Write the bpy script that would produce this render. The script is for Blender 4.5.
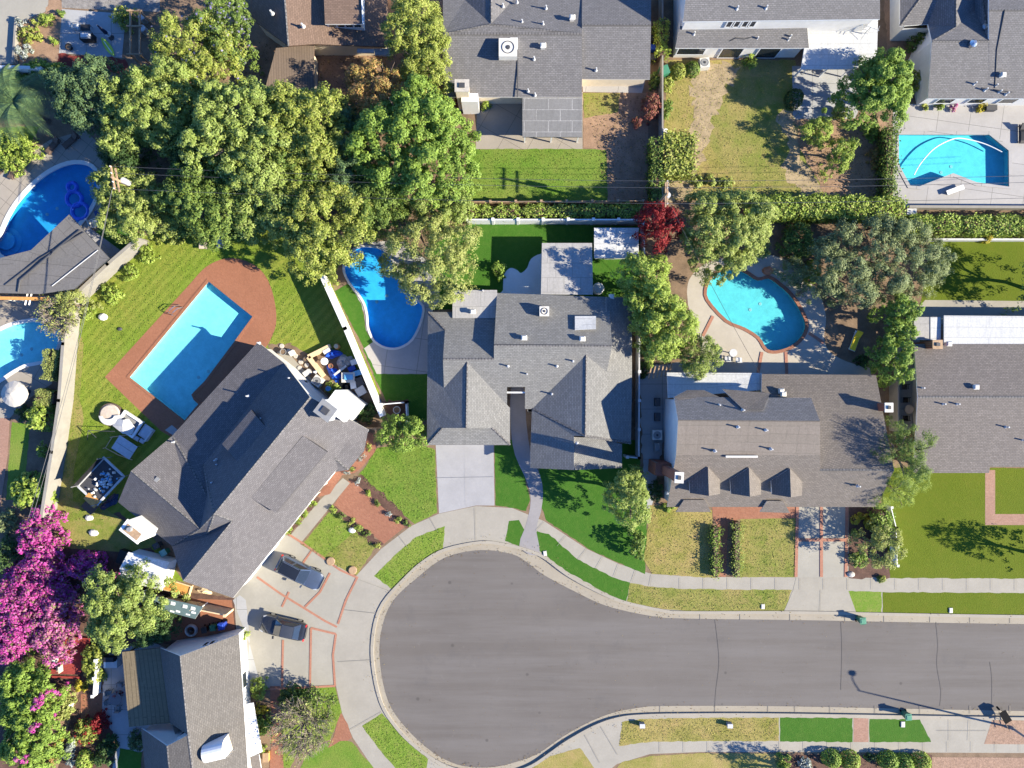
import bpy, math, random
import numpy as np
from mathutils import Vector, Matrix
from mathutils.geometry import delaunay_2d_cdt
R = math.radians
sc = bpy.context.scene
C = sc.collection
for o in list(bpy.data.objects): bpy.data.objects.remove(o)
# ------------------------------------------------------------------ camera, sky, sun, exposure
HC, S = 70.0, 0.1                      # drone height in metres, metres per pixel on the ground
SUN_EL, SUN_DIR = 27.0, (0.972, -0.233)   # towards the sun, seen on the ground plan
cam = bpy.data.cameras.new('camera'); cam_o = bpy.data.objects.new('camera', cam); C.objects.link(cam_o)
cam_o.location = (0, 0, HC); cam_o.rotation_euler = (0, 0, 0)
cam.sensor_width = 36.0; cam.lens = 36.0*HC/102.4; cam.clip_start = 0.5; cam.clip_end = 3000
sc.camera = cam_o
world = bpy.data.worlds.new('World'); sc.world = world; world.use_nodes = True
wn = world.node_tree; sky = wn.nodes.new('ShaderNodeTexSky'); sky.sky_type = 'NISHITA'; sky.sun_disc = False
sky.sun_elevation = R(SUN_EL); sky.sun_rotation = math.atan2(SUN_DIR[0], SUN_DIR[1])
sky.air_density = 1.0; sky.dust_density = 0.0; sky.ozone_density = 10.0; sky.altitude = 3500
bg = wn.nodes['Background']; bg.inputs['Strength'].default_value = 0.138
wn.links.new(sky.outputs[0], bg.inputs[0])
sun = bpy.data.lights.new('sun', 'SUN'); sun.energy = 5.0; sun.angle = R(0.5); sun.color = (1.0, 0.915, 0.735)
sun_o = bpy.data.objects.new('sun', sun); C.objects.link(sun_o); sun_o.location = (60, -15, 40)
ce = math.cos(R(SUN_EL))
sv = Vector((SUN_DIR[0]*ce, SUN_DIR[1]*ce, math.sin(R(SUN_EL))))
sun_o.rotation_euler = sv.to_track_quat('Z', 'Y').to_euler()
sc.view_settings.view_transform = 'Standard'; sc.view_settings.look = 'None'
sc.view_settings.exposure = 1.5; sc.view_settings.gamma = 1.0; sc.view_settings.use_curve_mapping = False
sc.render.engine = 'CYCLES'
sc.cycles.max_bounces = 6; sc.cycles.transparent_max_bounces = 12; sc.cycles.diffuse_bounces = 3
sc.cycles.caustics_reflective = False; sc.cycles.caustics_refractive = False
# ------------------------------------------------------------------ helpers
G0 = 0.12                              # lots stand one kerb height above the road
rng = np.random.default_rng(7); random.seed(7)
def W(px, py, z=0.0):
    f = (HC-z)/HC*S
    return Vector(((px-512)*f, (384-py)*f, z))
ORG = {}
def tag(o, label=None, cat=None, group=None, kind=None):
    if label: o['label'] = label
    if cat: o['category'] = cat
    if group: o['group'] = group
    if kind: o['kind'] = kind
    return o
def empty(name, label, cat, loc, rz=0.0, group=None):
    o = bpy.data.objects.new(name, None); C.objects.link(o); o.location = loc; o.rotation_euler = (0, 0, rz)
    o.empty_display_size = 0.3
    tag(o, label, cat, group); ORG[o.name] = (Vector(loc), rz)
    return o
def link(name, me, mat=None, parent=None, label=None):
    o = bpy.data.objects.new(name, me); C.objects.link(o)
    if mat: me.materials.append(mat)
    if parent: o.parent = parent; ORG[o.name] = ORG[parent.name]
    if label: o['label'] = label
    return o
def mesh(name, vs, fs, mat=None, parent=None, local=False, smooth=False, roofuv=False, label=None):
    me = bpy.data.meshes.new(name)
    if parent is not None and not local:
        org, rz = ORG[parent.name]; c, s = math.cos(-rz), math.sin(-rz); n = []
        for v in vs:
            x, y = v[0]-org[0], v[1]-org[1]; n.append((x*c-y*s, x*s+y*c, v[2]-org[2]))
        vs = n
    me.from_pydata([tuple(v) for v in vs], [], fs); me.validate(); me.update()
    if smooth: me.polygons.foreach_set('use_smooth', [True]*len(me.polygons))
    if roofuv:
        uv = me.uv_layers.new(name='UVMap').data
        for p in me.polygons:
            n = p.normal; h = Vector((0, 0, 1)).cross(n)
            if h.length < 1e-3: h = Vector((1, 0, 0))
            h.normalize(); d = n.cross(h)
            for li in p.loop_indices:
                co = me.vertices[me.loops[li].vertex_index].co
                uv[li].uv = (co.dot(h), co.dot(d))
    return link(name, me, mat, parent, label)
class MB:
    def __init__(s): s.v = []; s.f = []
    def add(s, vs, fs):
        n = len(s.v); s.v += [tuple(v) for v in vs]; s.f += [tuple(i+n for i in f) for f in fs]; return s
    def box(s, c, d, rz=0.0, taper=1.0, m=None):
        x, y, z = d[0]/2, d[1]/2, d[2]/2; co, si = math.cos(rz), math.sin(rz); vs = []
        for k, (sx, sy, sz) in enumerate(((-1,-1,-1),(1,-1,-1),(1,1,-1),(-1,1,-1),(-1,-1,1),(1,-1,1),(1,1,1),(-1,1,1))):
            t = taper if sz > 0 else 1.0
            a, b = sx*x*t, sy*y*t
            vs.append((c[0]+a*co-b*si, c[1]+a*si+b*co, c[2]+sz*z))
        return s.add(vs, [(0,3,2,1),(4,5,6,7),(0,1,5,4),(1,2,6,5),(2,3,7,6),(3,0,4,7)])
    def prism(s, poly, z0, z1):
        n = len(poly); vs = [(p[0], p[1], z0) for p in poly]+[(p[0], p[1], z1) for p in poly]
        a = sum(poly[i][0]*poly[(i+1) % n][1]-poly[(i+1) % n][0]*poly[i][1] for i in range(n))
        fs = [tuple(range(n))[::-1], tuple(range(n, 2*n))]+[(i, (i+1) % n, n+(i+1) % n, n+i) for i in range(n)]
        if a < 0: fs = [f[::-1] for f in fs]
        return s.add(vs, fs)
    def cyl(s, c, r0, r1, h, n=14, cap=True):
        vs = []
        for r, z in ((r0, 0), (r1, h)):
            vs += [(c[0]+r*math.cos(2*math.pi*i/n), c[1]+r*math.sin(2*math.pi*i/n), c[2]+z) for i in range(n)]
        fs = [(i, (i+1) % n, n+(i+1) % n, n+i) for i in range(n)]
        if cap: fs += [tuple(range(n))[::-1], tuple(range(n, 2*n))]
        return s.add(vs, fs)
    def lathe(s, c, prof, n=18):
        vs = []; m = len(prof)
        for r, z in prof: vs += [(c[0]+r*math.cos(2*math.pi*i/n), c[1]+r*math.sin(2*math.pi*i/n), c[2]+z) for i in range(n)]
        fs = [(k*n+i, k*n+(i+1) % n, (k+1)*n+(i+1) % n, (k+1)*n+i) for k in range(m-1) for i in range(n)]
        fs += [tuple(range(n))[::-1], tuple(range((m-1)*n, m*n))]
        return s.add(vs, fs)
    def tube(s, pts, r, n=6):
        pts = [Vector(p) for p in pts]; rs = r if isinstance(r, (list, tuple)) else [r]*len(pts); vs = []; k = len(pts)
        for i, p in enumerate(pts):
            d = (pts[min(i+1, k-1)]-pts[max(i-1, 0)]).normalized()
            a = d.cross(Vector((0, 0, 1)) if abs(d.z) < 0.9 else Vector((1, 0, 0))).normalized(); b = d.cross(a)
            vs += [p+(a*math.cos(2*math.pi*j/n)+b*math.sin(2*math.pi*j/n))*rs[i] for j in range(n)]
        fs = [(i*n+j, i*n+(j+1) % n, (i+1)*n+(j+1) % n, (i+1)*n+j) for i in range(k-1) for j in range(n)]
        fs += [tuple(range(n))[::-1], tuple(range((k-1)*n, k*n))]
        return s.add(vs, fs)
    def torus(s, c, R_, r, n=24, m=8):
        vs = [(c[0]+(R_+r*math.cos(b))*math.cos(a), c[1]+(R_+r*math.cos(b))*math.sin(a), c[2]+r*math.sin(b))
              for a in [2*math.pi*i/n for i in range(n)] for b in [2*math.pi*j/m for j in range(m)]]
        return s.add(vs, [(i*m+j, ((i+1) % n)*m+j, ((i+1) % n)*m+(j+1) % m, i*m+(j+1) % m) for i in range(n) for j in range(m)])
    def build(s, name, mat, parent=None, local=True, smooth=False, label=None):
        return mesh(name, s.v, s.f, mat, parent, local, smooth, label=label)
def smooth_poly(pts, k=6, closed=True):
    out = []; n = len(pts)
    for i in range(n if closed else n-1):
        g = (lambda j: pts[j % n]) if closed else (lambda j: pts[max(0, min(n-1, j))])
        p0, p1, p2, p3 = [np.array(g(i+d), float) for d in (-1, 0, 1, 2)]
        for t in np.linspace(0, 1, k, endpoint=False):
            out.append(tuple(0.5*((2*p1)+(p2-p0)*t+(2*p0-5*p1+4*p2-p3)*t*t+(3*p1-p0-3*p2+p3)*t**3)))
    if not closed: out.append(tuple(pts[-1]))
    return out
def inside(p, poly):
    x, y = p; r = False; n = len(poly); j = n-1
    for i in range(n):
        xi, yi = poly[i]; xj, yj = poly[j]
        if (yi > y) != (yj > y) and x < (xj-xi)*(y-yi)/(yj-yi)+xi: r = not r
        j = i
    return r
# ------------------------------------------------------------------ materials
MATS = {}
def nodes(name):
    m = bpy.data.materials.new(name); m.use_nodes = True; nt = m.node_tree
    b = nt.nodes['Principled BSDF']; return m, nt, b
def N(nt, t, **kw):
    n = nt.nodes.new(t)
    for k, v in kw.items():
        if k in n.inputs: n.inputs[k].default_value = v
        else: setattr(n, k, v)
    return n
def c4(c): return (c[0], c[1], c[2], 1.0)
def mixc(nt, fac, a, b, blend='MIX'):
    n = nt.nodes.new('ShaderNodeMix'); n.data_type = 'RGBA'; n.blend_type = blend
    for s, v in ((0, fac), (6, a), (7, b)):
        if hasattr(v, 'is_output'): nt.links.new(v, n.inputs[s])
        else: n.inputs[s].default_value = c4(v) if s else v
    return n.outputs[2]
def ramp(nt, val, stops):
    r = nt.nodes.new('ShaderNodeValToRGB'); e = r.color_ramp.elements
    while len(e) < len(stops): e.new(0.5)
    for i, (p, c) in enumerate(stops):
        e[i].position = p; e[i].color = c4(c) if isinstance(c, tuple) else (c, c, c, 1)
    nt.links.new(val, r.inputs[0]); return r.outputs[0]
def noise(nt, scale, detail=4, rough=0.6, vec=None):
    n = N(nt, 'ShaderNodeTexNoise', Scale=scale, Detail=detail, Roughness=rough)
    if vec: nt.links.new(vec, n.inputs['Vector'])
    return n.outputs['Fac']
def bump(nt, b, h, strength=0.4, dist=0.05):
    n = N(nt, 'ShaderNodeBump', Strength=strength, Distance=dist); nt.links.new(h, n.inputs['Height']); nt.links.new(n.outputs[0], b.inputs['Normal'])
def plain(name, col, rough=0.6, metal=0.0, var=0.12, scale=3.0, fine=0.0, spec=0.4, bmp=0.0, coat=0.0):
    if name in MATS: return MATS[name]
    m, nt, b = nodes(name); tc = N(nt, 'ShaderNodeTexCoord').outputs['Object']
    n = noise(nt, scale, 5, 0.65, tc)
    out = mixc(nt, ramp(nt, n, [(0.3, 0.0), (0.7, 1.0)]), tuple(c*(1-var) for c in col), tuple(min(1, c*(1+var)) for c in col))
    if fine:
        n2 = noise(nt, 9.0, 3, 0.7, tc); out = mixc(nt, ramp(nt, n2, [(0.3, 0.0), (0.75, fine)]), out, tuple(c*0.45 for c in col))
    nt.links.new(out, b.inputs['Base Color'])
    b.inputs['Roughness'].default_value = rough; b.inputs['Metallic'].default_value = metal
    b.inputs['Specular IOR Level'].default_value = spec
    if coat: b.inputs['Coat Weight'].default_value = coat; b.inputs['Coat Roughness'].default_value = 0.05
    if bmp: bump(nt, b, noise(nt, 12.0, 4, 0.7, tc), bmp, 0.03)
    MATS[name] = m; return m
def grass(name, a, b_, c, patch=0.12, stripes=None, fine=0.8, patchy=0.7):
    m, nt, b = nodes(name); tc = N(nt, 'ShaderNodeTexCoord').outputs['Object']
    n1 = noise(nt, patch, 6, 0.7, tc); n2 = noise(nt, 2.2, 5, 0.75, tc); n3 = noise(nt, 8.0, 3, 0.8, tc)
    col = mixc(nt, ramp(nt, n1, [(0.38, 0.0), (0.62, 1.0)]), a, b_)
    col = mixc(nt, ramp(nt, n2, [(0.45, 0.0), (0.75, 0.8)]), col, c)
    n4 = noise(nt, 0.55, 6, 0.75, tc); col = mixc(nt, ramp(nt, n4, [(0.50, 0.0), (0.72, patchy)]), col, tuple(x*f for x, f in zip(c, (1.25, 0.98, 1.5))))
    col = mixc(nt, ramp(nt, n4, [(0.30, patchy*0.6), (0.45, 0.0)]), col, tuple(x*0.65 for x in a))
    if stripes is not None:
        mp = N(nt, 'ShaderNodeMapping'); nt.links.new(tc, mp.inputs[0]); mp.inputs['Rotation'].default_value = (0, 0, R(stripes))
        w = N(nt, 'ShaderNodeTexWave', Scale=0.40, Distortion=1.2, Detail=2.0); w.inputs['Detail Scale'].default_value = 1.0
        nt.links.new(mp.outputs[0], w.inputs[0])
        col = mixc(nt, ramp(nt, w.outputs['Fac'], [(0.3, 0.0), (0.7, 0.36)]), col, tuple(x*0.55 for x in a))
    col = mixc(nt, ramp(nt, n3, [(0.4, 0.0), (0.7, fine*0.6)]), col, tuple(x*0.42 for x in a))
    nt.links.new(col, b.inputs['Base Color']); b.inputs['Roughness'].default_value = 0.9; b.inputs['Specular IOR Level'].default_value = 0.15
    bump(nt, b, n3, 0.7, 0.06); return m
def brick(name, a, b_, mortar, w=0.4, h=0.2, rz=0.0, ms=0.02, rough=0.85, uv=False, weather=0.35, off=0.5, dirt=None, wsc=0.35):
    m, nt, b = nodes(name); t = N(nt, 'ShaderNodeTexCoord').outputs['UV' if uv else 'Object']
    mp = N(nt, 'ShaderNodeMapping'); nt.links.new(t, mp.inputs[0]); mp.inputs['Rotation'].default_value = (0, 0, R(rz))
    k = N(nt, 'ShaderNodeTexBrick', offset=off); k.inputs['Scale'].default_value = 1.0
    k.inputs['Color1'].default_value = c4(a); k.inputs['Color2'].default_value = c4(b_); k.inputs['Mortar'].default_value = c4(mortar)
    k.inputs['Mortar Size'].default_value = ms; k.inputs['Brick Width'].default_value = w; k.inputs['Row Height'].default_value = h
    nt.links.new(mp.outputs[0], k.inputs[0])
    tc = N(nt, 'ShaderNodeTexCoord').outputs['Object']
    n1 = noise(nt, wsc, 5, 0.65, tc); n2 = noise(nt, 6.0, 4, 0.8, tc)
    if uv:
        ms_ = N(nt, 'ShaderNodeMapping'); nt.links.new(t, ms_.inputs[0]); ms_.inputs['Scale'].default_value = (2.6, 0.22, 1.0)
        st = ramp(nt, noise(nt, 1.0, 4, 0.7, ms_.outputs[0]), [(0.36, 0.32), (0.52, 0.0), (0.66, 0.0)])
        lt = ramp(nt, noise(nt, 1.3, 4, 0.7, ms_.outputs[0]), [(0.55, 0.0), (0.75, 0.3)])
        c0 = mixc(nt, lt, mixc(nt, st, k.outputs['Color'], tuple(x*0.55 for x in a)), tuple(min(1, x*1.3) for x in a))
    else: c0 = k.outputs['Color']
    col = mixc(nt, ramp(nt, n1, [(0.3, weather), (0.62, 0.0)]), c0, dirt or tuple(x*0.55 for x in a))
    col = mixc(nt, ramp(nt, n2, [(0.38, 0.45), (0.62, 0.0)]), col, tuple(x*0.55 for x in a))
    nt.links.new(col, b.inputs['Base Color']); b.inputs['Roughness'].default_value = rough; b.inputs['Specular IOR Level'].default_value = 0.25
    bump(nt, b, k.outputs['Fac'], 0.35, -0.02) if False else bump(nt, b, n2, 0.35, 0.03)
    return m
def shingle(name, col, warm=0.0):
    a = tuple(c*1.16 for c in col); b_ = tuple(c*0.80 for c in col)
    return brick(name, a, b_, tuple(c*0.45 for c in col), 0.32, 0.155, ms=0.018, uv=True, weather=0.3, dirt=tuple(c*0.72 for c in col), wsc=0.5)
def foliage(name, cols, trans=0.34, rough=0.6, clump=1.1):
    m, nt, b = nodes(name)
    g = N(nt, 'ShaderNodeNewGeometry'); tc = N(nt, 'ShaderNodeTexCoord').outputs['Object']
    k = len(cols); r = ramp(nt, g.outputs['Random Per Island'], [((i+0.5)/k, c) for i, c in enumerate(cols)])
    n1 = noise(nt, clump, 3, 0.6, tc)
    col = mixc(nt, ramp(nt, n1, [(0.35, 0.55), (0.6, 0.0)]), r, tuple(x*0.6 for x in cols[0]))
    nt.links.new(col, b.inputs['Base Color']); b.inputs['Roughness'].default_value = rough; b.inputs['Specular IOR Level'].default_value = 0.25
    t = N(nt, 'ShaderNodeBsdfTranslucent'); nt.links.new(col, t.inputs[0])
    mx = N(nt, 'ShaderNodeMixShader'); mx.inputs[0].default_value = trans
    nt.links.new(b.outputs[0], mx.inputs[1]); nt.links.new(t.outputs[0], mx.inputs[2])
    nt.links.new(mx.outputs[0], nt.nodes['Material Output'].inputs[0]); return m
def water(name, tint, ripple=0.5):
    m, nt, b = nodes(name); tc = N(nt, 'ShaderNodeTexCoord').outputs['Object']
    tr = N(nt, 'ShaderNodeBsdfTransparent'); tr.inputs[0].default_value = c4(tint)
    gl = N(nt, 'ShaderNodeBsdfGlossy', Roughness=0.03); fr = N(nt, 'ShaderNodeFresnel', IOR=1.33)
    bp = N(nt, 'ShaderNodeBump', Strength=ripple, Distance=0.05); nt.links.new(noise(nt, 1.6, 3, 0.6, tc), bp.inputs['Height'])
    for n in (gl, fr): nt.links.new(bp.outputs[0], n.inputs['Normal'])
    ge = N(nt, 'ShaderNodeNewGeometry'); mt = N(nt, 'ShaderNodeMath', operation='SUBTRACT', use_clamp=True)
    nt.links.new(fr.outputs[0], mt.inputs[0]); nt.links.new(ge.outputs['Backfacing'], mt.inputs[1])
    mx = N(nt, 'ShaderNodeMixShader'); nt.links.new(mt.outputs[0], mx.inputs[0]); nt.links.new(tr.outputs[0], mx.inputs[1]); nt.links.new(gl.outputs[0], mx.inputs[2])
    nt.links.new(mx.outputs[0], nt.nodes['Material Output'].inputs[0]); return m
def concrete(name, col, joint=None, rz=0.0, stain=0.55):
    m, nt, b = nodes(name); tc = N(nt, 'ShaderNodeTexCoord').outputs['Object']
    n1 = noise(nt, 0.35, 6, 0.7, tc); n2 = noise(nt, 5.0, 5, 0.75, tc)
    o = mixc(nt, ramp(nt, n1, [(0.35, stain), (0.65, 0.0)]), col, tuple(x*0.72 for x in col))
    o = mixc(nt, ramp(nt, n2, [(0.35, 0.35), (0.65, 0.0)]), o, tuple(x*0.75 for x in col))
    if joint:
        mp = N(nt, 'ShaderNodeMapping'); nt.links.new(tc, mp.inputs[0]); mp.inputs['Rotation'].default_value = (0, 0, R(rz))
        k = N(nt, 'ShaderNodeTexBrick', offset=0.0); k.inputs['Scale'].default_value = 1.0
        for i, c in (('Color1', 0.0), ('Color2', 0.08), ('Mortar', 1.0)): k.inputs[i].default_value = (c, c, c, 1)
        k.inputs['Mortar Size'].default_value = 0.022; k.inputs['Brick Width'].default_value = joint[0]; k.inputs['Row Height'].default_value = joint[1]
        nt.links.new(mp.outputs[0], k.inputs[0]); o = mixc(nt, k.outputs['Color'], o, tuple(x*0.42 for x in col))
    nt.links.new(o, b.inputs['Base Color']); b.inputs['Roughness'].default_value = 0.85; b.inputs['Specular IOR Level'].default_value = 0.3
    bump(nt, b, n2, 0.15, 0.02); return m
M = dict(
    soil=plain('soil', (0.20, 0.135, 0.085), 0.95, var=0.35, scale=0.8, fine=0.6, bmp=0.6),
    dirt=plain('dirt', (0.30, 0.19, 0.12), 0.95, var=0.3, scale=0.7, fine=0.55, bmp=0.5),
    mulch=plain('mulch', (0.115, 0.062, 0.045), 0.95, var=0.4, scale=1.5, fine=0.7, bmp=0.7),
    redmulch=plain('red_mulch', (0.20, 0.035, 0.025), 0.95, var=0.4, scale=1.5, fine=0.7, bmp=0.7),
    gravel=plain('tan_gravel', (0.328, 0.211, 0.148), 0.95, var=0.3, scale=5.0, fine=0.7, bmp=0.9),
    greygravel=plain('grey_gravel', (0.25, 0.23, 0.21), 0.95, var=0.35, scale=4.0, fine=0.7, bmp=0.9),
    lawn_mow=grass('mown_lawn', (0.15, 0.235, 0.022), (0.25, 0.25, 0.045), (0.20, 0.27, 0.035), 0.09, stripes=43),
    lawn_front=grass('front_lawn', (0.135, 0.225, 0.026), (0.19, 0.24, 0.04), (0.20, 0.24, 0.05), 0.12),
    lawn_turf=grass('vivid_turf', (0.040, 0.118, 0.012), (0.048, 0.13, 0.014), (0.07, 0.145, 0.02), 0.2, fine=0.5, patchy=0.25),
    lawn_olive=grass('olive_turf', (0.088, 0.122, 0.006), (0.098, 0.13, 0.008), (0.108, 0.132, 0.010), 0.2, fine=0.35, patchy=0.25),
    lawn_dry=grass('dry_lawn', (0.155, 0.195, 0.032), (0.29, 0.235, 0.085), (0.235, 0.225, 0.06), 0.25, patchy=0.9),
    lawn_straw=grass('straw_lawn', (0.20, 0.20, 0.042), (0.34, 0.265, 0.10), (0.28, 0.24, 0.075), 0.3, patchy=0.9),
    lawn_green=grass('green_lawn', (0.100, 0.20, 0.020), (0.20, 0.23, 0.05), (0.15, 0.22, 0.03), 0.10),
    asphalt=None,
    conc=concrete('concrete', (0.311, 0.286, 0.239), (99, 99)),
    walk=concrete('sidewalk_concrete', (0.316, 0.291, 0.246)),
    gutter=concrete('gutter_concrete', (0.311, 0.273, 0.214), stain=0.5),
    kerb=concrete('kerb_concrete', (0.328, 0.294, 0.239)),
    drive_white=concrete('white_driveway', (0.320, 0.314, 0.320)),
    drive_warm=concrete('warm_driveway', (0.323, 0.302, 0.256), (99, 99)),
    slab=concrete('grey_slab', (0.36, 0.36, 0.36), (2.5, 2.5), 0),
    pooldeck=concrete('pool_deck_concrete', (0.318, 0.280, 0.232), (2.6, 2.6), 30),
    beige_deck=concrete('beige_pool_deck', (0.41, 0.365, 0.30)),
    pooldeck_pale=concrete('pale_pool_deck', (0.361, 0.344, 0.331), (3.2, 3.2), 8),
    patio_white=concrete('white_patio', (0.70, 0.70, 0.69)),
    path_grey=concrete('grey_path', (0.26, 0.245, 0.245)),
    stoneflag=concrete('flagstones', (0.327, 0.288, 0.241), (1.5, 1.2), 38),
    brick_deck=brick('brick_deck', (0.335, 0.140, 0.077), (0.291, 0.115, 0.062), (0.260, 0.130, 0.081), 0.22, 0.11, 52, 0.012),
    brick_path=brick('brick_path', (0.331, 0.144, 0.086), (0.259, 0.101, 0.061), (0.259, 0.144, 0.101), 0.24, 0.12, 45, 0.014),
    brick_band=brick('brick_band', (0.42, 0.19, 0.12), (0.36, 0.15, 0.10), (0.33, 0.2, 0.15), 0.24, 0.12, 0, 0.012),
    brick_pink=brick('brick_pink', (0.359, 0.211, 0.156), (0.296, 0.164, 0.117), (0.265, 0.172, 0.133), 0.24, 0.12, 0, 0.012),
    brick_wall=brick('brick_wall', (0.30, 0.095, 0.055), (0.24, 0.075, 0.045), (0.25, 0.17, 0.13), 0.24, 0.09, 0, 0.012),
    red_wood=brick('red_deck_boards', (0.33, 0.055, 0.045), (0.27, 0.045, 0.04), (0.08, 0.02, 0.02), 4.0, 0.16, 12, 0.012),
    r_main=shingle('grey_shingle', (0.205, 0.200, 0.190)),
    r_left=shingle('mauve_grey_shingle', (0.138, 0.128, 0.130)),
    r_brown=shingle('brown_grey_shingle', (0.172, 0.148, 0.128)),
    r_far=shingle('taupe_shingle', (0.176, 0.154, 0.141)),
    r_top=shingle('cool_grey_shingle', (0.167, 0.160, 0.160)),
    r_tan=shingle('tan_shingle', (0.135, 0.123, 0.112)),
    r_dark=shingle('dark_brown_shingle', (0.20, 0.135, 0.10)),
    ridge=brick('ridge_caps', (0.175,0.165,0.16), (0.13,0.123,0.12), (0.05,0.048,0.047), 0.3, 0.3, 0, 0.035, weather=0.2),
    roof_lines=brick('brown_lined_roof', (0.20,0.15,0.115), (0.175,0.13,0.10), (0.09,0.07,0.055), 30.0, 0.25, uv=False, rz=90, ms=0.02, weather=0.3),
    roll=brick('roll_roofing', (0.200, 0.170, 0.145), (0.183, 0.157, 0.132), (0.128, 0.111, 0.093), 9.0, 0.9, uv=True, ms=0.02, weather=0.2),
    membrane=brick('grey_membrane_roof', (0.165, 0.155, 0.148), (0.155, 0.147, 0.14), (0.09, 0.085, 0.08), 30.0, 1.1, 0, 0.03, uv=True, weather=0.25),
    panel_white=brick('white_roof_panels', (0.53, 0.53, 0.52), (0.50, 0.50, 0.49), (0.34, 0.34, 0.34), 60.0, 1.0, uv=True, ms=0.03, weather=0.15),
    panel_grey=brick('grey_roof_panels', (0.38, 0.365, 0.345), (0.345, 0.33, 0.315), (0.24, 0.23, 0.22), 1.6, 1.4, uv=True, ms=0.03, weather=0.35),
    panel_solar=brick('grey_lattice_cover', (0.20, 0.195, 0.19), (0.18, 0.177, 0.173), (0.36, 0.35, 0.34), 2.3, 1.05, uv=True, ms=0.03, weather=0.2, off=0.5),
    panel_brown=brick('brown_ribbed_cover', (0.21, 0.165, 0.10), (0.19, 0.15, 0.095), (0.09, 0.07, 0.045), 40.0, 0.42, uv=True, ms=0.035, weather=0.2),
    stucco=plain('white_stucco', (0.60, 0.585, 0.55), 0.85, var=0.06, scale=2, bmp=0.2),
    stucco_cream=plain('cream_stucco', (0.62, 0.53, 0.40), 0.85, var=0.08, scale=2, bmp=0.2),
    white=plain('white_paint', (0.68, 0.68, 0.665), 0.5, var=0.05),
    offwhite=plain('offwhite_paint', (0.55, 0.525, 0.475), 0.6, var=0.08),
    blockwall=plain('block_wall', (0.235, 0.218, 0.19), 0.9, var=0.10, scale=1.2, bmp=0.3),
    glass=plain('window_glass', (0.02, 0.025, 0.03), 0.08, var=0.1, spec=0.8),
    black=plain('black_plastic', (0.012, 0.012, 0.014), 0.5),
    rubber=plain('rubber', (0.012, 0.012, 0.012), 0.9, spec=0.05),
    dark=plain('dark_grey', (0.05, 0.05, 0.055), 0.6),
    grey=plain('mid_grey', (0.22, 0.22, 0.22), 0.6),
    lightgrey=plain('light_grey', (0.45, 0.45, 0.45), 0.55),
    steel=plain('steel', (0.50, 0.51, 0.52), 0.3, 0.9),
    galv=plain('galvanised_metal', (0.45, 0.46, 0.46), 0.45, 0.6),
    binG=plain('bin_green', (0.03, 0.14, 0.075), 0.45), binB=plain('bin_blue', (0.015, 0.05, 0.30), 0.45), binK=plain('bin_black', (0.02, 0.02, 0.022), 0.45),
    lidG=plain('bin_lid_green', (0.055, 0.20, 0.125), 0.45), lidT=plain('bin_lid_teal', (0.16, 0.34, 0.32), 0.5),
    wood=plain('weathered_wood', (0.33, 0.22, 0.13), 0.8, var=0.25, scale=4),
    pinewood=plain('new_timber', (0.60, 0.45, 0.27), 0.75, var=0.15, scale=4),
    orange=plain('orange_timber', (0.55, 0.26, 0.07), 0.7, var=0.2, scale=4),
    darkwood=plain('dark_wood', (0.10, 0.06, 0.04), 0.8, var=0.25, scale=4),
    cushion=plain('beige_cushion', (0.48, 0.40, 0.32), 0.9), cushion_w=plain('white_cushion', (0.52, 0.51, 0.485), 0.9), canvas=plain('cream_canvas', (0.40, 0.375, 0.335), 0.9), lens=plain('lamp_lens', (0.35, 0.36, 0.38), 0.15),
    cushion_g=plain('grey_cushion', (0.42, 0.43, 0.46), 0.9), wicker=plain('brown_wicker', (0.12, 0.08, 0.06), 0.85, fine=0.5),
    tarp=plain('blue_tarp', (0.02, 0.10, 0.55), 0.5, var=0.3, scale=2), tarp2=plain('pale_blue_plastic', (0.12, 0.36, 0.62), 0.5, var=0.2),
    yellow=plain('yellow_fabric', (0.80, 0.56, 0.03), 0.8), lime=plain('lime_plastic', (0.42, 0.55, 0.06), 0.5), red=plain('red_paint', (0.5, 0.03, 0.03), 0.6),
    bark=plain('bark', (0.13, 0.095, 0.07), 0.95, var=0.3, scale=4, bmp=0.7), barkpale=plain('pale_bark', (0.36, 0.31, 0.26), 0.95, var=0.25, scale=4, bmp=0.6),
    terracotta=plain('terracotta', (0.42, 0.17, 0.09), 0.8), stone=plain('stone', (0.40, 0.37, 0.33), 0.9, var=0.2, scale=3, bmp=0.5),
    crack=plain('tar_crack', (0.088, 0.081, 0.075), 0.9), joint=plain('joint_line', (0.19, 0.175, 0.15), 0.9), joint2=plain('faint_joint', (0.275, 0.27, 0.268), 0.9), drydirt=plain('dry_dirt', (0.34, 0.26, 0.155), 0.95, var=0.3, scale=0.9, fine=0.5, bmp=0.5), twigwood=plain('grey_twigs', (0.24, 0.20, 0.155), 0.95, var=0.3, scale=4), tile_blue=plain('pool_tile', (0.05, 0.14, 0.28), 0.2, var=0.3, scale=6), spa=plain('spa_plaster', (0.10, 0.36, 0.36), 0.5), teal=plain('teal_sheet', (0.11, 0.16, 0.165), 0.5),
)
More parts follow.
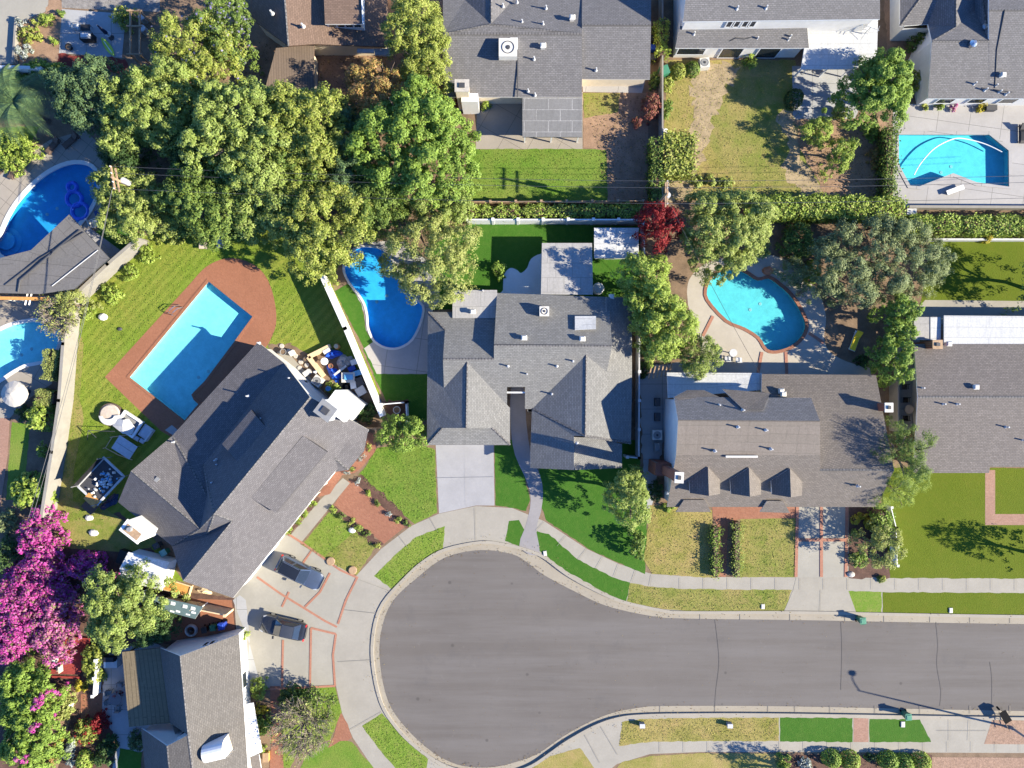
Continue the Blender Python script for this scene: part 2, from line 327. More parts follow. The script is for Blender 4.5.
def asphalt_mat():
    m, nt, b = nodes('asphalt'); tc = N(nt, 'ShaderNodeTexCoord').outputs['Object']
    n1 = noise(nt, 0.09, 6, 0.65, tc); n2 = noise(nt, 14.0, 3, 0.8, tc); n3 = noise(nt, 0.9, 6, 0.75, tc)
    v = N(nt, 'ShaderNodeTexVoronoi', Scale=0.33); v.inputs['Randomness'].default_value = 1.0; nt.links.new(tc, v.inputs[0])
    o = mixc(nt, ramp(nt, n1, [(0.35, 0.0), (0.65, 1.0)]), (0.112, 0.099, 0.089), (0.133, 0.118, 0.106))
    o = mixc(nt, ramp(nt, n2, [(0.35, 0.4), (0.6, 0.0)]), o, (0.10, 0.09, 0.085))
    o = mixc(nt, ramp(nt, n3, [(0.60, 0.0), (0.78, 0.4)]), o, (0.19, 0.178, 0.168))
    ml = N(nt, 'ShaderNodeMapping'); nt.links.new(tc, ml.inputs[0]); ml.inputs['Scale'].default_value = (0.035, 0.55, 1.0)
    o = mixc(nt, ramp(nt, noise(nt, 1.0, 5, 0.7, ml.outputs[0]), [(0.40, 0.0), (0.65, 0.45)]), o, (0.165, 0.153, 0.146))
    n5 = noise(nt, 0.28, 7, 0.75, tc); o = mixc(nt, ramp(nt, n5, [(0.30, 0.5), (0.45, 0.0)]), o, (0.098, 0.091, 0.088))
    n6 = noise(nt, 2.6, 6, 0.8, tc); o = mixc(nt, ramp(nt, n6, [(0.66, 0.0), (0.76, 0.6)]), o, (0.075, 0.07, 0.067))
    o = mixc(nt, ramp(nt, v.outputs['Distance'], [(0.035, 0.6), (0.07, 0.0)]), o, (0.06, 0.055, 0.05))
    nt.links.new(o, b.inputs['Base Color']); b.inputs['Roughness'].default_value = 0.88; b.inputs['Specular IOR Level'].default_value = 0.25
    bump(nt, b, n2, 0.3, 0.02); return m
M['asphalt'] = asphalt_mat()
# ------------------------------------------------------------------ ground sheets
POOLS = {}
POOLS['a'] = [(208,280),(254,316),(236,342),(206,382),(197,391),(193,395),(195,399),(200,404),(196,409),(184,422),(128,377)]
POOLS['b'] = smooth_poly([(345,262),(344,272),(350,284),(358,294),(364,304),(367,316),(368,328),(374,341),(386,348),(399,348),(412,340),(421,322),(423,306),(412,296),(402,285),(396,266),(384,250),(366,246),(353,250)], 3)
POOLS['c'] = smooth_poly([(707,300),(706,287),(712,276),(723,269),(736,268),(748,273),(758,279),(769,277),(780,284),(791,294),(800,307),(807,324),(803,337),(792,347),(777,352),(766,350),(758,338),(744,329),(726,321)], 3)
POOLS['d'] = [(898,133),(989,133),(1010,150),(1010,188),(976,184),(953,175),(920,188),(909,187),(897,165)]
POOLS['e'] = smooth_poly([(-6,246),(0,234),(8,216),(19,199),(36,181),(55,168),(75,162),(92,166),(99,180),(95,202),(80,224),(60,240),(32,254),(6,259)], 3)
POOLS['f'] = smooth_poly([(-30,345),(0,329),(12,324),(32,320),(50,322),(61,336),(56,352),(46,361),(34,364),(25,366),(12,373),(0,381),(-30,398)], 3)
POOLW = {k: [tuple(W(x, y, G0)[:2]) for x, y in v] for k, v in POOLS.items()}
ROAD_OUT = smooth_poly([(2600,620),(2000,619),(1500,617.5),(1250,617),(1130,616.5),(1024,616),(900,614),(800,612),(687,612),(662,610),(622,601),(592,588),(567,574),(544,557),(525,549),(503,544),(481,542),(446,549),(424,561),(406,577),(383,603),(374,630),(373,663),(381,701),(396,726),(416,746),(441,763),(466,771),(490,774),(512,772),(532,765),(550,753),(567,741),(594,726),(617,718),(642,715),(687,714),(768,714),(900,716),(1024,718),(1130,718.5),(1250,719),(1500,720),(2000,722),(2600,724)], 4, closed=False)
ROAD_IN = smooth_poly([(2600,628),(2000,627),(1500,626),(1250,625),(1130,624.5),(1024,624),(900,622),(800,620),(687,618.5),(652,616),(607,606),(574,591),(544,575),(528,563),(512,554),(481,550),(446,557),(418,577),(392,602),(381,632),(380,663),(388,701),(406,728),(431,751),(453,763),(472,767),(492,767),(512,763),(537,754),(562,737),(587,723),(612,713),(637,708),(662,706),(768,706),(900,708.5),(1024,711),(1130,711.5),(1250,712),(1500,713),(2000,715),(2600,717)], 4, closed=False)
ROADW = [tuple(W(x, y)[:2]) for x, y in ROAD_OUT]
LAYERS = []
def overlap(A, B):
    if any(inside(p, B) for p in A) or any(inside(p, A) for p in B): return True
    a0 = np.array(A); a1 = np.roll(a0, -1, 0); b0 = np.array(B); b1 = np.roll(b0, -1, 0)
    def side(p, q, r): return (q[..., 0]-p[..., 0])*(r[..., 1]-p[..., 1])-(q[..., 1]-p[..., 1])*(r[..., 0]-p[..., 0])
    P, Q, U, V = a0[:, None], a1[:, None], b0[None], b1[None]
    return bool(((side(P, Q, U)*side(P, Q, V) < 0) & (side(U, V, P)*side(U, V, Q) < 0)).any())
def sheet(name, pts, mat, z=None, smooth=0, label=None, holes=True, closed_px=True, cut_road=False, kind='structure'):
    if smooth: pts = smooth_poly(pts, smooth)
    poly = [tuple(W(x, y, G0)[:2]) for x, y in pts] if closed_px else pts
    if name in ('lawn', 'dirt', 'planting_bed', 'mulch') and closed_px:
        fine = []; jr = random.Random(len(LAYERS))
        for i in range(len(poly)):
            p, q = np.array(poly[i]), np.array(poly[(i+1) % len(poly)]); n = max(1, min(60, int(np.linalg.norm(q-p)/0.35)))
            for j in range(n):
                w_ = p+(q-p)*j/n; g = 0.05 if name == 'lawn' else (0.42 if mat == M['drydirt'] else 0.15)
                fine.append((w_[0]+jr.uniform(-g, g), w_[1]+jr.uniform(-g, g)) if j else tuple(w_))
        poly = fine
    xs = [p[0] for p in poly]; ys = [p[1] for p in poly]; bb = (min(xs), min(ys), max(xs), max(ys))
    if z is None:
        k = 1+max([l for b, l, q in LAYERS if not (b[0] > bb[2] or b[2] < bb[0] or b[1] > bb[3] or b[3] < bb[1]) and overlap(poly, q)], default=0)
        LAYERS.append((bb, k, poly)); z = G0+0.004*k
    cut = [p for p in POOLW.values()] if holes else []
    if cut_road: cut = cut+[ROADW]
    cut = [c for c in cut if not (min(p[0] for p in c) > bb[2] or max(p[0] for p in c) < bb[0] or min(p[1] for p in c) > bb[3] or max(p[1] for p in c) < bb[1])]
    vs = [Vector(p) for p in poly]; ed = [(i, (i+1) % len(poly)) for i in range(len(poly))]
    for c in cut:
        n = len(vs); vs += [Vector(p) for p in c]; ed += [(n+i, n+(i+1) % len(c)) for i in range(len(c))]
    v2, _, f2, *_ = delaunay_2d_cdt(vs, ed, [], 0, 1e-5)
    fs = []
    for f in f2:
        ctr = sum((v2[i] for i in f), Vector((0, 0)))/3
        if inside(ctr, poly) and not any(inside(ctr, c) for c in cut):
            a = (v2[f[1]]-v2[f[0]]).cross(v2[f[2]]-v2[f[0]]); fs.append(tuple(f) if a > 0 else tuple(f)[::-1])
    o = mesh(name, [(v[0], v[1], z) for v in v2], fs, mat)
    tag(o, label, None, None, kind); return o
def ribbon_pts(pts, w):
    P = [np.array(p, float) for p in pts]; L = []; Rr = []
    for i in range(len(P)):
        d = P[min(i+1, len(P)-1)]-P[max(i-1, 0)]; d = d/np.linalg.norm(d); n = np.array((-d[1], d[0]))
        L.append(P[i]+n*w/2); Rr.append(P[i]-n*w/2)
    return L, Rr
def ribbons(name, lines, w, mat, z, smooth=0):
    vs = []; fs = []
    for ln in lines:
        if smooth: ln = smooth_poly(ln, smooth, False)
        pw = [tuple(W(x, y, z)[:2]) for x, y in ln]; L, Rr = ribbon_pts(pw, w)
        z += 0.0012
        for i in range(len(pw)): vs += [(L[i][0], L[i][1], z), (Rr[i][0], Rr[i][1], z)]
        n = len(vs)-2*len(pw)
        fs += [(n+2*i+1, n+2*i+3, n+2*i+2, n+2*i) for i in range(len(pw)-1)]
    o = mesh(name, vs, fs, mat); tag(o, kind='structure'); return o
# ------------------------------------------------------------------ the ground: road, kerb, walks, lawns, decks
sheet('ground', [(-4000,-4000),(5000,-4000),(5000,4800),(-4000,4800)], M['soil'], z=G0, cut_road=True)
rd = [tuple(W(x, y)[:2]) for x, y in ROAD_OUT]
sheet('road', [tuple(W(x, y)[:2]) for x, y in ROAD_OUT], M['asphalt'], z=0.0, closed_px=False, holes=False)
def strip(name, inner, outer, z0, z1, mat):
    n = min(len(inner), len(outer)); A = [W(*p) for p in inner]; B = [W(*p) for p in outer]
    def resample(P, k):
        d = [0]
        for i in range(1, len(P)): d.append(d[-1]+(P[i]-P[i-1]).length)
        t = np.linspace(0, 1, k)**1.0*d[-1]; return np.stack([np.interp(t, d, [p[j] for p in P]) for j in (0, 1)], 1)
    # match the two edges at their nearest points
    vs = []; fs = []
    for p in A:
        q = min((B[i]+(B[i+1]-B[i])*t for i in range(len(B)-1) for t in (0, .25, .5, .75, 1)), key=lambda b: (b-p).length)
        vs += [(p.x, p.y, z0), (q.x, q.y, z1)]
    fs = [(2*i, 2*i+1, 2*i+3, 2*i+2) for i in range(len(A)-1)]
    me = mesh(name, vs, fs, mat); tag(me, kind='structure'); return me
strip('gutter', ROAD_IN, ROAD_OUT, 0.012, 0.006, M['gutter'])
def kerb():
    P = [np.array(W(*p)[:2]) for p in ROAD_OUT]; L, Rr = ribbon_pts(P, 0.30); vs = []; fs = []
    for a, b in zip(L, Rr):
        for q, z in ((a, 0.0), (a, G0+0.0777), (b, G0+0.0777), (b, 0.0)): vs.append((q[0], q[1], z))
    n = len(P)
    for i in range(n-1):
        for j in range(3): fs.append((4*i+j, 4*i+j+1, 4*i+4+j+1, 4*i+4+j))
    return tag(mesh('kerb', vs, fs, M['kerb']), kind='structure')
kerb()
# kerb shade line comes from the kerb's own height.  Sidewalk ring with aprons:
sheet('sidewalk', [(336,686),(333,651),(338,626),(356,576),(381,549),(411,526),(438,514),(476,506),(512,508),(544,521),(587,549),(619,564),(652,574),(700,577),(2600,582),(2600,619),(1024,615.5),(900,613.5),(800,611.5),(687,611.5),(662,609.5),(622,600.5),(592,587.5),(567,573.5),(544,556.5),(525,548.5),(503,543.5),(481,541.5),(446,548.5),(424,560.5),(405.5,577),(382.5,603),(373.5,630),(372.5,663),(380.5,701),(395.5,726),(415,747),(440,764),(466,772),(490,775),(512,773),(532,766),(550,754),(567,742),(594,727),(617,719),(642,716),(687,715),(768,715),(900,717),(1024,719),(2600,725),(2600,760),(1024,753),(800,752),(700,752),(650,754),(617,764),(600,778),(380,778),(353,738),(342,713)], M['walk'])
G = sheet
# parkway strips
G('lawn', [(445,526),(443,549),(424,560),(406,576),(393,590),(374,576),(396,554),(416,537)], M['lawn_front'])
G('lawn', [(362,726),(382,713),(395,728),(412,746),(428,759),(426,770),(396,769),(378,748)], M['lawn_front'])
G('lawn', [(509,521),(519,520),(525,531),(519,546),(505,541)], M['lawn_turf'])
G('lawn', [(537,531),(549,534),(577,559),(612,577),(630,582.5),(626,602),(600,590),(568,572),(545,555),(534,545)], M['lawn_turf'])
G('lawn', [(630,583),(649,586.5),(687,589),(792,590),(785,611),(687,611),(662,609),(626.5,602)], M['lawn_dry'])
G('lawn', [(848,591),(881.5,592),(881.5,613.5),(855,612.5)], M['lawn_front'])
G('lawn', [(882.5,592),(1150,594),(1140,617),(1024,615),(882.5,613.5)], M['lawn_olive'])
G('lawn', [(622,722),(640,719),(690,718),(779,717.5),(779,741),(700,741),(650,742),(619,746)], M['lawn_straw'])
G('lawn', [(780,717.5),(852.5,718),(852.5,742),(780,741.5)], M['lawn_turf'])
G('path', [(853.5,718),(868.5,718.5),(868.5,742),(853.5,742)], M['brick_pink'])
G('lawn', [(869.5,719),(920,719.5),(931,742),(869.5,742)], M['lawn_turf'])
G('gravel', [(992,720),(1120,722),(1120,745),(984,744)], M['gravel'], kind='stuff')
# south side yards
G('lawn', [(532,768),(550,756),(580,748),(596,770),(570,790),(520,790)], M['lawn_straw'])
G('lawn', [(617,768),(622,762),(650,756),(700,753),(780,753.5),(780,800),(610,800)], M['lawn_straw'])
G('planting_bed', [(780,754),(932,755),(932,800),(780,800)], M['mulch'])
G('gravel', [(932,757),(1110,758),(1110,800),(932,800)], M['gravel'], kind='stuff')
# centre house lot
G('lawn', [(470,223),(640,226),(640,300),(430,310),(425,250)], M['lawn_turf'])
G('patio', smooth_poly([(503,290),(504,275),(510,268),(517,270),(521,273),(527,268),(531,259),(540,254),(548,256),(548,296),(503,294)], 3), M['patio_white'])
G('pool_deck', [(344,262),(360,243),(400,240),(432,262),(441,300),(432,312),(431,374),(376,374),(363,349),(373,342),(366,330),(364,312),(348,285)], M['pooldeck_pale'])
G('lawn', [(335,291),(348,284),(357,296),(362,306),(366,330),(373,342),(363,349),(374,374),(378,376)], M['lawn_turf'])
G('lawn', [(373,374),(431,374),(431,420),(395,420)], M['lawn_turf'])
G('planting_bed', [(383,401),(408,399),(408,422),(388,422)], M['mulch'])
G('driveway', [(435.5,440),(493.5,440),(494.5,505.5),(476,505.5),(439,513.5)], M['drive_white'])
G('lawn', [(494.5,440),(516,440),(530,500),(526,511),(513,508),(495.5,505.5)], M['lawn_turf'])
G('lawn', [(538,440),(640,440),(640,470),(648,500),(645,574),(619,563),(587,548),(546,520),(541,505)], M['lawn_turf'])
G('path', smooth_poly([(511,388),(524,388),(526,420),(531,455),(540,475),(543,492),(541,512),(536,530),(540,556),(519,548),(525,528),(530,508),(530,492),(524,475),(515,455),(511,430)], 2), M['path_grey'])
# left angled house: garden, pool deck, drive
G('lawn', [(80,245),(150,235),(225,215),(345,245),(332,285),(383,400),(330,400),(240,420),(140,520),(190,590),(100,590),(56,520),(60,400)], M['lawn_mow'])
G('dirt', [(62,520),(120,512),(150,545),(182,590),(240,600),(235,640),(60,650)], M['mulch'])
G('lawn', [(60,500),(100,505),(160,545),(130,552),(62,548)], M['lawn_dry'])
G('lawn', smooth_poly([(57,515),(66,450),(74,390),(79,340),(84,345),(80,400),(84,420),(74,470),(72,520),(60,540)], 2), M['lawn_dry'])
G('pool_deck', smooth_poly([(190,284),(206,267),(225,258.5),(241,259.5),(256,266),(268,280),(275,303),(276,325),(269,343)], 4, False)+[(255,362),(180,442),(161,431),(105,377)], M['brick_deck'])
G('path', [(180,440),(165,430),(172,425),(190,440),(150,480),(143,476)], M['slab'])
G('dirt', [(268,344),(330,344),(384,400),(390,428),(372,440),(300,400)], M['soil'])
G('lawn', [(290,344),(322,340),(345,348),(330,352),(312,356)], M['lawn_mow'])
G('path', [(277,352),(286,350),(352,424),(342,432)], M['conc'])
G('lawn', smooth_poly([(358,476),(366,466),(377,448),(395,446),(425,446),(435,450),(436,480),(437,513),(415,524)], 1)+[(400,512)], M['lawn_green'])
G('planting_bed', [(352,480),(360,474),(402,511),(412,526),(404,528)], M['mulch'])
G('path', smooth_poly([(361,438),(370,432),(375,438),(376,450),(368,460),(358,471),(350,474),(336,476),(330,480),(326,476),(345,466),(362,452)],2), M['brick_path'])
G('path', [(348,481),(352,480),(405,527),(384,544),(334,505)], M['brick_path'])
G('path', [(343,478),(350,483),(300,544),(288,538),(320,500)], M['conc'])
G('path', [(318,497),(330,474),(343,474),(330,494)], M['brick_path'])
G('planting_bed', [(288,536),(320,498),(314,495),(283,532)], M['mulch'])
G('lawn', [(302,545),(328,513),(340,515),(372,541),(375,548),(357,575),(340,570)], M['lawn_dry'])
G('lawn', [(303,544),(329,512),(342,518),(352,534),(325,556)], M['lawn_front'])
G('planting_bed', [(330,508),(336,506),(384,544),(376,549)], M['mulch'])
G('driveway', [(283,532),(300,544),(358,578),(346,600),(338,628),(334,652),(335,686),(250,688),(240,690),(234,594)], M['drive_warm'])
# bottom-left lots
G('path', [(233,600),(240,595),(246,600),(250,640),(244,690),(262,690),(250,645)], M['slab'])
G('lawn', [(279,688),(335,687),(342,712),(330,740),(300,748),(290,768),(280,768)], M['lawn_front'])
G('lawn', smooth_poly([(304,760),(318,746),(335,741),(352,742),(362,755),(375,770),(370,790),(300,790)],2), M['lawn_green'])
G('path', smooth_poly([(341,713),(352,738),(340,741),(328,748),(334,736)],2), M['brick_path'])
G('path', [(270,686),(280,686),(282,735),(285,790),(268,790),(272,735)], M['brick_path'])
G('patio', [(103,655),(150,640),(170,650),(165,735),(130,760),(118,790),(108,790),(118,742),(101,712)], M['slab'])
G('dirt', [(0,640),(108,650),(100,712),(118,742),(106,790),(0,790)], M['mulch'])
G('path', [(50,690),(80,690),(70,720),(58,768),(45,768)], M['dirt'])
G('path', [(81,694),(103,693),(102,712),(100,722),(81,718)], M['brick_deck'])
G('lawn', [(120,748),(142,752),(140,790),(114,790)], M['lawn_turf'])
G('patio', [(170,598),(232,600),(236,640),(160,640)], M['brick_deck'])
# far left lot
G('pool_deck', [(-40,210),(0,175),(18,160),(50,140),(85,130),(110,155),(105,215),(60,260),(-40,262)], M['stoneflag'])
G('lawn', [(96,232),(112,221),(142,234),(125,255),(110,250)], M['lawn_turf'])
G('path', [(78,236),(90,228),(123,252),(116,262),(86,290),(75,305),(62,300)], M['drive_white'])
G('patio', [(-60,296),(70,296),(62,350),(52,384),(30,398),(8,420),(-60,420)], M['pooldeck'])
G('patio', [(-60,418),(10,418),(8,455),(0,512),(-60,520)], M['brick_pink'])
G('lawn', [(12,422),(30,424),(26,470),(22,500),(6,500)], M['lawn_green'])
# top-left lot
G('driveway', [(-60,-60),(50,-60),(50,0),(45,12),(26,20),(18,22),(18,64),(-60,64)], M['drive_warm'])
G('dirt', [(50,-10),(64,4),(60,62),(18,66),(18,24),(28,20),(46,12)], M['dirt'])
G('patio', [(62,9),(126,14),(122,58),(59,53)], M['slab'])
G('gravel', [(60,-60),(160,-60),(160,12),(62,8)], M['greygravel'], kind='stuff')
G('mulch', [(58,54),(125,59),(130,75),(58,68)], M['redmulch'], kind='stuff')
G('lawn', [(-60,82),(26,84),(24,100),(-60,110)], M['lawn_green'])
G('lawn', [(-60,130),(40,126),(20,165),(-60,180)], M['lawn_green'])
G('dirt', [(225,-60),(445,-60),(443,130),(225,110)], M['dirt'])
# top centre house yard
G('patio', [(477,92),(583,92),(582.5,149),(476,149)], M['pooldeck'])
G('lawn', [(466,149),(583,149),(606,150),(612,170),(608,206),(466,206)], M['lawn_green'])
G('lawn', [(583,93),(648,93),(648,210),(608,210),(606,150),(583,148)], M['dirt'])
G('lawn', [(583,93),(620,93),(618,112),(584,118)], M['lawn_dry'])
G('path', [(582,79),(646,78),(642,93),(583,92)], M['pooldeck_pale'])
# two-storey house yard
G('lawn', [(668,60),(795,60),(830,195),(815,200),(660,200)], M['lawn_straw'])
G('lawn', [(712,80),(800,74),(812,150),(826,196),(745,198),(700,130)], M['lawn_dry'])
G('dirt', [(690,60),(742,66),(722,96),(712,130),(700,165),(692,200),(664,200),(672,165),(690,150),(694,110)], M['drydirt'])
G('dirt', smooth_poly([(776,118),(796,112),(800,150),(822,192),(800,196),(782,168),(790,150)], 2), M['drydirt'])
G('patio', [(792,66),(856,66),(858,112),(850,128),(822,128),(793,118)], M['slab'])
G('dirt', [(795,120),(885,118),(888,200),(826,198),(800,150)], M['dirt'])
# pool lot top right
G('pool_deck', [(893,104),(1100,104),(1100,208),(893,208)], M['pooldeck_pale'])
G('dirt', [(884,0),(930,0),(930,95),(890,95)], M['dirt'])
G('lawn', [(930,240),(1120,240),(1120,312),(920,312)], M['lawn_olive'])
# right house yard: kidney pool deck
G('pool_deck', smooth_poly([(687,292),(689,280),(699,268),(715,260),(740,256),(765,254),(790,262),(806,278),(820,295),(826,318),(824,338),(830,352),(848,362),(870,368)], 3, False)+[(872,380),(700,380),(700,345),(694,325),(688,305)], M['beige_deck'])
G('dirt', [(648,365),(700,362),(700,380),(668,400),(664,440),(650,520),(643,480),(640,380)], M['slab'])
G('lawn', [(650,505),(712,510),(716,578),(700,577),(652,574),(644,560)], M['lawn_straw'])
G('lawn', [(740,518),(797,518),(796,577),(738,577)], M['lawn_dry'])
G('path', [(712,505),(797,505),(797,518),(741,519),(728,522),(726,577),(718,577),(720,530),(713,518)], M['brick_path'])
G('driveway', [(797.5,505),(848.5,505),(848.5,578),(795.5,578)], M['drive_warm'])
G('driveway', [(796,577.5),(849,577.5),(848,590),(856,612),(784,611),(793,590)], M['conc'])
G('planting_bed', [(849,505),(890,505),(892,578),(849,578)], M['mulch'])
# far right lot
G('lawn', [(880,468),(1120,468),(1120,579),(890,578)], M['lawn_olive'])
G('path', [(985,470),(995,470),(995,514),(1120,514),(1120,525),(985,525)], M['brick_pink'])
G('patio', [(895,330),(920,330),(917,430),(893,430)], M['slab'])
G('patio', [(925,300),(1120,302),(1120,320),(905,325)], M['conc'])
print('max layer', max(l for _, l, _ in LAYERS))
# brick bands, joints and cracks
ribbons('brick_band', [[(285,532),(304,544),(340,570),(358,578)],[(257,577),(281,594),(304,608),(325,621),(337,627)],[(304,544),(312,550),(305,560),(293,578)],[(330,573),(320,592),(305,607)],[(357,578),(346,600),(338,624)],[(282,607),(289,592)]], 0.21, M['brick_band'], G0+0.05)
ribbons('brick_band', [[(311,628),(336,634)],[(336,634),(333,655),(335,686)],[(335,686),(252,690)],[(283,640),(282,688)],[(311,628),(310,687)]], 0.21, M['brick_band'], G0+0.055)
ribbons('brick_band', [[(821.5,506),(821.5,577)],[(847,506),(846,577)],[(797.5,506),(796,577)]], 0.30, M['brick_band'], G0+0.05)
ribbons('brick_band', [[(797,540),(848,540)]], 0.30, M['brick_band'], G0+0.055)
ribbons('brick_band', [[(703,336),(713,316)],[(809,333),(824,343)],[(786,352),(787,378)],[(762,352),(757,378)],[(796,296),(807,288)]], 0.3, M['brick_band'], G0+0.05)
ribbons('pavement_joint', [[(436,478),(494,477)]], 0.035, M['joint2'], G0+0.058); ribbons('pavement_joint', [[(465,446),(466,506)]], 0.015, M['joint2'], G0+0.060)
ribbons('pavement_joint', [[(338,662),(372,660)],[(475,508),(476,541)],[(430,518),(438,532)],[(360,580),(392,592)],[(345,610),(380,614)],[(350,730),(382,712)],[(399,536),(408,548)],[(545,521),(536,531)],[(566,536),(557,546)],[(587,549),(578,560)],[(603,557),(596,569)],[(619,564),(614,577)],[(636,570),(632,582)],[(652,575),(650,586)]], 0.03, M['joint'], G0+0.062)
ribbons('pavement_joint', [[(x, 578+(x-680)*0.004), (x, 589+(x-680)*0.006)] for x in range(680, 1060, 24)], 0.03, M['joint'], G0+0.062)
ribbons('pavement_joint', [[(x, 742), (x, 752.5)] for x in range(660, 1060, 24)]+[[(950,720),(950,741)],[(970,720),(969,741)],[(938,731),(988,731)]], 0.03, M['joint'], G0+0.062)
ribbons('pavement_joint', [[(821,590),(820,611)],[(585,735),(600,763)],[(600,725),(618,755)]], 0.03, M['joint'], G0+0.062)
ribbons('pavement_joint', [[(x, 611.5+(x-687)*0.012), (x, 620+(x-687)*0.01)] for x in (700,740,790,845,884,930,970,1010)]+[[(x, 706), (x, 714)] for x in (660,715,768,795,830,875,920,970,1010)], 0.05, M['joint'], 0.03)
ribbons('road_crack', [[(715,620),(718,645),(719,665),(716,690),(715,706)],[(841,622),(842,650),(841,690)],[(936,622),(938,645),(937,665),(941,690),(940,706)],[(990,662),(992,678),(992,705)]], 0.035, M['crack'], 0.02, smooth=4)
# pools
def pool(key, label, col, coping, depth=0.85, wcol=(0.6,0.93,0.97), cw=0.32, tile=(0.10,0.30,0.45), ripple=0.5):
    P = POOLW[key]; a = sum(P[i][0]*P[(i+1) % len(P)][1]-P[(i+1) % len(P)][0]*P[i][1] for i in range(len(P)))
    if a < 0: P = P[::-1]
    n = len(P); cx = sum(p[0] for p in P)/n; cy = sum(p[1] for p in P)/n
    e = empty('swimming_pool', label, 'swimming pool', (cx, cy, G0))
    v2, _, f2, *_ = delaunay_2d_cdt([Vector(p) for p in P], [(i, (i+1) % n) for i in range(n)], [], 0, 1e-5)
    tri = [f for f in f2 if inside(sum((v2[i] for i in f), Vector((0, 0)))/3, P)]
    tri = [tuple(f) if (v2[f[1]]-v2[f[0]]).cross(v2[f[2]]-v2[f[0]]) > 0 else tuple(f)[::-1] for f in tri]
    z0 = G0-depth; vs = [(v[0], v[1], z0) for v in v2]; fs = list(tri); k = len(vs)
    vs += [(p[0], p[1], z0-0.02) for p in P]+[(p[0], p[1], G0+0.03) for p in P]
    fs += [(k+i, k+n+i, k+n+(i+1) % n, k+(i+1) % n) for i in range(n)]
    mesh('basin', vs, fs, col, e)
    mesh('water', [(v[0], v[1], G0-0.14) for v in v2], tri, water('water_'+key, wcol, ripple), e)
    ti = MB(); ti.v = []; q = [(p[0]+(cx-p[0])*0.006, p[1]+(cy-p[1])*0.006) for p in P]
    ti.add([(p[0], p[1], G0-0.24) for p in q]+[(p[0], p[1], G0-0.02) for p in q], [(i, n+i, n+(i+1) % n, (i+1) % n) for i in range(n)]); ti.build('tile_band', M['tile_blue'], e, local=False)
    for t in (-0.5, 0.5): ds = MB(); ds.cyl((cx+t, cy+t*0.6, z0), 0.17, 0.15, 0.03, 14); ds.build('drain', M['lightgrey'], e, local=False)
    L, Rr = ribbon_pts(P+[P[0], P[1]], cw); L = L[1:-1]; Rr = Rr[1:-1]; m = n
    if coping:
        vs = []; fs = []
        for i in range(m):
            for q, z in ((L[i], G0-0.1), (L[i], G0+0.058), (Rr[i], G0+0.058), (Rr[i], G0-0.02)): vs.append((q[0], q[1], z))
        for i in range(m):
            for j in range(3): fs.append((4*i+j, 4*((i+1) % m)+j, 4*((i+1) % m)+j+1, 4*i+j+1))
        mesh('coping', vs, fs, coping, e)
    return e
def plaster(name, col): return plain(name, col, 0.6, var=0.12, scale=1.6, fine=0.22)
PA = pool('a', 'long rectangular turquoise pool set in a red brick deck', plaster('pool_plaster_aqua', (0.44,0.68,0.69)), M['brick_deck'], wcol=(0.60,0.94,0.97), cw=0.3)
PB = pool('b', 'curving deep blue pool beside the yellowish tree and white boundary wall', plaster('pool_plaster_blue', (0.07,0.42,0.76)), M['offwhite'], wcol=(0.58,0.90,0.97), cw=0.22)
PC = pool('c', 'kidney shaped turquoise pool with a brick rim behind the dormered house', plaster('pool_plaster_turquoise', (0.19,0.52,0.55)), M['brick_path'], wcol=(0.62,0.93,0.95), cw=0.32)
PD = pool('d', 'angular turquoise pool with a small spa cut into its lower edge', plaster('pool_plaster_teal', (0.19,0.52,0.58)), M['pooldeck_pale'], wcol=(0.58,0.94,0.97), cw=0.35)
PE = pool('e', 'round ended royal blue pool partly covered by the grey pool house roof', plaster('pool_plaster_royal', (0.06,0.34,0.60)), M['stucco'], wcol=(0.5,0.86,0.96), cw=0.4)
PF = pool('f', 'pale aqua pool at the left edge below the grey pool house', plaster('pool_plaster_pale', (0.46,0.74,0.76)), M['stucco'], wcol=(0.60,0.92,0.97), cw=0.35)
# spa corner and cleaner hose of the angular pool, steps of the royal blue one
s = MB(); s.prism([tuple(W(x, y, G0)[:2]) for x, y in [(936,181),(953,175.5),(972,183.5),(958,190),(944,190)]], G0-0.9, G0-0.02); s.build('spa', M['spa'], PD, local=False)
s = MB()
for r_, z in ((1.9, G0-1.1), (1.4, G0-0.8), (0.9, G0-0.5)): s.cyl((*W(3,240)[:2], G0-1.5), r_, r_, z-(G0-1.5), 24)
s.build('steps', plaster('step_plaster', (0.12,0.42,0.66)), PE, local=False)
def hose(name, label, pts, z, r, mat, cat='hose'):
    P = smooth_poly(pts, 6, False); e = MB().tube([W(x, y, z) for x, y in P], r, 6)
    return tag(e.build(name, mat, local=False), label, cat)
hose('cleaner_hose', 'white vacuum hose floating in an arc across the angular pool', [(914,175),(921,163),(935,148),(953,139),(966,139),(985,144),(1002,152)], G0-0.1, 0.055, M['white'])

def tufts(label, pts, n, cols, key, size=0.16):
    poly = [tuple(W(x, y, G0)[:2]) for x, y in pts]; xs = [p[0] for p in poly]; ys = [p[1] for p in poly]; P = []
    while len(P) < n:
        q = (random.uniform(min(xs), max(xs)), random.uniform(min(ys), max(ys)))
        if inside(q, poly) and not any(inside(q, c) for c in POOLW.values()): P.append(q)
    return P, cols
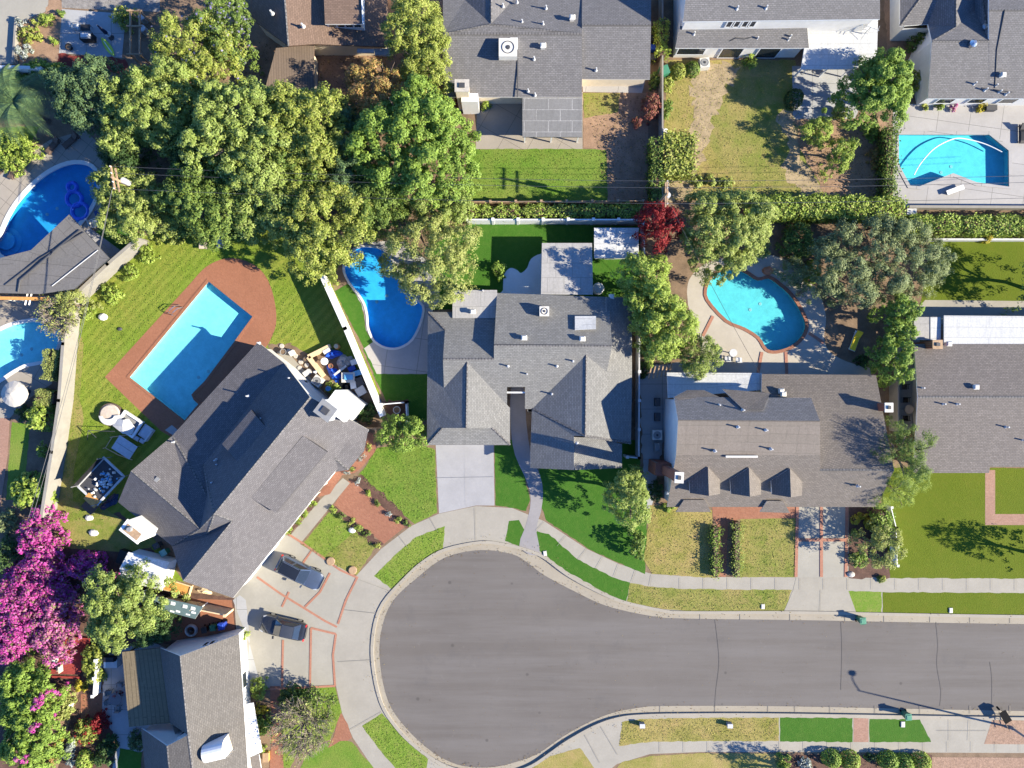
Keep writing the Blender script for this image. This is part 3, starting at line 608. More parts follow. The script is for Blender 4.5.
# ------------------------------------------------------------------ houses
from mathutils.geometry import tessellate_polygon
def roof(e, faces, mat, name='roof', thick=0.16, fascia=None, label=None):
    """faces: lists of (px, py, height); the same corner twice is the same vertex"""
    vs = []; idx = {}; fs = []
    for f in faces:
        t = []
        for (x, y, z) in f:
            k = (round(x), round(y), round(z, 1))
            if k not in idx: idx[k] = len(vs); vs.append(W(x, y, z))
            t.append(idx[k])
        for q in tessellate_polygon([[Vector((vs[i].x, vs[i].y, 0)) for i in t]]):
            q = tuple(t[i] for i in q); a = (vs[q[1]].xy-vs[q[0]].xy).cross(vs[q[2]].xy-vs[q[0]].xy)
            if abs(a) > 1e-6: fs.append(q if a > 0 else q[::-1])
    r = mesh(name, vs, fs, mat, e, roofuv=True, label=label)
    fn = {}
    for f in fs:
        nv = (vs[f[1]]-vs[f[0]]).cross(vs[f[2]]-vs[f[0]]).normalized(); ce_ = (vs[f[0]]+vs[f[1]]+vs[f[2]])/3
        for i in range(3): fn[(f[i], f[(i+1) % 3])] = (nv, ce_)
    if name in ('roof', 'wing_roof', 'lower_roof', 'bay_roof'):
        for (p_, q_), (nv, ce_) in fn.items():
            if p_ < q_ and (q_, p_) in fn:
                n2, c2 = fn[(q_, p_)]; A_, B_ = vs[p_], vs[q_]
                if nv.dot(n2) < 0.985 and (c2-A_).dot(nv) < -0.02 and (B_-A_).length > 0.8:
                    d_ = (B_-A_).normalized(); up = (nv+n2).normalized(); s1 = d_.cross(up).normalized(); w1 = 0.13; l1 = s1-nv*s1.dot(nv); l2 = s1-n2*s1.dot(n2)
                    e1, e2 = (l1, l2) if (ce_-A_).dot(s1) > 0 else (l2, l1); k_ = up*0.03
                    mesh('ridge_cap', [A_+e1*w1+k_*0.6, A_+k_*1.6, A_-e2*w1+k_*0.6, B_+e1*w1+k_*0.6, B_+k_*1.6, B_-e2*w1+k_*0.6], [(0, 1, 4, 3), (1, 2, 5, 4)], M['ridge'], e)
    cnt = {}
    for f in fs:
        for i in range(len(f)):
            k = (f[i], f[(i+1) % len(f)]); cnt[k] = cnt.get(k, 0)+1
    n = len(vs); v2 = [v-Vector((0, 0, 0.004)) for v in vs]+[v-Vector((0, 0, thick)) for v in vs]; f2 = [tuple(i+n for i in f)[::-1] for f in fs]
    for (a, b) in cnt:
        if (b, a) not in cnt: f2.append((b, a, a+n, b+n))
    mesh('fascia', v2, f2, fascia or M['white'], e)
    return r
def walls(e, pts, mat, name='wall', base=0.0, label=None):
    """pts: (px, py, top) of the wall head as seen; each wall drops straight to the ground"""
    vs = []; n = len(pts)
    for (x, y, z) in pts: p = W(x, y, z); vs += [(p.x, p.y, base), (p.x, p.y, z)]
    fs = [(2*i, 2*((i+1) % n), 2*((i+1) % n)+1, 2*i+1) for i in range(n)]
    return mesh(name, vs, fs, mat, e, label=label)
def onwall(e, a, b, t, w, z0, z1, name, mat, proud=0.03, frame=None):
    """a panel w metres wide on the wall from a to b (world xy, outside on the right hand), centred at t"""
    a = np.array(a[:2]); b = np.array(b[:2]); d = (b-a)/np.linalg.norm(b-a); nrm = np.array((d[1], -d[0])); c = a+(b-a)*t+nrm*proud
    m = MB(); m.box((c[0], c[1], (z0+z1)/2), (w, 0.06, z1-z0), math.atan2(d[1], d[0])); p = m.build(name, mat, e, local=False)
    if frame:
        m = MB()
        for dx, dz, sx, sz in ((-w/2-0.05, 0, 0.1, z1-z0+0.2), (w/2+0.05, 0, 0.1, z1-z0+0.2)): m.box((c[0]+d[0]*dx, c[1]+d[1]*dx, (z0+z1)/2), (sx, 0.1, sz), math.atan2(d[1], d[0]))
        for zz in (z0-0.05, z1+0.05): m.box((c[0], c[1], zz), (w+0.0, 0.1, 0.1), math.atan2(d[1], d[0]))
        m.build('frame', frame, p, local=False)
    return p
def vents(e, pts, r=0.09, h=0.45, mat=None):
    for x, y, z in pts:
        p = W(x, y, z); m = MB(); m.cyl((p.x, p.y, p.z-0.25), r*0.8, r*0.8, h+0.25, 8); m.cyl((p.x, p.y, p.z-0.1), r*1.8, r, 0.16, 10); m.build('vent_pipe', mat or M['lightgrey'], e, local=False)
def hoodvent(e, pts):
    for x, y, z in pts:
        p = W(x, y, z); m = MB(); m.box((p.x, p.y, p.z+0.1), (0.4, 0.34, 0.5)); m.box((p.x, p.y, p.z+0.42), (0.55, 0.48, 0.14), taper=0.6); m.build('roof_vent', M['offwhite'], e, local=False)
def ac(e, x, y, z, s=0.9, name='air_conditioner'):
    p = W(x, y, z); m = MB(); m.box((p.x, p.y, p.z+0.35), (s, s, 0.8)); b = m.build(name, M['offwhite'], e, local=False)
    m = MB(); m.torus((p.x, p.y, p.z+0.77), s*0.33, 0.035, 20, 6); m.cyl((p.x, p.y, p.z+0.755), s*0.13, s*0.1, 0.05, 12); m.build('fan_grille', M['dark'], b, local=False)
    return b
def gable_tri(e, pts, mat, name='gable'):
    vs = [W(*p) for p in pts]; return mesh(name, vs+[v+Vector((0, 0.0, 0)) for v in []], [tuple(range(len(vs)))], mat, e)
def chimney(e, px, py, zt, sx, sy, rz, mat, capmat, base=0.0, name='chimney', flue=True):
    p = W(px, py, zt); m = MB(); m.box((p.x, p.y, (base+zt)/2), (sx, sy, zt-base), rz); b = m.build(name, mat, e, local=False)
    m = MB(); m.box((p.x, p.y, zt+0.06), (sx+0.16, sy+0.16, 0.12), rz); m.build('cap', capmat, b, local=False)
    if flue: m = MB(); m.box((p.x, p.y, zt+0.16), (sx*0.45, sy*0.45, 0.14), rz); m.build('flue', M['dark'], b, local=False)
    return b
def slab(e, pts, mat, name, t=0.14, fascia=None): return roof(e, [pts], mat, name, t, fascia)
def H(label, px, py): return empty('house', label, 'house', W(px, py, 0))
# ---- centre house
h = H('sprawling grey shingled house with two front wings and a sunken entry path', 530, 380)
roof(h, [
 [(428,312,2.7),(497,312,2.7),(494,359,4.3),(443,359,4.3),(445,330,3.3)],
 [(428,312,2.7),(445,330,3.3),(444,388,3.3),(427,405,2.7)],
 [(443,359,4.3),(494,359,4.3),(494,345,4.75),(612,346,4.75),(607,372,3.6),(586,355,4.4),(532,409,2.6),(525,409,2.6),(525,387,3.3),(507,387,3.3),(507,405,2.7),(467,362,4.2),(444,388,3.3)],
 [(467,362,4.2),(466,428,4.2),(442,428,3.2),(427,445,2.6),(427,405,2.7),(444,388,3.3)],
 [(427,445,2.6),(510,445,2.6),(492,428,3.2),(466,428,3.3),(442,428,3.2)],
 [(467,362,4.2),(507,405,2.7),(510,408,2.6),(510,445,2.6),(492,428,3.2),(466,428,4.2)],
 [(497,293,2.9),(609,297,2.9),(612,346,4.75),(494,345,4.75)],
 [(606,297,3.5),(632,297,2.6),(632,380,2.6),(607,372,3.6)],
 [(586,355,4.4),(607,372,3.6),(632,380,2.6),(631,443,2.6),(622,443,2.9),(585,436,4.4)],
 [(586,355,4.4),(585,436,4.4),(574,436,3.9),(574,470,3.9),(530,468,2.5),(532,409,2.6)],
 [(574,437,3.4),(600,438,3.1),(622,444,2.65),(622,468,2.6),(574,470,3.1)],
], M['r_main'])
gable_tri(h, [(445,330,3.3),(444,388,3.3),(443,359,4.3)], M['stucco'])
gable_tri(h, [(497,293,2.85),(494,345,4.7),(494,359,4.2),(497,312,2.7)], M['stucco'])
gable_tri(h, [(609,297,2.9),(607,372,3.6),(612,346,4.7)], M['stucco'])
gable_tri(h, [(442,428,3.2),(492,428,3.2),(466,428,4.2)], M['stucco'])
gable_tri(h, [(574,436,3.9),(574,470,3.9),(574,470,3.0),(574,436,3.3)], M['stucco'])
walls(h, [(431,316,2.6),(475,316,2.7),(500,297,2.7),(628,300,2.8),(628,440,2.6),(619,446,2.6),(619,465,2.5),(577,467,2.7),(534,465,2.5),(535,412,2.5),(528,412,2.5),(528,384,3.2),(504,384,3.2),(506,411,2.5),(507,441,2.5),(431,441,2.5)], M['stucco'])
slab(h, [(452.5,290,3.0),(497,290,3.0),(497,318,3.0),(452.5,318,3.0)], M['panel_grey'], 'flat_roof')
walls(h, [(455,293,2.85),(494,293,2.85),(494,312,2.85),(455,312,2.85)], M['stucco'])
slab(h, [(542,243,2.7),(592,243,2.7),(593,294.5,2.75),(541,294.5,2.75)], M['panel_grey'], 'patio_cover')
for x, y in ((545,246),(589,246),(545,270),(589,270)): p = W(x, y, 2.6); MB().box((p.x, p.y, 1.3), (0.12, 0.12, 2.6)).build('post', M['white'], h, local=False)
ac(h, 544, 312, 3.5); hoodvent(h, [(524,338,4.5),(582,339,4.5),(473,312,3.1),(611,297,2.9)]); vents(h, [(508,366,4.1),(573,361,4.2),(557,366,4.1),(527,374,3.7),(552,394,3.3),(577,443,3.9),(463,291,2.9),(483,291,2.9)])
sk = slab(h, [(575,316,3.95),(596,316,3.95),(596,329,4.45),(575,330,4.45)], M['panel_white'], 'skylight', 0.25)
a_, b_ = W(506, 441, 2.5), W(431, 441, 2.5); onwall(h, b_, a_, 0.48, 4.9, 0.1, 2.2, 'garage_door', M['white'], 0.06)
a_, b_ = W(534, 465, 2.5), W(577, 467, 2.7)
for t in (0.3, 0.7): onwall(h, a_, b_, t, 1.3, 0.9, 2.1, 'window', M['glass'], frame=M['white'])
a_, b_ = W(504, 384, 3.2), W(528, 384, 3.2); onwall(h, a_, b_, 0.5, 1.0, 0.15, 2.15, 'door', M['darkwood'], frame=M['white'])
for t in (0.2, 0.5, 0.8): onwall(h, W(628, 440, 2.6), W(628, 300, 2.8), t, 1.4, 0.9, 2.1, 'window', M['glass'], frame=M['white'])
for t in (0.25, 0.75): onwall(h, W(431, 316, 2.6), W(431, 441, 2.5), t, 1.4, 0.9, 2.1, 'window', M['glass'], frame=M['white'])
m = MB(); p = W(516.5, 392.5, 2.9); m.box((p.x, p.y, 2.9), (1.9, 0.14, 0.14)); m.build('beam', M['white'], h, local=False)
# ---- left angled house
h = H('large mauve grey house standing askew beside the brick pool deck', 245, 470)
roof(h, [
 [(258,342,2.9),(284,363,3.5),(203,465,3.6),(172,436,2.9)],
 [(284,363,3.5),(310,397,6.9),(214,514,6.9),(203,465,3.6)], [(203,465,3.6),(214,514,6.9),(207,495,4.5)],
 [(310,397,6.9),(369,430,2.9),(328,480,2.9)], [(310,397,6.9),(328,480,2.9),(214,514,6.9)], [(214,514,6.9),(328,480,2.9),(232,521,5.8)], [(232,521,5.8),(328,480,2.9),(233,598,2.9)], [(232,521,5.8),(233,598,2.9),(183,581,5.4)],
 [(183,581,5.4),(172,546,2.9),(207,535,4.7)], [(183,581,5.4),(207,535,4.7),(232,521,5.8)], [(207,535,4.7),(214,514,6.9),(232,521,5.8)],
 [(172,436,2.9),(131,471,5.1),(200,529,5.0)], [(172,436,2.9),(200,529,5.0),(207,495,4.5)], [(172,436,2.9),(207,495,4.5),(203,465,3.6)],
 [(131,471,5.1),(118,502,2.9),(172,546,2.9)], [(131,471,5.1),(172,546,2.9),(200,529,5.0)], [(172,546,2.9),(207,535,4.7),(200,529,5.0)],
 [(200,529,5.0),(207,535,4.7),(214,514,6.9)], [(200,529,5.0),(214,514,6.9),(207,495,4.5)],
], M['r_left'], fascia=M['offwhite'])
roof(h, [[(333,457,3.5),(345,441,3.6),(368,430,2.95),(364,451,2.75)],[(333,457,3.5),(364,451,2.75),(348,470,2.7)],[(333,457,3.5),(348,470,2.7),(335,472,2.75)]], M['r_left'], 'bay_roof', fascia=M['dark'])
walls(h, [(262,348,2.8),(286,368,3.4),(310,401,6.6),(363,433,2.8),(329,475,2.8),(235,592,2.8),(187,576,4.9),(176,545,2.8),(122,500,2.8),(135,473,4.9),(172,440,2.8)], M['stucco'])
roof(h, [[(303,436,5.85),(327,452,5.0),(276,513,5.0),(251,498,5.85)]], M['r_left'], 'dormer', 0.45, fascia=M['r_left'])
roof(h, [[(251,410,4.9),(270,432,5.9),(242,467,5.9),(222,444,4.9)]], M['r_left'], 'dormer', 0.5, fascia=M['r_left'])
ch = chimney(h, 325.5, 410.5, 7.2, 1.5, 1.3, R(-37), M['stucco'], M['grey'])
m = MB(); p = W(340, 406, 5.4); m.box((p.x, p.y, 2.8), (2.4, 1.9, 5.6), R(-37)); m.build('chimney_breast', M['white'], h, local=False)
ch = chimney(h, 133, 531.5, 5.6, 2.0, 1.1, R(-38), M['white'], M['white'], flue=False)
m = MB(); p = W(132.5, 532, 5.7); m.box((p.x, p.y, 5.74), (1.6, 0.75, 0.04), R(-38)); m.build('flue', M['wood'], ch, local=False)
m = MB(); p = W(130, 529, 5.8); m.cyl((p.x, p.y, 5.72), 0.28, 0.2, 0.35, 10); m.build('flue', M['grey'], ch, local=False)
vents(h, [(174,442,3.1),(290,378,4.6),(315,372,3.9),(262,418,4.6),(259,343,3.1),(216,460,4.3),(218,464,4.3),(247,465,5.0),(213,482,5.0),(248,341+55,4.0)])
for x, y, z in ((157,480,4.6),(227,487,5.3),(204,547,4.2),(285,420,5.4)):
    p = W(x, y, z); m = MB(); m.box((p.x, p.y, z+0.04), (0.55, 0.35, 0.25), R(50)); m.build('roof_vent', M['grey'], h, local=False)
a_, b_ = W(235, 592, 2.8), W(329, 475, 2.8)
onwall(h, a_, b_, 0.2, 4.8, 0.1, 2.25, 'garage_door', M['white'], 0.06)
for t in (0.55, 0.68): onwall(h, a_, b_, t, 1.4, 0.9, 2.2, 'window', M['glass'], frame=M['white'])
onwall(h, a_, b_, 0.86, 1.0, 0.15, 2.2, 'door', M['darkwood'], frame=M['white'])
a_, b_ = W(363, 433, 2.8), W(310, 401, 6.0)
onwall(h, W(310, 401, 6), W(286, 368, 3.4), 0.5, 0.9, 0.9, 2.0, 'window', M['glass'], frame=M['white']); onwall(h, a_, b_, 0.1, 0.8, 1.0, 2.0, 'window', M['glass'], frame=M['white'])
for t in (0.3, 0.65): onwall(h, W(262, 348, 2.8), W(172, 440, 2.8), t, 2.4, 0.3, 2.3, 'window', M['glass'], frame=M['white'])
p = W(214, 400, 2.9)
# ---- right dormered house
h = H('two-storey brown grey house with three little gabled dormers and a tall brick chimney', 770, 440)
roof(h, [
 [(762,374,2.9),(876,375,2.9),(894,470,5.7),(820,470,5.4),(760,430,4.6)],
 [(820,470,5.4),(894,470,5.7),(877,507,2.8),(820,507,2.8)],
], M['r_brown'], 'wing_roof')
walls(h, [(766,378,2.8),(873,379,2.8),(890,470,5.5),(874,503,2.75),(815,503,2.75),(815,420,3.0),(766,420,3.0)], M['stucco'])
roof(h, [
 [(674,397,5.7),(811,398,5.7),(820,422,7.2),(678,421,7.2)],
 [(678,421,7.2),(820,422,7.2),(820,455,6.45),(676,455,6.35)],
], M['roll'], 'flat_roof_strip')
roof(h, [[(674,397,5.75),(811,398,5.75),(820,421,7.23),(678,420,7.23)]], M['r_top'], 'roof', label='darker shingled north slope')
roof(h, [[(676,455,6.35),(820,455,6.45),(820,507,2.8),(667,507,2.8)]], M['r_brown'], 'roof')
roof(h, [[(674,397,5.8),(687,390,5.2),(704,390,5.2),(724,399,5.8),(716,404,6.15),(684,404,6.15)]], M['r_brown'], 'bay_roof')
roof(h, [[(722,389,5.5),(770,393,5.6),(763,410,6.75),(744,410,6.75)]], M['r_brown'], 'dormer')
walls(h, [(678,400,5.6),(808,401,5.6),(817,422,7.0),(817,455,6.2),(817,503,2.6),(670,503,2.6),(678,455,6.1),(680,421,6.95)], M['stucco'])
for i, x in enumerate((0, 41, 82)):
    yo = i*0.7
    d = roof(h, [[(708+x,467+yo,5.7),(709+x,496+yo,5.7),(690+x,493+yo,4.75),(689+x,479+yo,4.75)], [(708+x,467+yo,5.7),(720+x,480+yo,4.75),(720+x,494+yo,4.75),(709+x,496+yo,5.7)]], M['r_brown'], 'dormer', 0.12)
    q = [W(692+x, 492+yo, 4.7), W(718.5+x, 492+yo, 4.7), W(709+x, 494+yo, 5.6)]; b0 = [Vector((v.x, v.y, 2.9)) for v in q[:2]]
    mesh('gable', q+b0, [(0, 3, 4, 1, 2)], M['stucco'], d)
    mesh('cheek', [q[0], b0[0], W(689+x, 479+yo, 4.7)], [(0, 1, 2)], M['stucco'], d); mesh('cheek', [q[1], b0[1], W(720+x, 480+yo, 4.7)], [(0, 2, 1)], M['stucco'], d)
    m = MB(); p = (q[0]+q[1])/2; m.box((p.x, p.y-0.06, 4.3), (0.9, 0.08, 0.8)); m.build('window', M['glass'], d, local=False)
for pts in ([(676,512,2.75),(711,512,2.75),(705,500,3.5),(684,500,3.5)], [(760,512,2.75),(790,513,2.75),(783,501,3.5),(767,501,3.5)]): slab(h, pts, M['r_brown'], 'porch_roof')
slab(h, [(667,372.5,2.5),(762,373,2.5),(761,390,2.9),(668,398,2.9)], M['panel_white'], 'patio_cover')
for x, y in ((670,375),(715,375),(758,376)): p = W(x, y, 2.4); MB().box((p.x, p.y, 1.2), (0.12, 0.12, 2.4)).build('post', M['white'], h, local=False)
c_ = chimney(h, 679, 477.5, 9.0, 0.62, 0.80, R(-3), M['brick_wall'], M['offwhite'])
m = MB(); p = W(678, 477, 9.0); m.box((p.x-0.1, p.y-0.02, 1.8), (1.5, 1.2, 3.6), R(-3)); m.build('shoulder', M['brick_wall'], c_, local=False)
chimney(h, 888.5, 407.5, 5.2, 0.62, 0.72, 0, M['brick_wall'], M['offwhite'])
m = MB(); p = W(741.5, 456.5, 6.45); m.box((p.x, p.y, 6.45), (2.9, 0.18, 0.22)); m.build('ridge_vent', M['offwhite'], h, local=False)
vents(h, [(715,451,6.7),(771,449,6.7),(719,405,6.2),(743,410,6.7),(738,427,7.2),(766,430,7.1),(667,493,3.7),(858,486,4.7)]); hoodvent(h, [(780,391,3.4),(782,394,3.5)])
a_, b_ = W(815, 503, 2.7), W(874, 503, 2.7); onwall(h, a_, b_, 0.45, 4.6, 0.1, 2.2, 'garage_door', M['white'], 0.06)
a_, b_ = W(670, 503, 2.6), W(817, 503, 2.6)
for t in (0.12, 0.4, 0.75): onwall(h, a_, b_, t, 1.6, 0.9, 2.2, 'window', M['glass'], frame=M['white'])
onwall(h, a_, b_, 0.56, 1.0, 0.15, 2.2, 'door', M['darkwood'], frame=M['white'])
a_, b_ = W(678, 400, 5.6), W(670, 503, 2.6)
for t, z in ((0.42, 4.6), (0.54, 4.6), (0.5, 1.6)): onwall(h, a_, b_, t, 0.9, z-0.5, z+0.5, 'window', M['glass'], frame=M['white'])
onwall(h, a_, b_, 0.28, 0.5, 3.2, 3.6, 'window', M['glass'], frame=M['white'])
# ---- far right house
h = H('long taupe shingled house at the right edge above the olive lawn', 970, 410)
roof(h, [[(914,344,2.8),(1150,344,2.8),(1150,397,3.9),(918,397,3.9)], [(918,397,3.9),(1150,397,3.9),(1150,467,2.8),(990,467,2.8),(989,473,2.7),(914,473,2.7)]], M['r_far'])
walls(h, [(931,349,2.7),(1146,349,2.7),(1146,463,2.7),(986,463,2.7),(985,468,2.65),(931,468,2.65),(933,397,3.7)], M['stucco_cream'])
slab(h, [(944,315.5,2.7),(1150,317,2.7),(1150,344,2.75),(944,344,2.75)], M['panel_white'], 'patio_cover')
slab(h, [(914,317,2.4),(930,317,2.4),(930,340,2.4),(914,340,2.4)], M['panel_grey'], 'flat_roof'); slab(h, [(930.5,317,2.45),(941,317,2.45),(941,340,2.45),(930.5,340,2.45)], M['panel_white'], 'flat_roof')
for x, y in ((947,318),(985,318),(1020,318),(917,319),(938,319)): p = W(x, y, 2.4); MB().box((p.x, p.y, 1.2), (0.12, 0.12, 2.3)).build('post', M['white'], h, local=False)
chimney(h, 937, 344.5, 4.0, 0.8, 0.7, 0, M['brick_wall'], M['wood']); hoodvent(h, [(947,344,3.1),(974,387,3.6)]); vents(h, [(922,388,3.7),(943,404,3.8),(957,404,3.8),(1006,427,3.5),(1022,440,3.2)])
for t in (0.3, 0.75): onwall(h, W(931, 468, 2.65), W(985, 469, 2.65), t, 1.6, 0.9, 2.1, 'window', M['glass'], frame=M['white'])
onwall(h, W(986, 464, 2.7), W(1146, 464, 2.7), 0.06, 1.0, 0.15, 2.15, 'door', M['darkwood'], frame=M['white'])
# ---- top centre house
h = H('cool grey shingled house at the top with a rooftop unit and lattice covered patio', 547, 45)
roof(h, [
 [(443,34,4.4),(582,34,4.4),(582,97,2.8),(443,97,2.8)], [(443,34,4.4),(491,24,4.5),(515,-2,3.4),(582,-20,2.8),(582,34,4.4)],
 [(443,34,4.4),(443,-20,2.8),(465,0,3.4),(491,24,4.5)],
 [(491,24,4.5),(491,-50,4.5),(455,-50,2.9),(465,0,3.4)], [(491,24,4.5),(515,-2,3.4),(530,-50,2.9),(491,-50,4.5)],
 [(582,25,4.35),(651,25,4.35),(650,79,2.8),(582,79,2.8)], [(582,25,4.35),(582,-20,2.8),(651,-20,2.8),(651,25,4.35)],
], M['r_top'], fascia=M['offwhite'])
walls(h, [(446,93,2.7),(446,34,4.2),(446,-18,2.7),(648,-18,2.7),(648,25,4.2),(647,75,2.7),(579,75,2.7),(579,93,2.7)], M['stucco_cream'])
slab(h, [(522.5,97.5,2.7),(582,97.5,2.7),(582,137,2.5),(522.5,137,2.5)], M['panel_solar'], 'patio_cover', fascia=M['dark'])
for x, y in ((525,134),(552,134),(579,134)): p = W(x, y, 2.4); MB().box((p.x, p.y, 1.2), (0.12, 0.12, 2.3)).build('post', M['white'], h, local=False)
u = ac(h, 508, 51, 4.2, 1.7, 'rooftop_unit'); m = MB(); p = W(514, 45, 4.0); m.box((p.x, p.y, 4.1), (0.7, 0.9, 0.8)); m.build('duct', M['white'], u, local=False)
c_ = chimney(h, 462, 86, 4.6, 1.2, 1.0, 0, M['stucco_cream'], M['stone']); m = MB(); p = W(470, 100, 2.6); m.box((p.x, p.y, 1.6), (1.6, 0.8, 3.2)); m.build('shoulder', M['stucco'], c_, local=False)
hoodvent(h, [(543,47,4.2),(572,19,4.2)]); vents(h, [(534,59,3.9),(543,24,4.3),(522,22,4.3),(546,8,3.9),(517,2,4.0),(596,70,3.2),(528,91,3.2),(535,95,3.0),(503,6,4.2)])
m = MB(); m.tube([W(517.5, 60, 3.75), W(517.5, 97, 3.0)], 0.05); m.build('conduit', M['dark'], h, local=False)
# ---- two-storey house, top
h = H('two-storey grey roofed white house at the top with four upper windows in a row', 780, 25)
walls(h, [(687,19,5.5),(687,-45,5.5),(874,-45,5.5),(876,17,5.5)], M['stucco']); walls(h, [(679,45,2.7),(681,20,3.4),(803,20,3.5),(805,45,2.7)], M['stucco']); walls(h, [(806,19,3.0),(876,19,3.0),(876,-20,3.0),(806,-20,3.0)], M['stucco'])
roof(h, [[(683,21.5,5.6),(880,19,5.6),(880,-14,6.9),(687,-14,6.9)], [(687,-14,6.9),(880,-14,6.9),(880,-50,5.6),(683,-50,5.6)]], M['r_top'], fascia=M['white'])
roof(h, [[(675.5,48,2.8),(809,48,2.8),(807,26,3.7),(680,26,3.7)]], M['r_top'], 'lower_roof')
a_, b_ = W(687, 19, 5.5), W(876, 17, 5.5)
for t in (0.245, 0.275, 0.33, 0.36): onwall(h, a_, b_, t, 0.62, 4.1, 5.2, 'window', M['glass'], frame=M['white'])
a_, b_ = W(679, 45, 2.7), W(805, 45, 2.7); onwall(h, a_, b_, 0.12, 2.6, 0.9, 2.2, 'window', M['glass'], frame=M['white'])
for t in (0.45, 0.75): onwall(h, a_, b_, t, 2.0, 0.2, 2.2, 'window', M['glass'], frame=M['white'])
slab(h, [(809,19,3.0),(878,19,3.0),(877,56,2.7),(855,69,2.6),(801,69,2.6)], M['panel_white'], 'patio_cover')
for x, y in ((804,66),(830,66),(853,66)): p = W(x, y, 2.5); MB().box((p.x, p.y, 1.25), (0.12, 0.12, 2.4)).build('post', M['white'], h, local=False)
vents(h, [(694,34,3.4),(737,8.5,6.1),(757,39,3.1),(790,37,3.2),(788,40,3.1),(766,8,6.1)]); m = MB(); m.tube([W(730,41,3.1), W(736,38,3.25), W(745,39,3.2), W(752,37,3.25)], 0.05); m.build('conduit', M['dark'], h, local=False)
an = MB(); p = W(864, 34, 2.95); an.tube([p, (p.x, p.y, p.z+1.3)], 0.03); an.tube([(p.x-0.8, p.y+0.3, p.z+1.25), (p.x+0.8, p.y-0.3, p.z+1.25)], 0.025)
for t in (-0.7, -0.35, 0, 0.35, 0.7): an.tube([(p.x+t-0.15, p.y-t*0.37-0.4, p.z+1.25), (p.x+t+0.15, p.y-t*0.37+0.4, p.z+1.25)], 0.02)
for a in (0, 2.1, 4.2): an.tube([(p.x+0.6*math.cos(a), p.y+0.6*math.sin(a), p.z), (p.x, p.y, p.z+0.7)], 0.02)
tag(an.build('television_antenna', M['galv'], local=False), 'metal television antenna standing on the white patio cover', 'antenna')
# ---- top right house
h = H('grey house in the top right corner above the angular pool', 970, 50)
roof(h, [
 [(932,41,4.3),(989,41,4.3),(989,98.5,2.8),(928,98.5,2.8)], [(989,10,5.1),(1150,10,5.1),(1150,98.5,2.8),(989,98.5,2.8)], [(989,10,5.1),(989,-60,3.0),(1150,-60,3.0),(1150,10,5.1)],
 [(956,27,4.0),(956,-50,4.0),(900,-50,2.7),(900,26,2.7),(928,24,2.75)], [(956,27,4.0),(928,24,2.75),(932,41,4.3)], [(956,27,4.0),(932,41,4.3),(989,41,4.3),(975,10,3.2),(975,-50,3.2),(956,-50,4.0)], [(975,10,3.2),(989,41,4.3),(989,-50,3.2),(975,-50,3.2)],
], M['r_top'])
gable_tri(h, [(989,41,4.2),(989,10,5.05),(989,-50,3.2)], M['stucco']); gable_tri(h, [(989,98.5,2.75),(989,41,4.25),(989,10,5.05)], M['r_top'])
walls(h, [(932,95,2.7),(932,41,4.1),(932,28,2.7),(904,28,2.65),(904,-45,2.65),(1146,-45,2.9),(1146,95,2.7)], M['stucco'])
p = W(971, 45, 4.2); m = MB(); m.lathe((p.x, p.y, 4.1), [(0.3,0),(0.32,0.3),(0.36,0.5),(0.15,0.72)], 12); m.build('turbine_vent', M['steel'], h, local=False)
p = W(985, 27, 4.0); m = MB(); m.lathe((p.x, p.y, 3.6), [(0.3,0),(0.3,0.5),(0.1,0.6)], 12); m.build('turbine_vent', M['steel'], h, local=False)
hoodvent(h, [(1001,76,3.4)]); vents(h, [(974,84,3.2),(995,86,3.1),(1006,94,3.0),(985,90,3.1),(999,92,3.0)])
m = MB(); m.tube([W(1005, 10, 5.15), W(997, 50, 4.1), W(995, 88, 3.1)], 0.05); m.tube([W(982, 88, 3.1), W(1012, 92, 3.05)], 0.05); m.build('conduit', M['dark'], h, local=False)
for t in (0.1, 0.25, 0.4): onwall(h, W(932, 95, 2.7), W(1146, 95, 2.7), t, 1.5, 0.9, 2.1, 'window', M['glass'], frame=M['white'])
# ---- bottom left house
h = H('tan roofed white house at the bottom left with gabled wings and a round hooded dormer', 205, 700)
roof(h, [
 [(180,656,5.9),(239,634,2.9),(250,800,2.9),(196,800,5.9),(188,735,5.9)], [(180,656,5.9),(188,735,5.9),(170,723,3.1),(160,648,3.1)],
 [(188,735,5.9),(196,800,5.9),(172,800,5.8),(167,746,5.8)], [(167,746,5.8),(172,800,5.8),(148,800,2.6),(141,728,2.6)],
], M['r_tan'])
walls(h, [(163,651,3.0),(181,658,5.7),(235,637,2.8),(246,800,2.8),(196,800,4.5),(172,725,3.0)], M['stucco'])
walls(h, [(145,730,2.5),(168,748,5.6),(187,737,5.7),(186,800,5.0),(152,800,2.5)], M['stucco'])
slab(h, [(122,652,2.7),(160,648,2.9),(170,723,2.9),(129,727,2.7)], M['panel_brown'], 'patio_cover', fascia=M['darkwood'])
for x, y in ((125,655),(128,690),(132,724)): p = W(x, y, 2.7); MB().box((p.x, p.y, 1.35), (0.12, 0.12, 2.6)).build('post', M['darkwood'], h, local=False)
onwall(h, W(235, 637, 2.8), W(181, 658, 5.7), 0.55, 0.5, 2.6, 3.6, 'window', M['glass'], 0.03, M['white']); onwall(h, W(235, 637, 2.8), W(181, 658, 5.7), 0.68, 0.5, 2.6, 3.6, 'window', M['glass'], 0.03, M['white'])
a_, b_ = W(187, 737, 5.7), W(168, 748, 5.6)
for t in (0.2, 0.75): onwall(h, a_, b_, t, 0.7, 2.6, 3.8, 'window', M['glass'], 0.03, M['white'])
m = MB(); A = W(203, 756, 5.5); B = W(224, 751, 5.5); d = (B-A).normalized(); q = Vector((-d.y, d.x, 0)); vs = []; k = 12
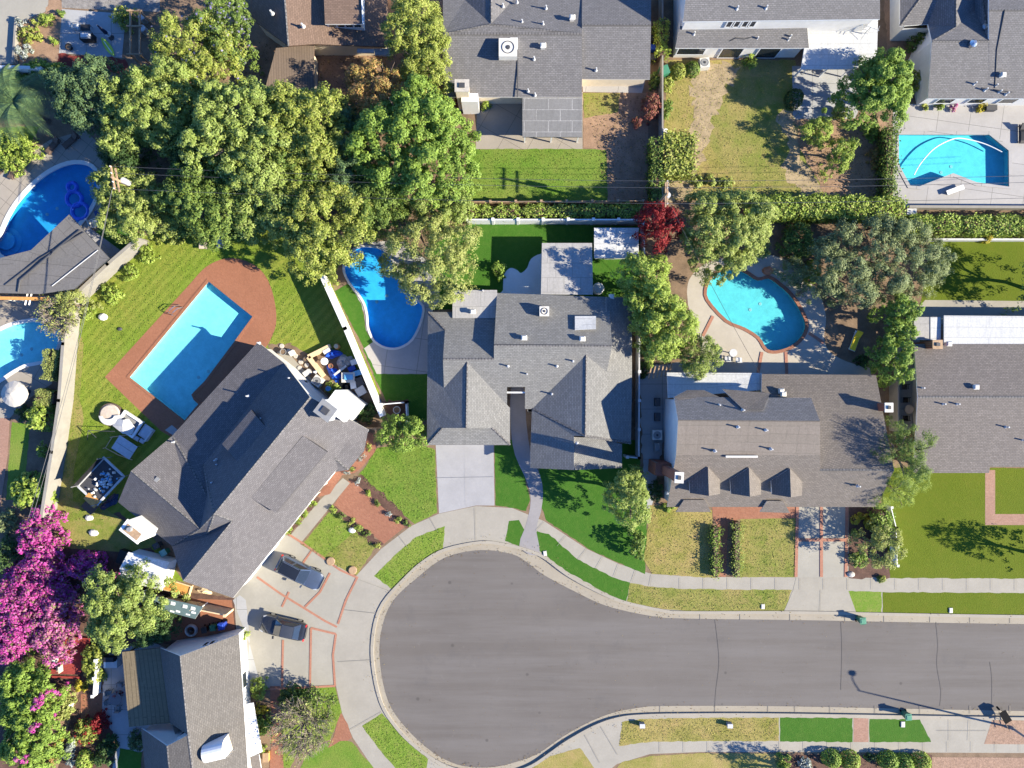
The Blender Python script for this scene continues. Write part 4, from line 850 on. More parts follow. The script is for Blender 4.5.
for P_ in (A, B):
    for i in range(k+1): t = math.pi*i/k; v = P_+q*0.85*math.cos(t); vs.append((v.x, v.y, 4.9+0.95*math.sin(t)))
for P_ in (A, B): vs += [(P_+q*0.85)[:2]+(2.6,), (P_-q*0.85)[:2]+(2.6,)]
n = k+1
db = mesh('dormer', vs, [(i, i+1, n+i+1, n+i) for i in range(k)]+[(0, n, 2*n+2, 2*n), (k, 2*n+1, 2*n+3, n+k)], M['white'], h, smooth=False)
mesh('gable', [Vector(v)-d*0.12 for v in vs[n:2*n]]+[Vector(vs[2*n+3])-d*0.12, Vector(vs[2*n+2])-d*0.12], [tuple(range(n+2))], M['stucco_cream'], db)
slab(h, [(241,705,2.75),(253,703,2.5),(262,752,2.5),(250,757,2.75)], M['white'], 'porch_roof'); slab(h, [(250,757,2.6),(259,755,2.5),(266,800,2.5),(256,800,2.6)], M['roll'], 'porch_roof')
for t in (0.2, 0.5): onwall(h, W(246, 800, 2.8), W(235, 637, 2.8), t+0.2, 1.4, 0.9, 2.1, 'window', M['glass'], frame=M['white'])
# ---- brown house top left
h = H('brown shingled house at the top left with a flat roofed dormer, half under trees', 320, 45)
roof(h, [
 [(280,-60,5.2),(288,46,4.9),(253,20,2.8),(246,-60,2.8)], 
 [(280,-60,5.2),(385,-60,2.8),(389,47,2.8),(314,44,4.3),(288,46,4.9)],
], M['r_dark'], fascia=M['darkwood'])
walls(h, [(257,22,2.7),(250,-55,2.7),(380,-55,2.7),(384,43,2.7),(286,43,2.7)], M['stucco_cream'])
roof(h, [[(276,48,2.8),(314,45,2.8),(314,100,2.4),(262,100,2.4)]], M['roof_lines'], 'lower_roof', fascia=M['darkwood']); walls(h, [(280,50,2.6),(311,50,2.6),(311,97,2.2),(268,97,2.2)], M['stucco_cream'])
d = slab(h, [(322,-50,5.2),(362,-50,5.2),(363,24,5.2),(325,24,5.2)], M['r_dark'], 'dormer', 0.16, M['white'])
walls(d, [(325,-48,5.1),(325,21,5.1),(361,21,5.1),(360,-48,5.1)], M['white'], base=3.0)
for i in range(4): onwall(d, W(325, 21, 5.1), W(361, 21, 5.1), 0.15+i*0.235, 0.6, 4.1, 4.9, 'window', M['glass'])
m = MB(); m.tube([W(360,-40,5.3), W(363,24,5.3)], 0.07); m.build('gutter', M['white'], d, local=False)
slab(h, [(357,48.5,2.7),(374,49,2.7),(374,53,2.6),(357,52.5,2.6)], M['panel_white'], 'porch_roof'); slab(h, [(374,48.5,2.7),(389,48.5,2.7),(391,56,2.6),(375,55,2.6)], M['panel_grey'], 'porch_roof')
vents(h, [(303,26,5.0),(272,13,4.5)], 0.12)
# ---- grey pool house at the left
h = empty('pool_house', 'grey flat roofed pool house with an orange beam between two pools', 'pool house', W(50, 270, 0))
roof(h, [[(69,214.5,3.0),(109,258,3.0),(74,289,3.3),(40,294,3.3),(0,293,3.3),(-60,292,3.3),(-60,262,3.1),(0,258,3.1),(31,250,3.05)]], M['membrane'], 'roof', 0.2, M['dark'])
walls(h, [(62,240,2.8),(98,262,2.8),(70,286,3.0),(-55,288,3.0),(-55,268,2.9),(30,262,2.8)], M['stucco_cream'])
m = MB(); a = W(-60, 297, 2.9); b = W(48, 299, 2.9); c = (a+b)/2; m.box((c.x, c.y, 2.85), ((b-a).length, 0.3, 0.3), math.atan2(b.y-a.y, b.x-a.x)); m.build('beam', M['orange'], h, local=False)
m = MB()
for x in (28, 32): m.tube([W(x, 291, 2.75), W(x-3, 305, 2.75)], 0.09, 4)
for x in (5, 15): p = W(x, 299, 2.6); m.box((p.x, p.y, 1.3), (0.15, 0.15, 2.6))
m.build('rafter', M['offwhite'], h, local=False)
m = MB(); m.tube([W(80,230,3.12), W(60,246,3.17), W(20,280,3.35), W(18,292,3.38)], 0.08); m.tube([W(84,232,3.12), W(40,258,3.2), W(5,285,3.35)], 0.05); m.build('conduit', M['dark'], h, local=False)
m = MB(); m.tube([W(52,286,3.35), W(98,250,3.08)], 0.04); m.build('seam', M['lightgrey'], h, local=False)
# ------------------------------------------------------------------ trees, shrubs, hedges
def unit(n): v = rng.normal(size=(n, 3)); return v/np.linalg.norm(v, axis=1, keepdims=True)
def leaf_mesh(name, pos, nrm, size, mat, parent, aspect=0.55, fold=0.15):
    n = len(pos); nrm = nrm/np.linalg.norm(nrm, axis=1, keepdims=True)
    t = np.cross(nrm, unit(n)); t /= np.linalg.norm(t, axis=1, keepdims=True); b = np.cross(nrm, t)
    s = size[:, None]; v = np.empty((n, 4, 3))
    v[:, 0] = pos-t*s*0.5; v[:, 1] = pos+b*s*aspect*0.5+nrm*s*fold; v[:, 2] = pos+t*s*0.5; v[:, 3] = pos-b*s*aspect*0.5+nrm*s*fold
    me = bpy.data.meshes.new(name); me.vertices.add(4*n); me.loops.add(4*n); me.polygons.add(n)
    me.vertices.foreach_set('co', v.reshape(-1)); me.loops.foreach_set('vertex_index', np.arange(4*n, dtype=np.int32))
    me.polygons.foreach_set('loop_start', np.arange(0, 4*n, 4, dtype=np.int32)); me.update(calc_edges=True)
    return link(name, me, mat, parent)
GAIN = 1.7
F = dict(
    mid=[(0.075,0.125,0.018),(0.12,0.175,0.022),(0.17,0.22,0.035),(0.055,0.10,0.02)],
    light=[(0.15,0.20,0.03),(0.20,0.25,0.045),(0.11,0.165,0.025),(0.25,0.29,0.08)],
    yellow=[(0.165,0.205,0.022),(0.225,0.25,0.03),(0.115,0.16,0.022),(0.29,0.295,0.07)],
    vivid=[(0.115,0.185,0.018),(0.16,0.24,0.026),(0.21,0.29,0.04),(0.08,0.14,0.016)],
    lime=[(0.155,0.225,0.02),(0.21,0.27,0.028),(0.11,0.17,0.018),(0.27,0.31,0.06)],
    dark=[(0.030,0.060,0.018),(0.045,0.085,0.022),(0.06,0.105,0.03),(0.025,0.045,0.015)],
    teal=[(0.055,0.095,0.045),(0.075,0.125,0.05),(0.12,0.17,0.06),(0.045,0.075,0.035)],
    olive=[(0.12,0.15,0.060),(0.165,0.195,0.085),(0.22,0.245,0.12),(0.085,0.115,0.05)],
    greygreen=[(0.16,0.20,0.042),(0.21,0.25,0.06),(0.27,0.29,0.10),(0.12,0.16,0.035)],
    autumn=[(0.26,0.155,0.06),(0.33,0.19,0.07),(0.20,0.165,0.05),(0.15,0.15,0.04)],
    ochre=[(0.21,0.235,0.05),(0.17,0.205,0.038),(0.27,0.27,0.085),(0.13,0.165,0.03)],
    red=[(0.22,0.012,0.018),(0.30,0.02,0.025),(0.13,0.010,0.014),(0.36,0.05,0.04)],
    rust=[(0.32,0.10,0.08),(0.22,0.08,0.06),(0.38,0.17,0.13),(0.16,0.12,0.04)],
    magenta=[(0.54,0.055,0.33),(0.60,0.11,0.41),(0.42,0.035,0.24),(0.62,0.20,0.46)],
    pink=[(0.56,0.13,0.38),(0.54,0.08,0.37),(0.40,0.22,0.18),(0.62,0.24,0.46)],
    silver=[(0.42,0.46,0.44),(0.52,0.55,0.52),(0.33,0.38,0.34),(0.25,0.30,0.22)],
    gold=[(0.46,0.38,0.03),(0.55,0.45,0.05),(0.36,0.33,0.03),(0.40,0.36,0.08)],
    twig=[(0.27,0.22,0.17),(0.35,0.29,0.23),(0.20,0.16,0.12),(0.24,0.21,0.10)],
    lav=[(0.30,0.26,0.48),(0.36,0.34,0.52),(0.20,0.20,0.15),(0.13,0.17,0.05)],
)
def mute(c, f=0.10): l = 0.3*c[0]+0.6*c[1]+0.1*c[2]; return tuple(x*(1-f)+l*f*0.8 for x in c)
F = {k: ([mute(c) for c in v] if k in ('mid','light','yellow','vivid','lime','ochre') else v) for k, v in F.items()}
F['magenta'].append((0.15, 0.19, 0.04)); F['pink'].append((0.20, 0.24, 0.06))
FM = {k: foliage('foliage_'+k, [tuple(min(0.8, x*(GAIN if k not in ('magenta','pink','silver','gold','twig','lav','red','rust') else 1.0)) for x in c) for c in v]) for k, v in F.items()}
def trunk_mesh(e, base, h, r, spread, n=5, mat=None, name='trunk', tips=None):
    m = MB(); bx, by = base; k = h*0.42
    m.tube([(bx, by, 0), (bx+0.06*h*random.uniform(-1, 1), by+0.06*h*random.uniform(-1, 1), k*0.55), (bx, by, k)], [r*1.25, r, r*0.8], 8)
    for i in range(n):
        a = 2*math.pi*(i+random.random()*0.7)/n; q = random.uniform(0.5, 0.85)*spread; zt = h*random.uniform(0.62, 0.85)
        mid = (bx+math.cos(a)*q*0.4, by+math.sin(a)*q*0.4, k+(zt-k)*0.55); tip = (bx+math.cos(a)*q, by+math.sin(a)*q, zt)
        m.tube([(bx, by, k*0.9), mid, tip], [r*0.6, r*0.4, r*0.12], 5)
        for j in range(2):
            b = a+random.uniform(-0.9, 0.9); m.tube([mid, (mid[0]+math.cos(b)*q*0.5, mid[1]+math.sin(b)*q*0.5, mid[2]+h*0.16)], [r*0.25, r*0.07], 4)
    return m.build(name, mat or M['bark'], e, local=False)
def crown_points(cx, cy, rx, ry, rot, h, h0, dens, leaf, lobes=None, lobe_r=0.36, gap=0.0, flat=0.5):
    """leaf positions: tufts spread over a lobed, uneven dome, with darker hollows between the lobes"""
    A = math.pi*rx*ry; rm = min(rx, ry); co, si = math.cos(rot), math.sin(rot); hh = h-h0
    n_l = lobes or max(4, int(4+A*0.22)); L = []
    for i in range(n_l):
        d = math.sqrt((i+0.5)/n_l)*0.84; a = i*2.39996+random.uniform(-0.5, 0.5); L.append((d*rx*math.cos(a), d*ry*math.sin(a), random.uniform(-0.22, 0.06)*hh))
    L = np.array(L); sp = max(0.30, min(0.62, 0.20+0.10*rm)); cr = sp*0.72; lr = lobe_r*1.25*rm if rm < 3 else max(1.0, lobe_r*rm*0.9)
    C_ = []; D_ = []
    for layer in range(4):
        n = int(A/(sp*sp)*(1.05, 0.75, 0.6, 0.4)[layer]); r = np.sqrt(rng.random(n))*(1.0, 0.98, 0.92, 0.8)[layer]; a = rng.random(n)*2*math.pi
        wob = 1+0.11*np.sin(3*a+cx)+0.08*np.sin(5*a+2*cy)+0.05*np.sin(9*a+cx*3); u, v = r*rx*np.cos(a)*wob, r*ry*np.sin(a)*wob
        dl = np.sqrt((u[:, None]-L[None, :, 0])**2+(v[:, None]-L[None, :, 1])**2); k = dl.argmin(1); q = np.minimum(dl.min(1)/lr, 1.5)
        dome = flat+(1-flat)*np.sqrt(np.maximum(0, 1-r*r)); drop = q*q*min(0.34*hh, 1.5)
        z = h0+hh*dome+L[k, 2]-drop-layer*max(0.28, 0.10*hh)-rng.random(n)*0.14*hh
        keep = (rng.random(n) > gap+0.10*(q > 0.9)+0.22*(q > 1.15)) & (z > 0.15)
        C_.append(np.stack([u, v, z], 1)[keep]); o = np.stack([u-L[k, 0], v-L[k, 1], np.full(n, lr*0.9)], 1)[keep]; D_.append(o/np.linalg.norm(o, axis=1, keepdims=True))
    C_ = np.concatenate(C_); D_ = np.concatenate(D_); nl = max(6, int(dens*1.15*A/len(C_)*2.0)); m = len(C_)*nl
    w = unit(m); q = w*cr*(rng.random((m, 1))**0.4)*np.array((1.0, 1.0, 0.62)); q *= np.repeat(rng.uniform(0.65, 1.3, (len(C_), 1)), nl, 0)
    P = np.repeat(C_, nl, 0)+q; Nn = np.repeat(D_, nl, 0)*0.55+w*0.7+unit(m)*0.4+np.array((0, 0, 0.25))
    x, y = P[:, 0]*co-P[:, 1]*si+cx, P[:, 0]*si+P[:, 1]*co+cy
    return np.stack([x, y, np.maximum(P[:, 2], 0.14)], 1), Nn, rng.uniform(0.7, 1.3, len(P))*leaf
def local(e, P): o = ORG[e.name][0]; return P-np.array(o)
def tree(label, px, py, rx, ry, h, col, rot=0, h0=None, dens=95, leaf=0.28, gap=0.0, lobes=None, lobe_r=0.36, cat='tree', group=None, bark=None, name='tree', base=None, flat=0.5, limb=5, aspect=0.55, extra=None):
    rx *= 1.16; ry *= 1.16; leaf *= 0.62; dens *= 2.3
    h0 = h*0.38 if h0 is None else h0; zm = h0+(h-h0)*0.55
    c = W(px, py, zm); k = (HC-zm)/HC*S; b = (c.x, c.y) if base is None else tuple(W(*base, 0)[:2])
    e = empty(name, label, cat, (b[0], b[1], G0), 0, group)
    trunk_mesh(e, b, h, max(0.06, 0.028*h), min(rx, ry)*k, limb, bark)
    P, Nn, s = crown_points(c.x, c.y, rx*k, ry*k, R(rot), h, h0, dens, leaf, lobes, lobe_r, gap, flat)
    leaf_mesh('crown', local(e, P), Nn, s, FM[col], e, aspect)
    if extra:
        x_col, frac, sz = extra; sel = rng.random(len(P)) < frac
        leaf_mesh('blossom', local(e, P[sel]+unit(sel.sum())*0.12+np.array((0, 0, 0.08))), Nn[sel]+np.array((0, 0, 0.4)), np.full(sel.sum(), sz), FM[x_col], e, 0.8)
    return e
def shrub(label, px, py, rx, ry, h, col, rot=0, dens=120, leaf=0.20, group=None, cat='shrub', gap=0.0, extra=None, lobe_r=0.45, name='shrub', smooth=False):
    zm = h*0.6; c = W(px, py, zm); k = (HC-zm)/HC*S
    e = empty(name, label, cat, (c.x, c.y, G0), 0, group); m = MB()
    for i in range(4):
        a = 2*math.pi*i/4+0.4; m.tube([(c.x, c.y, G0), (c.x+math.cos(a)*rx*k*0.4, c.y+math.sin(a)*ry*k*0.4, h*0.65)], [0.05, 0.02], 5)
    m.build('stem', M['bark'], e, local=False)
    if smooth:
        A = math.pi*rx*ry*k*k; n = int(A*dens*2.2); w = unit(n); w[:, 2] = np.abs(w[:, 2]); p = w*rng.uniform(0.88, 1.02, (n, 1)); co, si = math.cos(R(rot)), math.sin(R(rot))
        u, v = p[:, 0]*rx*k, p[:, 1]*ry*k; P = np.stack([c.x+u*co-v*si, c.y+u*si+v*co, G0+p[:, 2]*h], 1); Nn = w+unit(n)*0.5; s = rng.uniform(0.7, 1.3, n)*leaf
    else: P, Nn, s = crown_points(c.x, c.y, rx*k, ry*k, R(rot), h, 0.15, dens, leaf, max(3, int(3+math.pi*rx*ry*k*k*0.9)), lobe_r, gap, 0.45)
    leaf_mesh('foliage', local(e, P), Nn, s, FM[col], e, 0.6)
    if extra:
        x_col, frac, sz = extra; sel = rng.random(len(P)) < frac
        leaf_mesh('blossom', local(e, P[sel]+np.array((0, 0, 0.08))), Nn[sel]+np.array((0, 0, 0.4)), np.full(sel.sum(), sz), FM[x_col], e, 0.8)
    return e
def hedge(label, pts, w, h, col, dens=110, leaf=0.20, group=None, rough=0.12, name='hedge', cat='hedge'):
    """clipped hedge along a line of pixels"""
    L = [W(x, y, h*0.8) for x, y in pts]; c = sum(L, Vector())/len(L); e = empty(name, label, cat, (c.x, c.y, G0), 0, group); P = []; Nn = []; core = MB()
    for i in range(len(L)-1):
        a, b = np.array(L[i]), np.array(L[i+1]); a[2] = b[2] = 0; ln = np.linalg.norm(b-a); d = (b-a)/ln; nr = np.array((-d[1], d[0], 0))
        core.box((*((a+b)/2)[:2], G0+h*0.42), (ln, w*0.66, h*0.84), math.atan2(d[1], d[0]))
        n = int(ln*(w+1.6*h)*dens); t = rng.random(n)*ln; f = rng.random(n); s = f*(w+1.6*h)-0.8*h
        top = (s > 0) & (s < w); off = np.clip(s, 0, w)-w/2; z = np.where(top, h, np.where(s <= 0, h+s*1.25, h-(s-w)*1.25))
        z = np.maximum(z, 0.1); jit = rng.normal(size=(n, 3))*rough
        wav = 0.10*np.sin(t*2.1+i)+0.08*np.sin(t*4.7+2*i)
        P.append(a+d*t[:, None]+nr*(off+wav*np.sign(off))[:, None]+np.stack([np.zeros(n), np.zeros(n), z+G0+wav*0.8], 1)+jit)
        o = np.where(top[:, None], np.array((0, 0, 1.0)), nr*np.sign(off)[:, None]); Nn.append(o+unit(n)*0.6)
    core.build('stem', M['darkwood'], e, local=False); P = np.concatenate(P); Nn = np.concatenate(Nn)
    leaf_mesh('foliage', local(e, P), Nn, rng.uniform(0.7, 1.3, len(P))*leaf, FM[col], e, 0.65); return e
def bare(label, px, py, r, h, cat='tree', col='twig', leafy=None, name='bare_tree', frac=0.15, group=None, base=None, n=9):
    zm = h*0.7; c = W(px, py, zm); k = (HC-zm)/HC*S; e = empty(name, label, cat, (c.x, c.y, G0), 0, group); m = MB(); tips = []
    m.tube([(c.x, c.y, 0), (c.x+0.1, c.y, h*0.3)], [0.14, 0.10], 7); m.build('trunk', M['barkpale'], e, local=False); m = MB()
    def grow(p, d, l, rr, g):
        q = p+d*l; m.tube([p, (p+q)/2+Vector((random.uniform(-1, 1), random.uniform(-1, 1), 0.3))*l*0.08, q], [rr, rr*0.8, rr*0.55], 4)
        if g == 0: tips.append(q); return
        for _ in range(4 if g > 1 else 4):
            dd = (d+Vector((random.uniform(-1, 1), random.uniform(-1, 1), random.uniform(-0.35, 0.5)))*0.75).normalized(); grow(p+d*l*random.uniform(0.55, 1), dd, l*random.uniform(0.55, 0.75), rr*0.62, g-1)
    for i in range(n):
        a = 2*math.pi*i/n+random.random()*0.4; grow(Vector((c.x+0.1, c.y, h*0.28)), Vector((math.cos(a), math.sin(a), random.uniform(0.5, 1.5))).normalized(), r*k*0.62, 0.06, 3)
    m.build('branches', M['twigwood'], e, local=False)
    if leafy:
        T = np.array([tuple(t) for t in tips]); q = T[rng.random(len(T)) < frac]; q = np.repeat(q, 4, 0)+rng.normal(size=(len(q)*4, 3))*0.15
        leaf_mesh('foliage', local(e, q), unit(len(q))+np.array((0, 0, 0.5)), rng.uniform(0.14, 0.28, len(q)), FM[leafy], e)
    return e
def palm(label, px, py, r, h, col='teal', n=26, group=None):
    c = W(px, py, h); k = (HC-h)/HC*S; e = empty('palm_tree', label, 'palm', (c.x, c.y, G0), 0, group)
    m = MB(); m.tube([(c.x, c.y, 0), (c.x+0.1, c.y, h*0.5), (c.x, c.y, h)], [0.28, 0.2, 0.18], 8); m.build('trunk', M['bark'], e, local=False); P = []; Nn = []; s = []; vs = []; fs = []
    for i in range(n):
        a = 2.39996*i; l = r*k*random.uniform(0.75, 1.05); up = random.uniform(0.1, 0.9)
        for j in range(46):
            t = j/45; rad = l*t; z = h+up*l*0.5*math.sin(t*2.2)-0.55*l*t*t*0.9; w = 0.55*math.sin(math.pi*min(1, t*0.9+0.12))*l*0.42
            d = np.array((math.cos(a), math.sin(a), 0)); nrm = np.array((-d[1], d[0], 0)); p = np.array((c.x, c.y, z))+d*rad
            for sg in (-1, 1):
                q = p+nrm*sg*w+d*0.25*w-np.array((0, 0, 0.35*w)); b = d*0.035; n0 = len(vs); vs += [p-b, p+b, q]; fs.append((n0, n0+1, n0+2))
    o = np.array(ORG[e.name][0]); mesh('frond', [tuple(np.array(v)-o) for v in vs], fs, FM[col], e, local=True); return e
# --- the big canopy at the top left
tree('broad pale green feathery tree at the centre of the top left canopy', 150, 98, 46, 40, 9.0, 'light', leaf=0.34, lobe_r=0.30)
tree('bluish green tree beside the palm at the left end of the canopy', 84, 92, 42, 34, 8.0, 'teal', leaf=0.32)
tree('golden green tree standing above the canopy next to the brown dirt yard', 190, 46, 40, 36, 8.5, 'yellow', leaf=0.30, extra=('lav', 0.006, 0.26))
tree('tree with pale lavender blossom behind the golden green one at the top edge', 222, 22, 24, 34, 8.0, 'mid', extra=('lav', 0.03, 0.26))
tree('largest bright green tree of the canopy, north of the brick pool deck', 238, 132, 58, 52, 10.0, 'light', leaf=0.36, lobe_r=0.30)
tree('yellow green tree between the largest tree and the vivid green one', 306, 128, 42, 46, 9.0, 'yellow', leaf=0.34)
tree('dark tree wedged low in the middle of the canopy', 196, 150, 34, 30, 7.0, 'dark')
tree('bushy mid green tree hanging over the upper lawn with two benches under it', 205, 196, 48, 40, 7.5, 'mid', leaf=0.34)
tree('round mid green tree on the lawn edge east of the two benches', 262, 190, 44, 40, 7.5, 'light', leaf=0.34)
tree('yellowish tree reaching down towards the white boundary wall', 318, 222, 46, 46, 8.0, 'yellow', leaf=0.32)
tree('sprawling ochre leaved tree overhanging the deep blue curving pool', 430, 256, 44, 44, 7.5, 'ochre', leaf=0.30, gap=0.22, dens=60, lobe_r=0.30)
tree('large vivid green tree with dense rounded clumps', 414, 142, 58, 56, 9.5, 'vivid', leaf=0.36, lobe_r=0.30)
tree('small dark green tree behind the brown leaved one', 345, 150, 26, 50, 7.0, 'teal')
tree('thin brown and orange leaved tree above the vivid green one', 378, 88, 40, 30, 7.5, 'autumn', gap=0.25, leaf=0.28, dens=60)
tree('tall bright yellow tree beside the cool grey roof at the top edge', 415, 22, 28, 34, 8.5, 'yellow', leaf=0.28)
tree('lower yellow green tree just below the tall yellow one', 424, 62, 26, 26, 7.5, 'yellow', leaf=0.28)
tree('green tree over the fence corner above the deep blue pool', 372, 205, 34, 26, 7.0, 'mid')
tree('yellow green tree between the grey lawn fence and the ochre tree', 440, 206, 28, 22, 6.0, 'light')
tree('pale leaved tree over the power pole beside the royal blue pool', 122, 196, 36, 34, 6.5, 'greygreen', leaf=0.30)
tree('slim pale tree at the lawn corner next to the royal blue pool', 150, 214, 22, 22, 5.0, 'greygreen', leaf=0.28)
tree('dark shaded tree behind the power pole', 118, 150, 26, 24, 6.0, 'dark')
palm('palm with long dark fronds at the left edge of the picture', 14, 102, 46, 5.0)
shrub('pale green clump at the left edge below the palm', 10, 150, 26, 22, 1.8, 'lime')
shrub('bright lime shrub at the fence beside the top left driveway', 52, 72, 12, 12, 2.0, 'lime'); shrub('yellow green shrub on the wall near the red mulch', 36, 66, 14, 10, 2.0, 'vivid')
shrub('leafy low shrub along the wall at the left edge', 12, 76, 18, 8, 1.6, 'lime', leaf=0.25)
shrub('small round tree like shrub at the top corner of the grey patio', 122, 14, 14, 11, 2.6, 'yellow')
for lb, x, y, r, c_ in (('lime shrub in the bare bed beside the grey patio, the tall one', 46, 20, 9, 'lime'), ('low spreading yellow shrub in the bare bed by the driveway', 28, 34, 12, 'yellow'), ('small pale shrub at the driveway bend', 20, 22, 6, 'silver'), ('small green tuft at the top of the bare bed', 58, 13, 5, 'mid'), ('little lime tuft alone in the middle of the bare bed', 52, 40, 5, 'lime'), ('silvery shrub at the foot of the bare bed', 22, 50, 9, 'silver'), ('tiny yellow tuft near the patio corner', 35, 24, 5, 'yellow')): shrub(lb, x, y, r, r*0.8, 1.0, c_, leaf=0.18)
tree('pale green tree filling the canopy between the golden tree and the largest one', 178, 118, 30, 30, 8.0, 'light', leaf=0.30)
tree('mid green tree low in the canopy between the two benches and the vivid tree', 292, 172, 34, 30, 7.5, 'mid', leaf=0.30)
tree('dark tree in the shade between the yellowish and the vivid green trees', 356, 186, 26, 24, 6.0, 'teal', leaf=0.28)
tree('light tree on the canopy edge above the pale tree by the pole', 122, 130, 26, 22, 7.0, 'light', leaf=0.30)
# --- right half trees
tree('round bright green tree beside the white patio cover', 884, 84, 33, 32, 7.0, 'vivid', leaf=0.32, lobe_r=0.45, dens=130, flat=0.3)
tree('loose grey green tree over the end of the kidney pool', 730, 228, 42, 42, 7.0, 'greygreen', leaf=0.32, gap=0.12)
tree('crimson leaved tree at the white fence corner', 660, 224, 21, 23, 7.4, 'red', leaf=0.26)
tree('broad olive tree with silvery foliage beside the kidney pool deck', 882, 258, 72, 42, 5.6, 'olive', leaf=0.26, dens=85, lobe_r=0.26, rot=4)
tree('lime green tree along the fence, upper one of the row beside the centre house', 648, 282, 24, 32, 7.2, 'lime', leaf=0.30)
tree('lime green tree along the fence, lower one of the row beside the centre house', 668, 326, 30, 32, 6.8, 'lime', leaf=0.30)
tree('soft needled green tree behind the white patio cover by the kidney pool', 702, 357, 20, 20, 5.0, 'light', leaf=0.34, aspect=0.3, dens=90)
tree('lime green tree along the fence, between the upper and the lower one', 652, 305, 22, 24, 6.6, 'lime', leaf=0.30)
tree('tall bright green screen tree between the two right hand houses, lower half', 898, 358, 18, 24, 5.5, 'vivid', leaf=0.30)
tree('tall bright green screen tree between the two right hand houses, upper half', 906, 318, 16, 24, 5.5, 'vivid', leaf=0.30)
tree('feathery green tree at the gable end by the olive lawn', 908, 456, 26, 32, 8.6, 'mid', leaf=0.22, aspect=0.3, dens=110, lobe_r=0.28)
tree('feathery yellow green tree leaning over the olive lawn corner', 903, 492, 30, 16, 5.5, 'lime', leaf=0.20, aspect=0.3, dens=90, rot=25)
tree('sparse half bare tree at the driveway end by the olive lawn', 884, 548, 25, 22, 4.5, 'ochre', leaf=0.24, gap=0.45, dens=45)
tree('small yellow green tree at the lawn edge of the centre house', 632, 500, 21, 27, 6.8, 'light', leaf=0.28)
tree('round dense green tree beside the garage drive of the centre house', 402, 434, 25, 17, 4.0, 'vivid', leaf=0.28)
tree('round green tree beside the shaded dirt yard at the patio', 822, 129, 17, 13, 3.6, 'lime', leaf=0.26)
tree('leaning green tree between the patio and the angular pool', 846, 152, 12, 21, 4.0, 'lime', leaf=0.26, rot=-30)
tree('mid green tree above the stone patio with a black cart', 116, 610, 38, 40, 6.5, 'light', leaf=0.32, lobe_r=0.3)
tree('dark green tree in shade right of the mid green one', 148, 628, 20, 18, 4.5, 'dark')
tree('bare twiggy tree with gold tufts at the corner of the grey pool house', 66, 304, 20, 14, 4.0, 'ochre', gap=0.4, leaf=0.22)
bare('grey leafless tree hanging over the pale aqua pool', 54, 317, 22, 4.2, leafy='ochre', n=18)
bare('large leafless bush in the front garden at the bottom left', 300, 728, 30, 3.6, leafy='ochre', n=30, frac=0.12)
bare('small leafless tree against the red brick walk', 314, 704, 20, 2.6, leafy='mid', frac=0.8, n=7)
# off the right edge: the trees whose shade falls on the olive lawns
tree('tree just outside the right edge shading the upper olive lawn', 1066, 284, 34, 26, 6.5, 'mid', group='trees past the right edge', gap=0.2, dens=40)
tree('tree just outside the right edge shading the lower olive lawn', 1072, 566, 26, 18, 6.0, 'mid', group='trees past the right edge', gap=0.2, dens=40)
tree('tree just below the bottom edge shading the sidewalk by the south bed', 850, 806, 22, 18, 6.5, 'mid', dens=40)
# --- bougainvillea and the planted garden at the lower left
shrub('towering magenta bougainvillea mound beside the lawn', 38, 546, 23, 40, 3.6, 'magenta', leaf=0.24, dens=110, name='bougainvillea', cat='bougainvillea', group='magenta bougainvillea')
shrub('magenta bougainvillea along the left edge of the picture', 18, 612, 38, 46, 3.6, 'magenta', leaf=0.24, dens=100, name='bougainvillea', cat='bougainvillea', group='magenta bougainvillea')
shrub('pinkish bougainvillea between the magenta ones and the red deck', 52, 626, 24, 46, 3.3, 'pink', leaf=0.24, dens=100, name='bougainvillea', cat='bougainvillea', group='magenta bougainvillea')
shrub('magenta bougainvillea at the picture edge above the green shrub', 6, 640, 22, 30, 3.4, 'magenta', leaf=0.22, dens=120, name='bougainvillea', cat='bougainvillea', group='magenta bougainvillea')
shrub('magenta bougainvillea joining the towering mound to the lower ones', 46, 590, 24, 30, 3.3, 'magenta', leaf=0.22, dens=120, name='bougainvillea', cat='bougainvillea', group='magenta bougainvillea')
shrub('shaded magenta bougainvillea at the lawn corner by the white shed', 88, 570, 26, 15, 2.6, 'magenta', leaf=0.24, rot=-20, name='bougainvillea', cat='bougainvillea', group='magenta bougainvillea')
tree('big leafy green shrub filling the bottom left corner', 22, 720, 30, 56, 4.5, 'vivid', leaf=0.38, name='leafy_shrub', cat='shrub')
for lb, x, y, rx, ry in (('bright magenta flower spray on the green shrub, the topmost', 41, 700, 8, 6), ('small magenta flower spray on the green shrub, the middle one', 39, 725, 4, 7), ('curved magenta flower spray near the bottom of the green shrub', 26, 756, 9, 6)): shrub(lb, x, y, rx*1.1, ry*1.1, 5.6, 'magenta', leaf=0.26, dens=150, name='flower_spray', cat='flowers', group='magenta flower sprays')
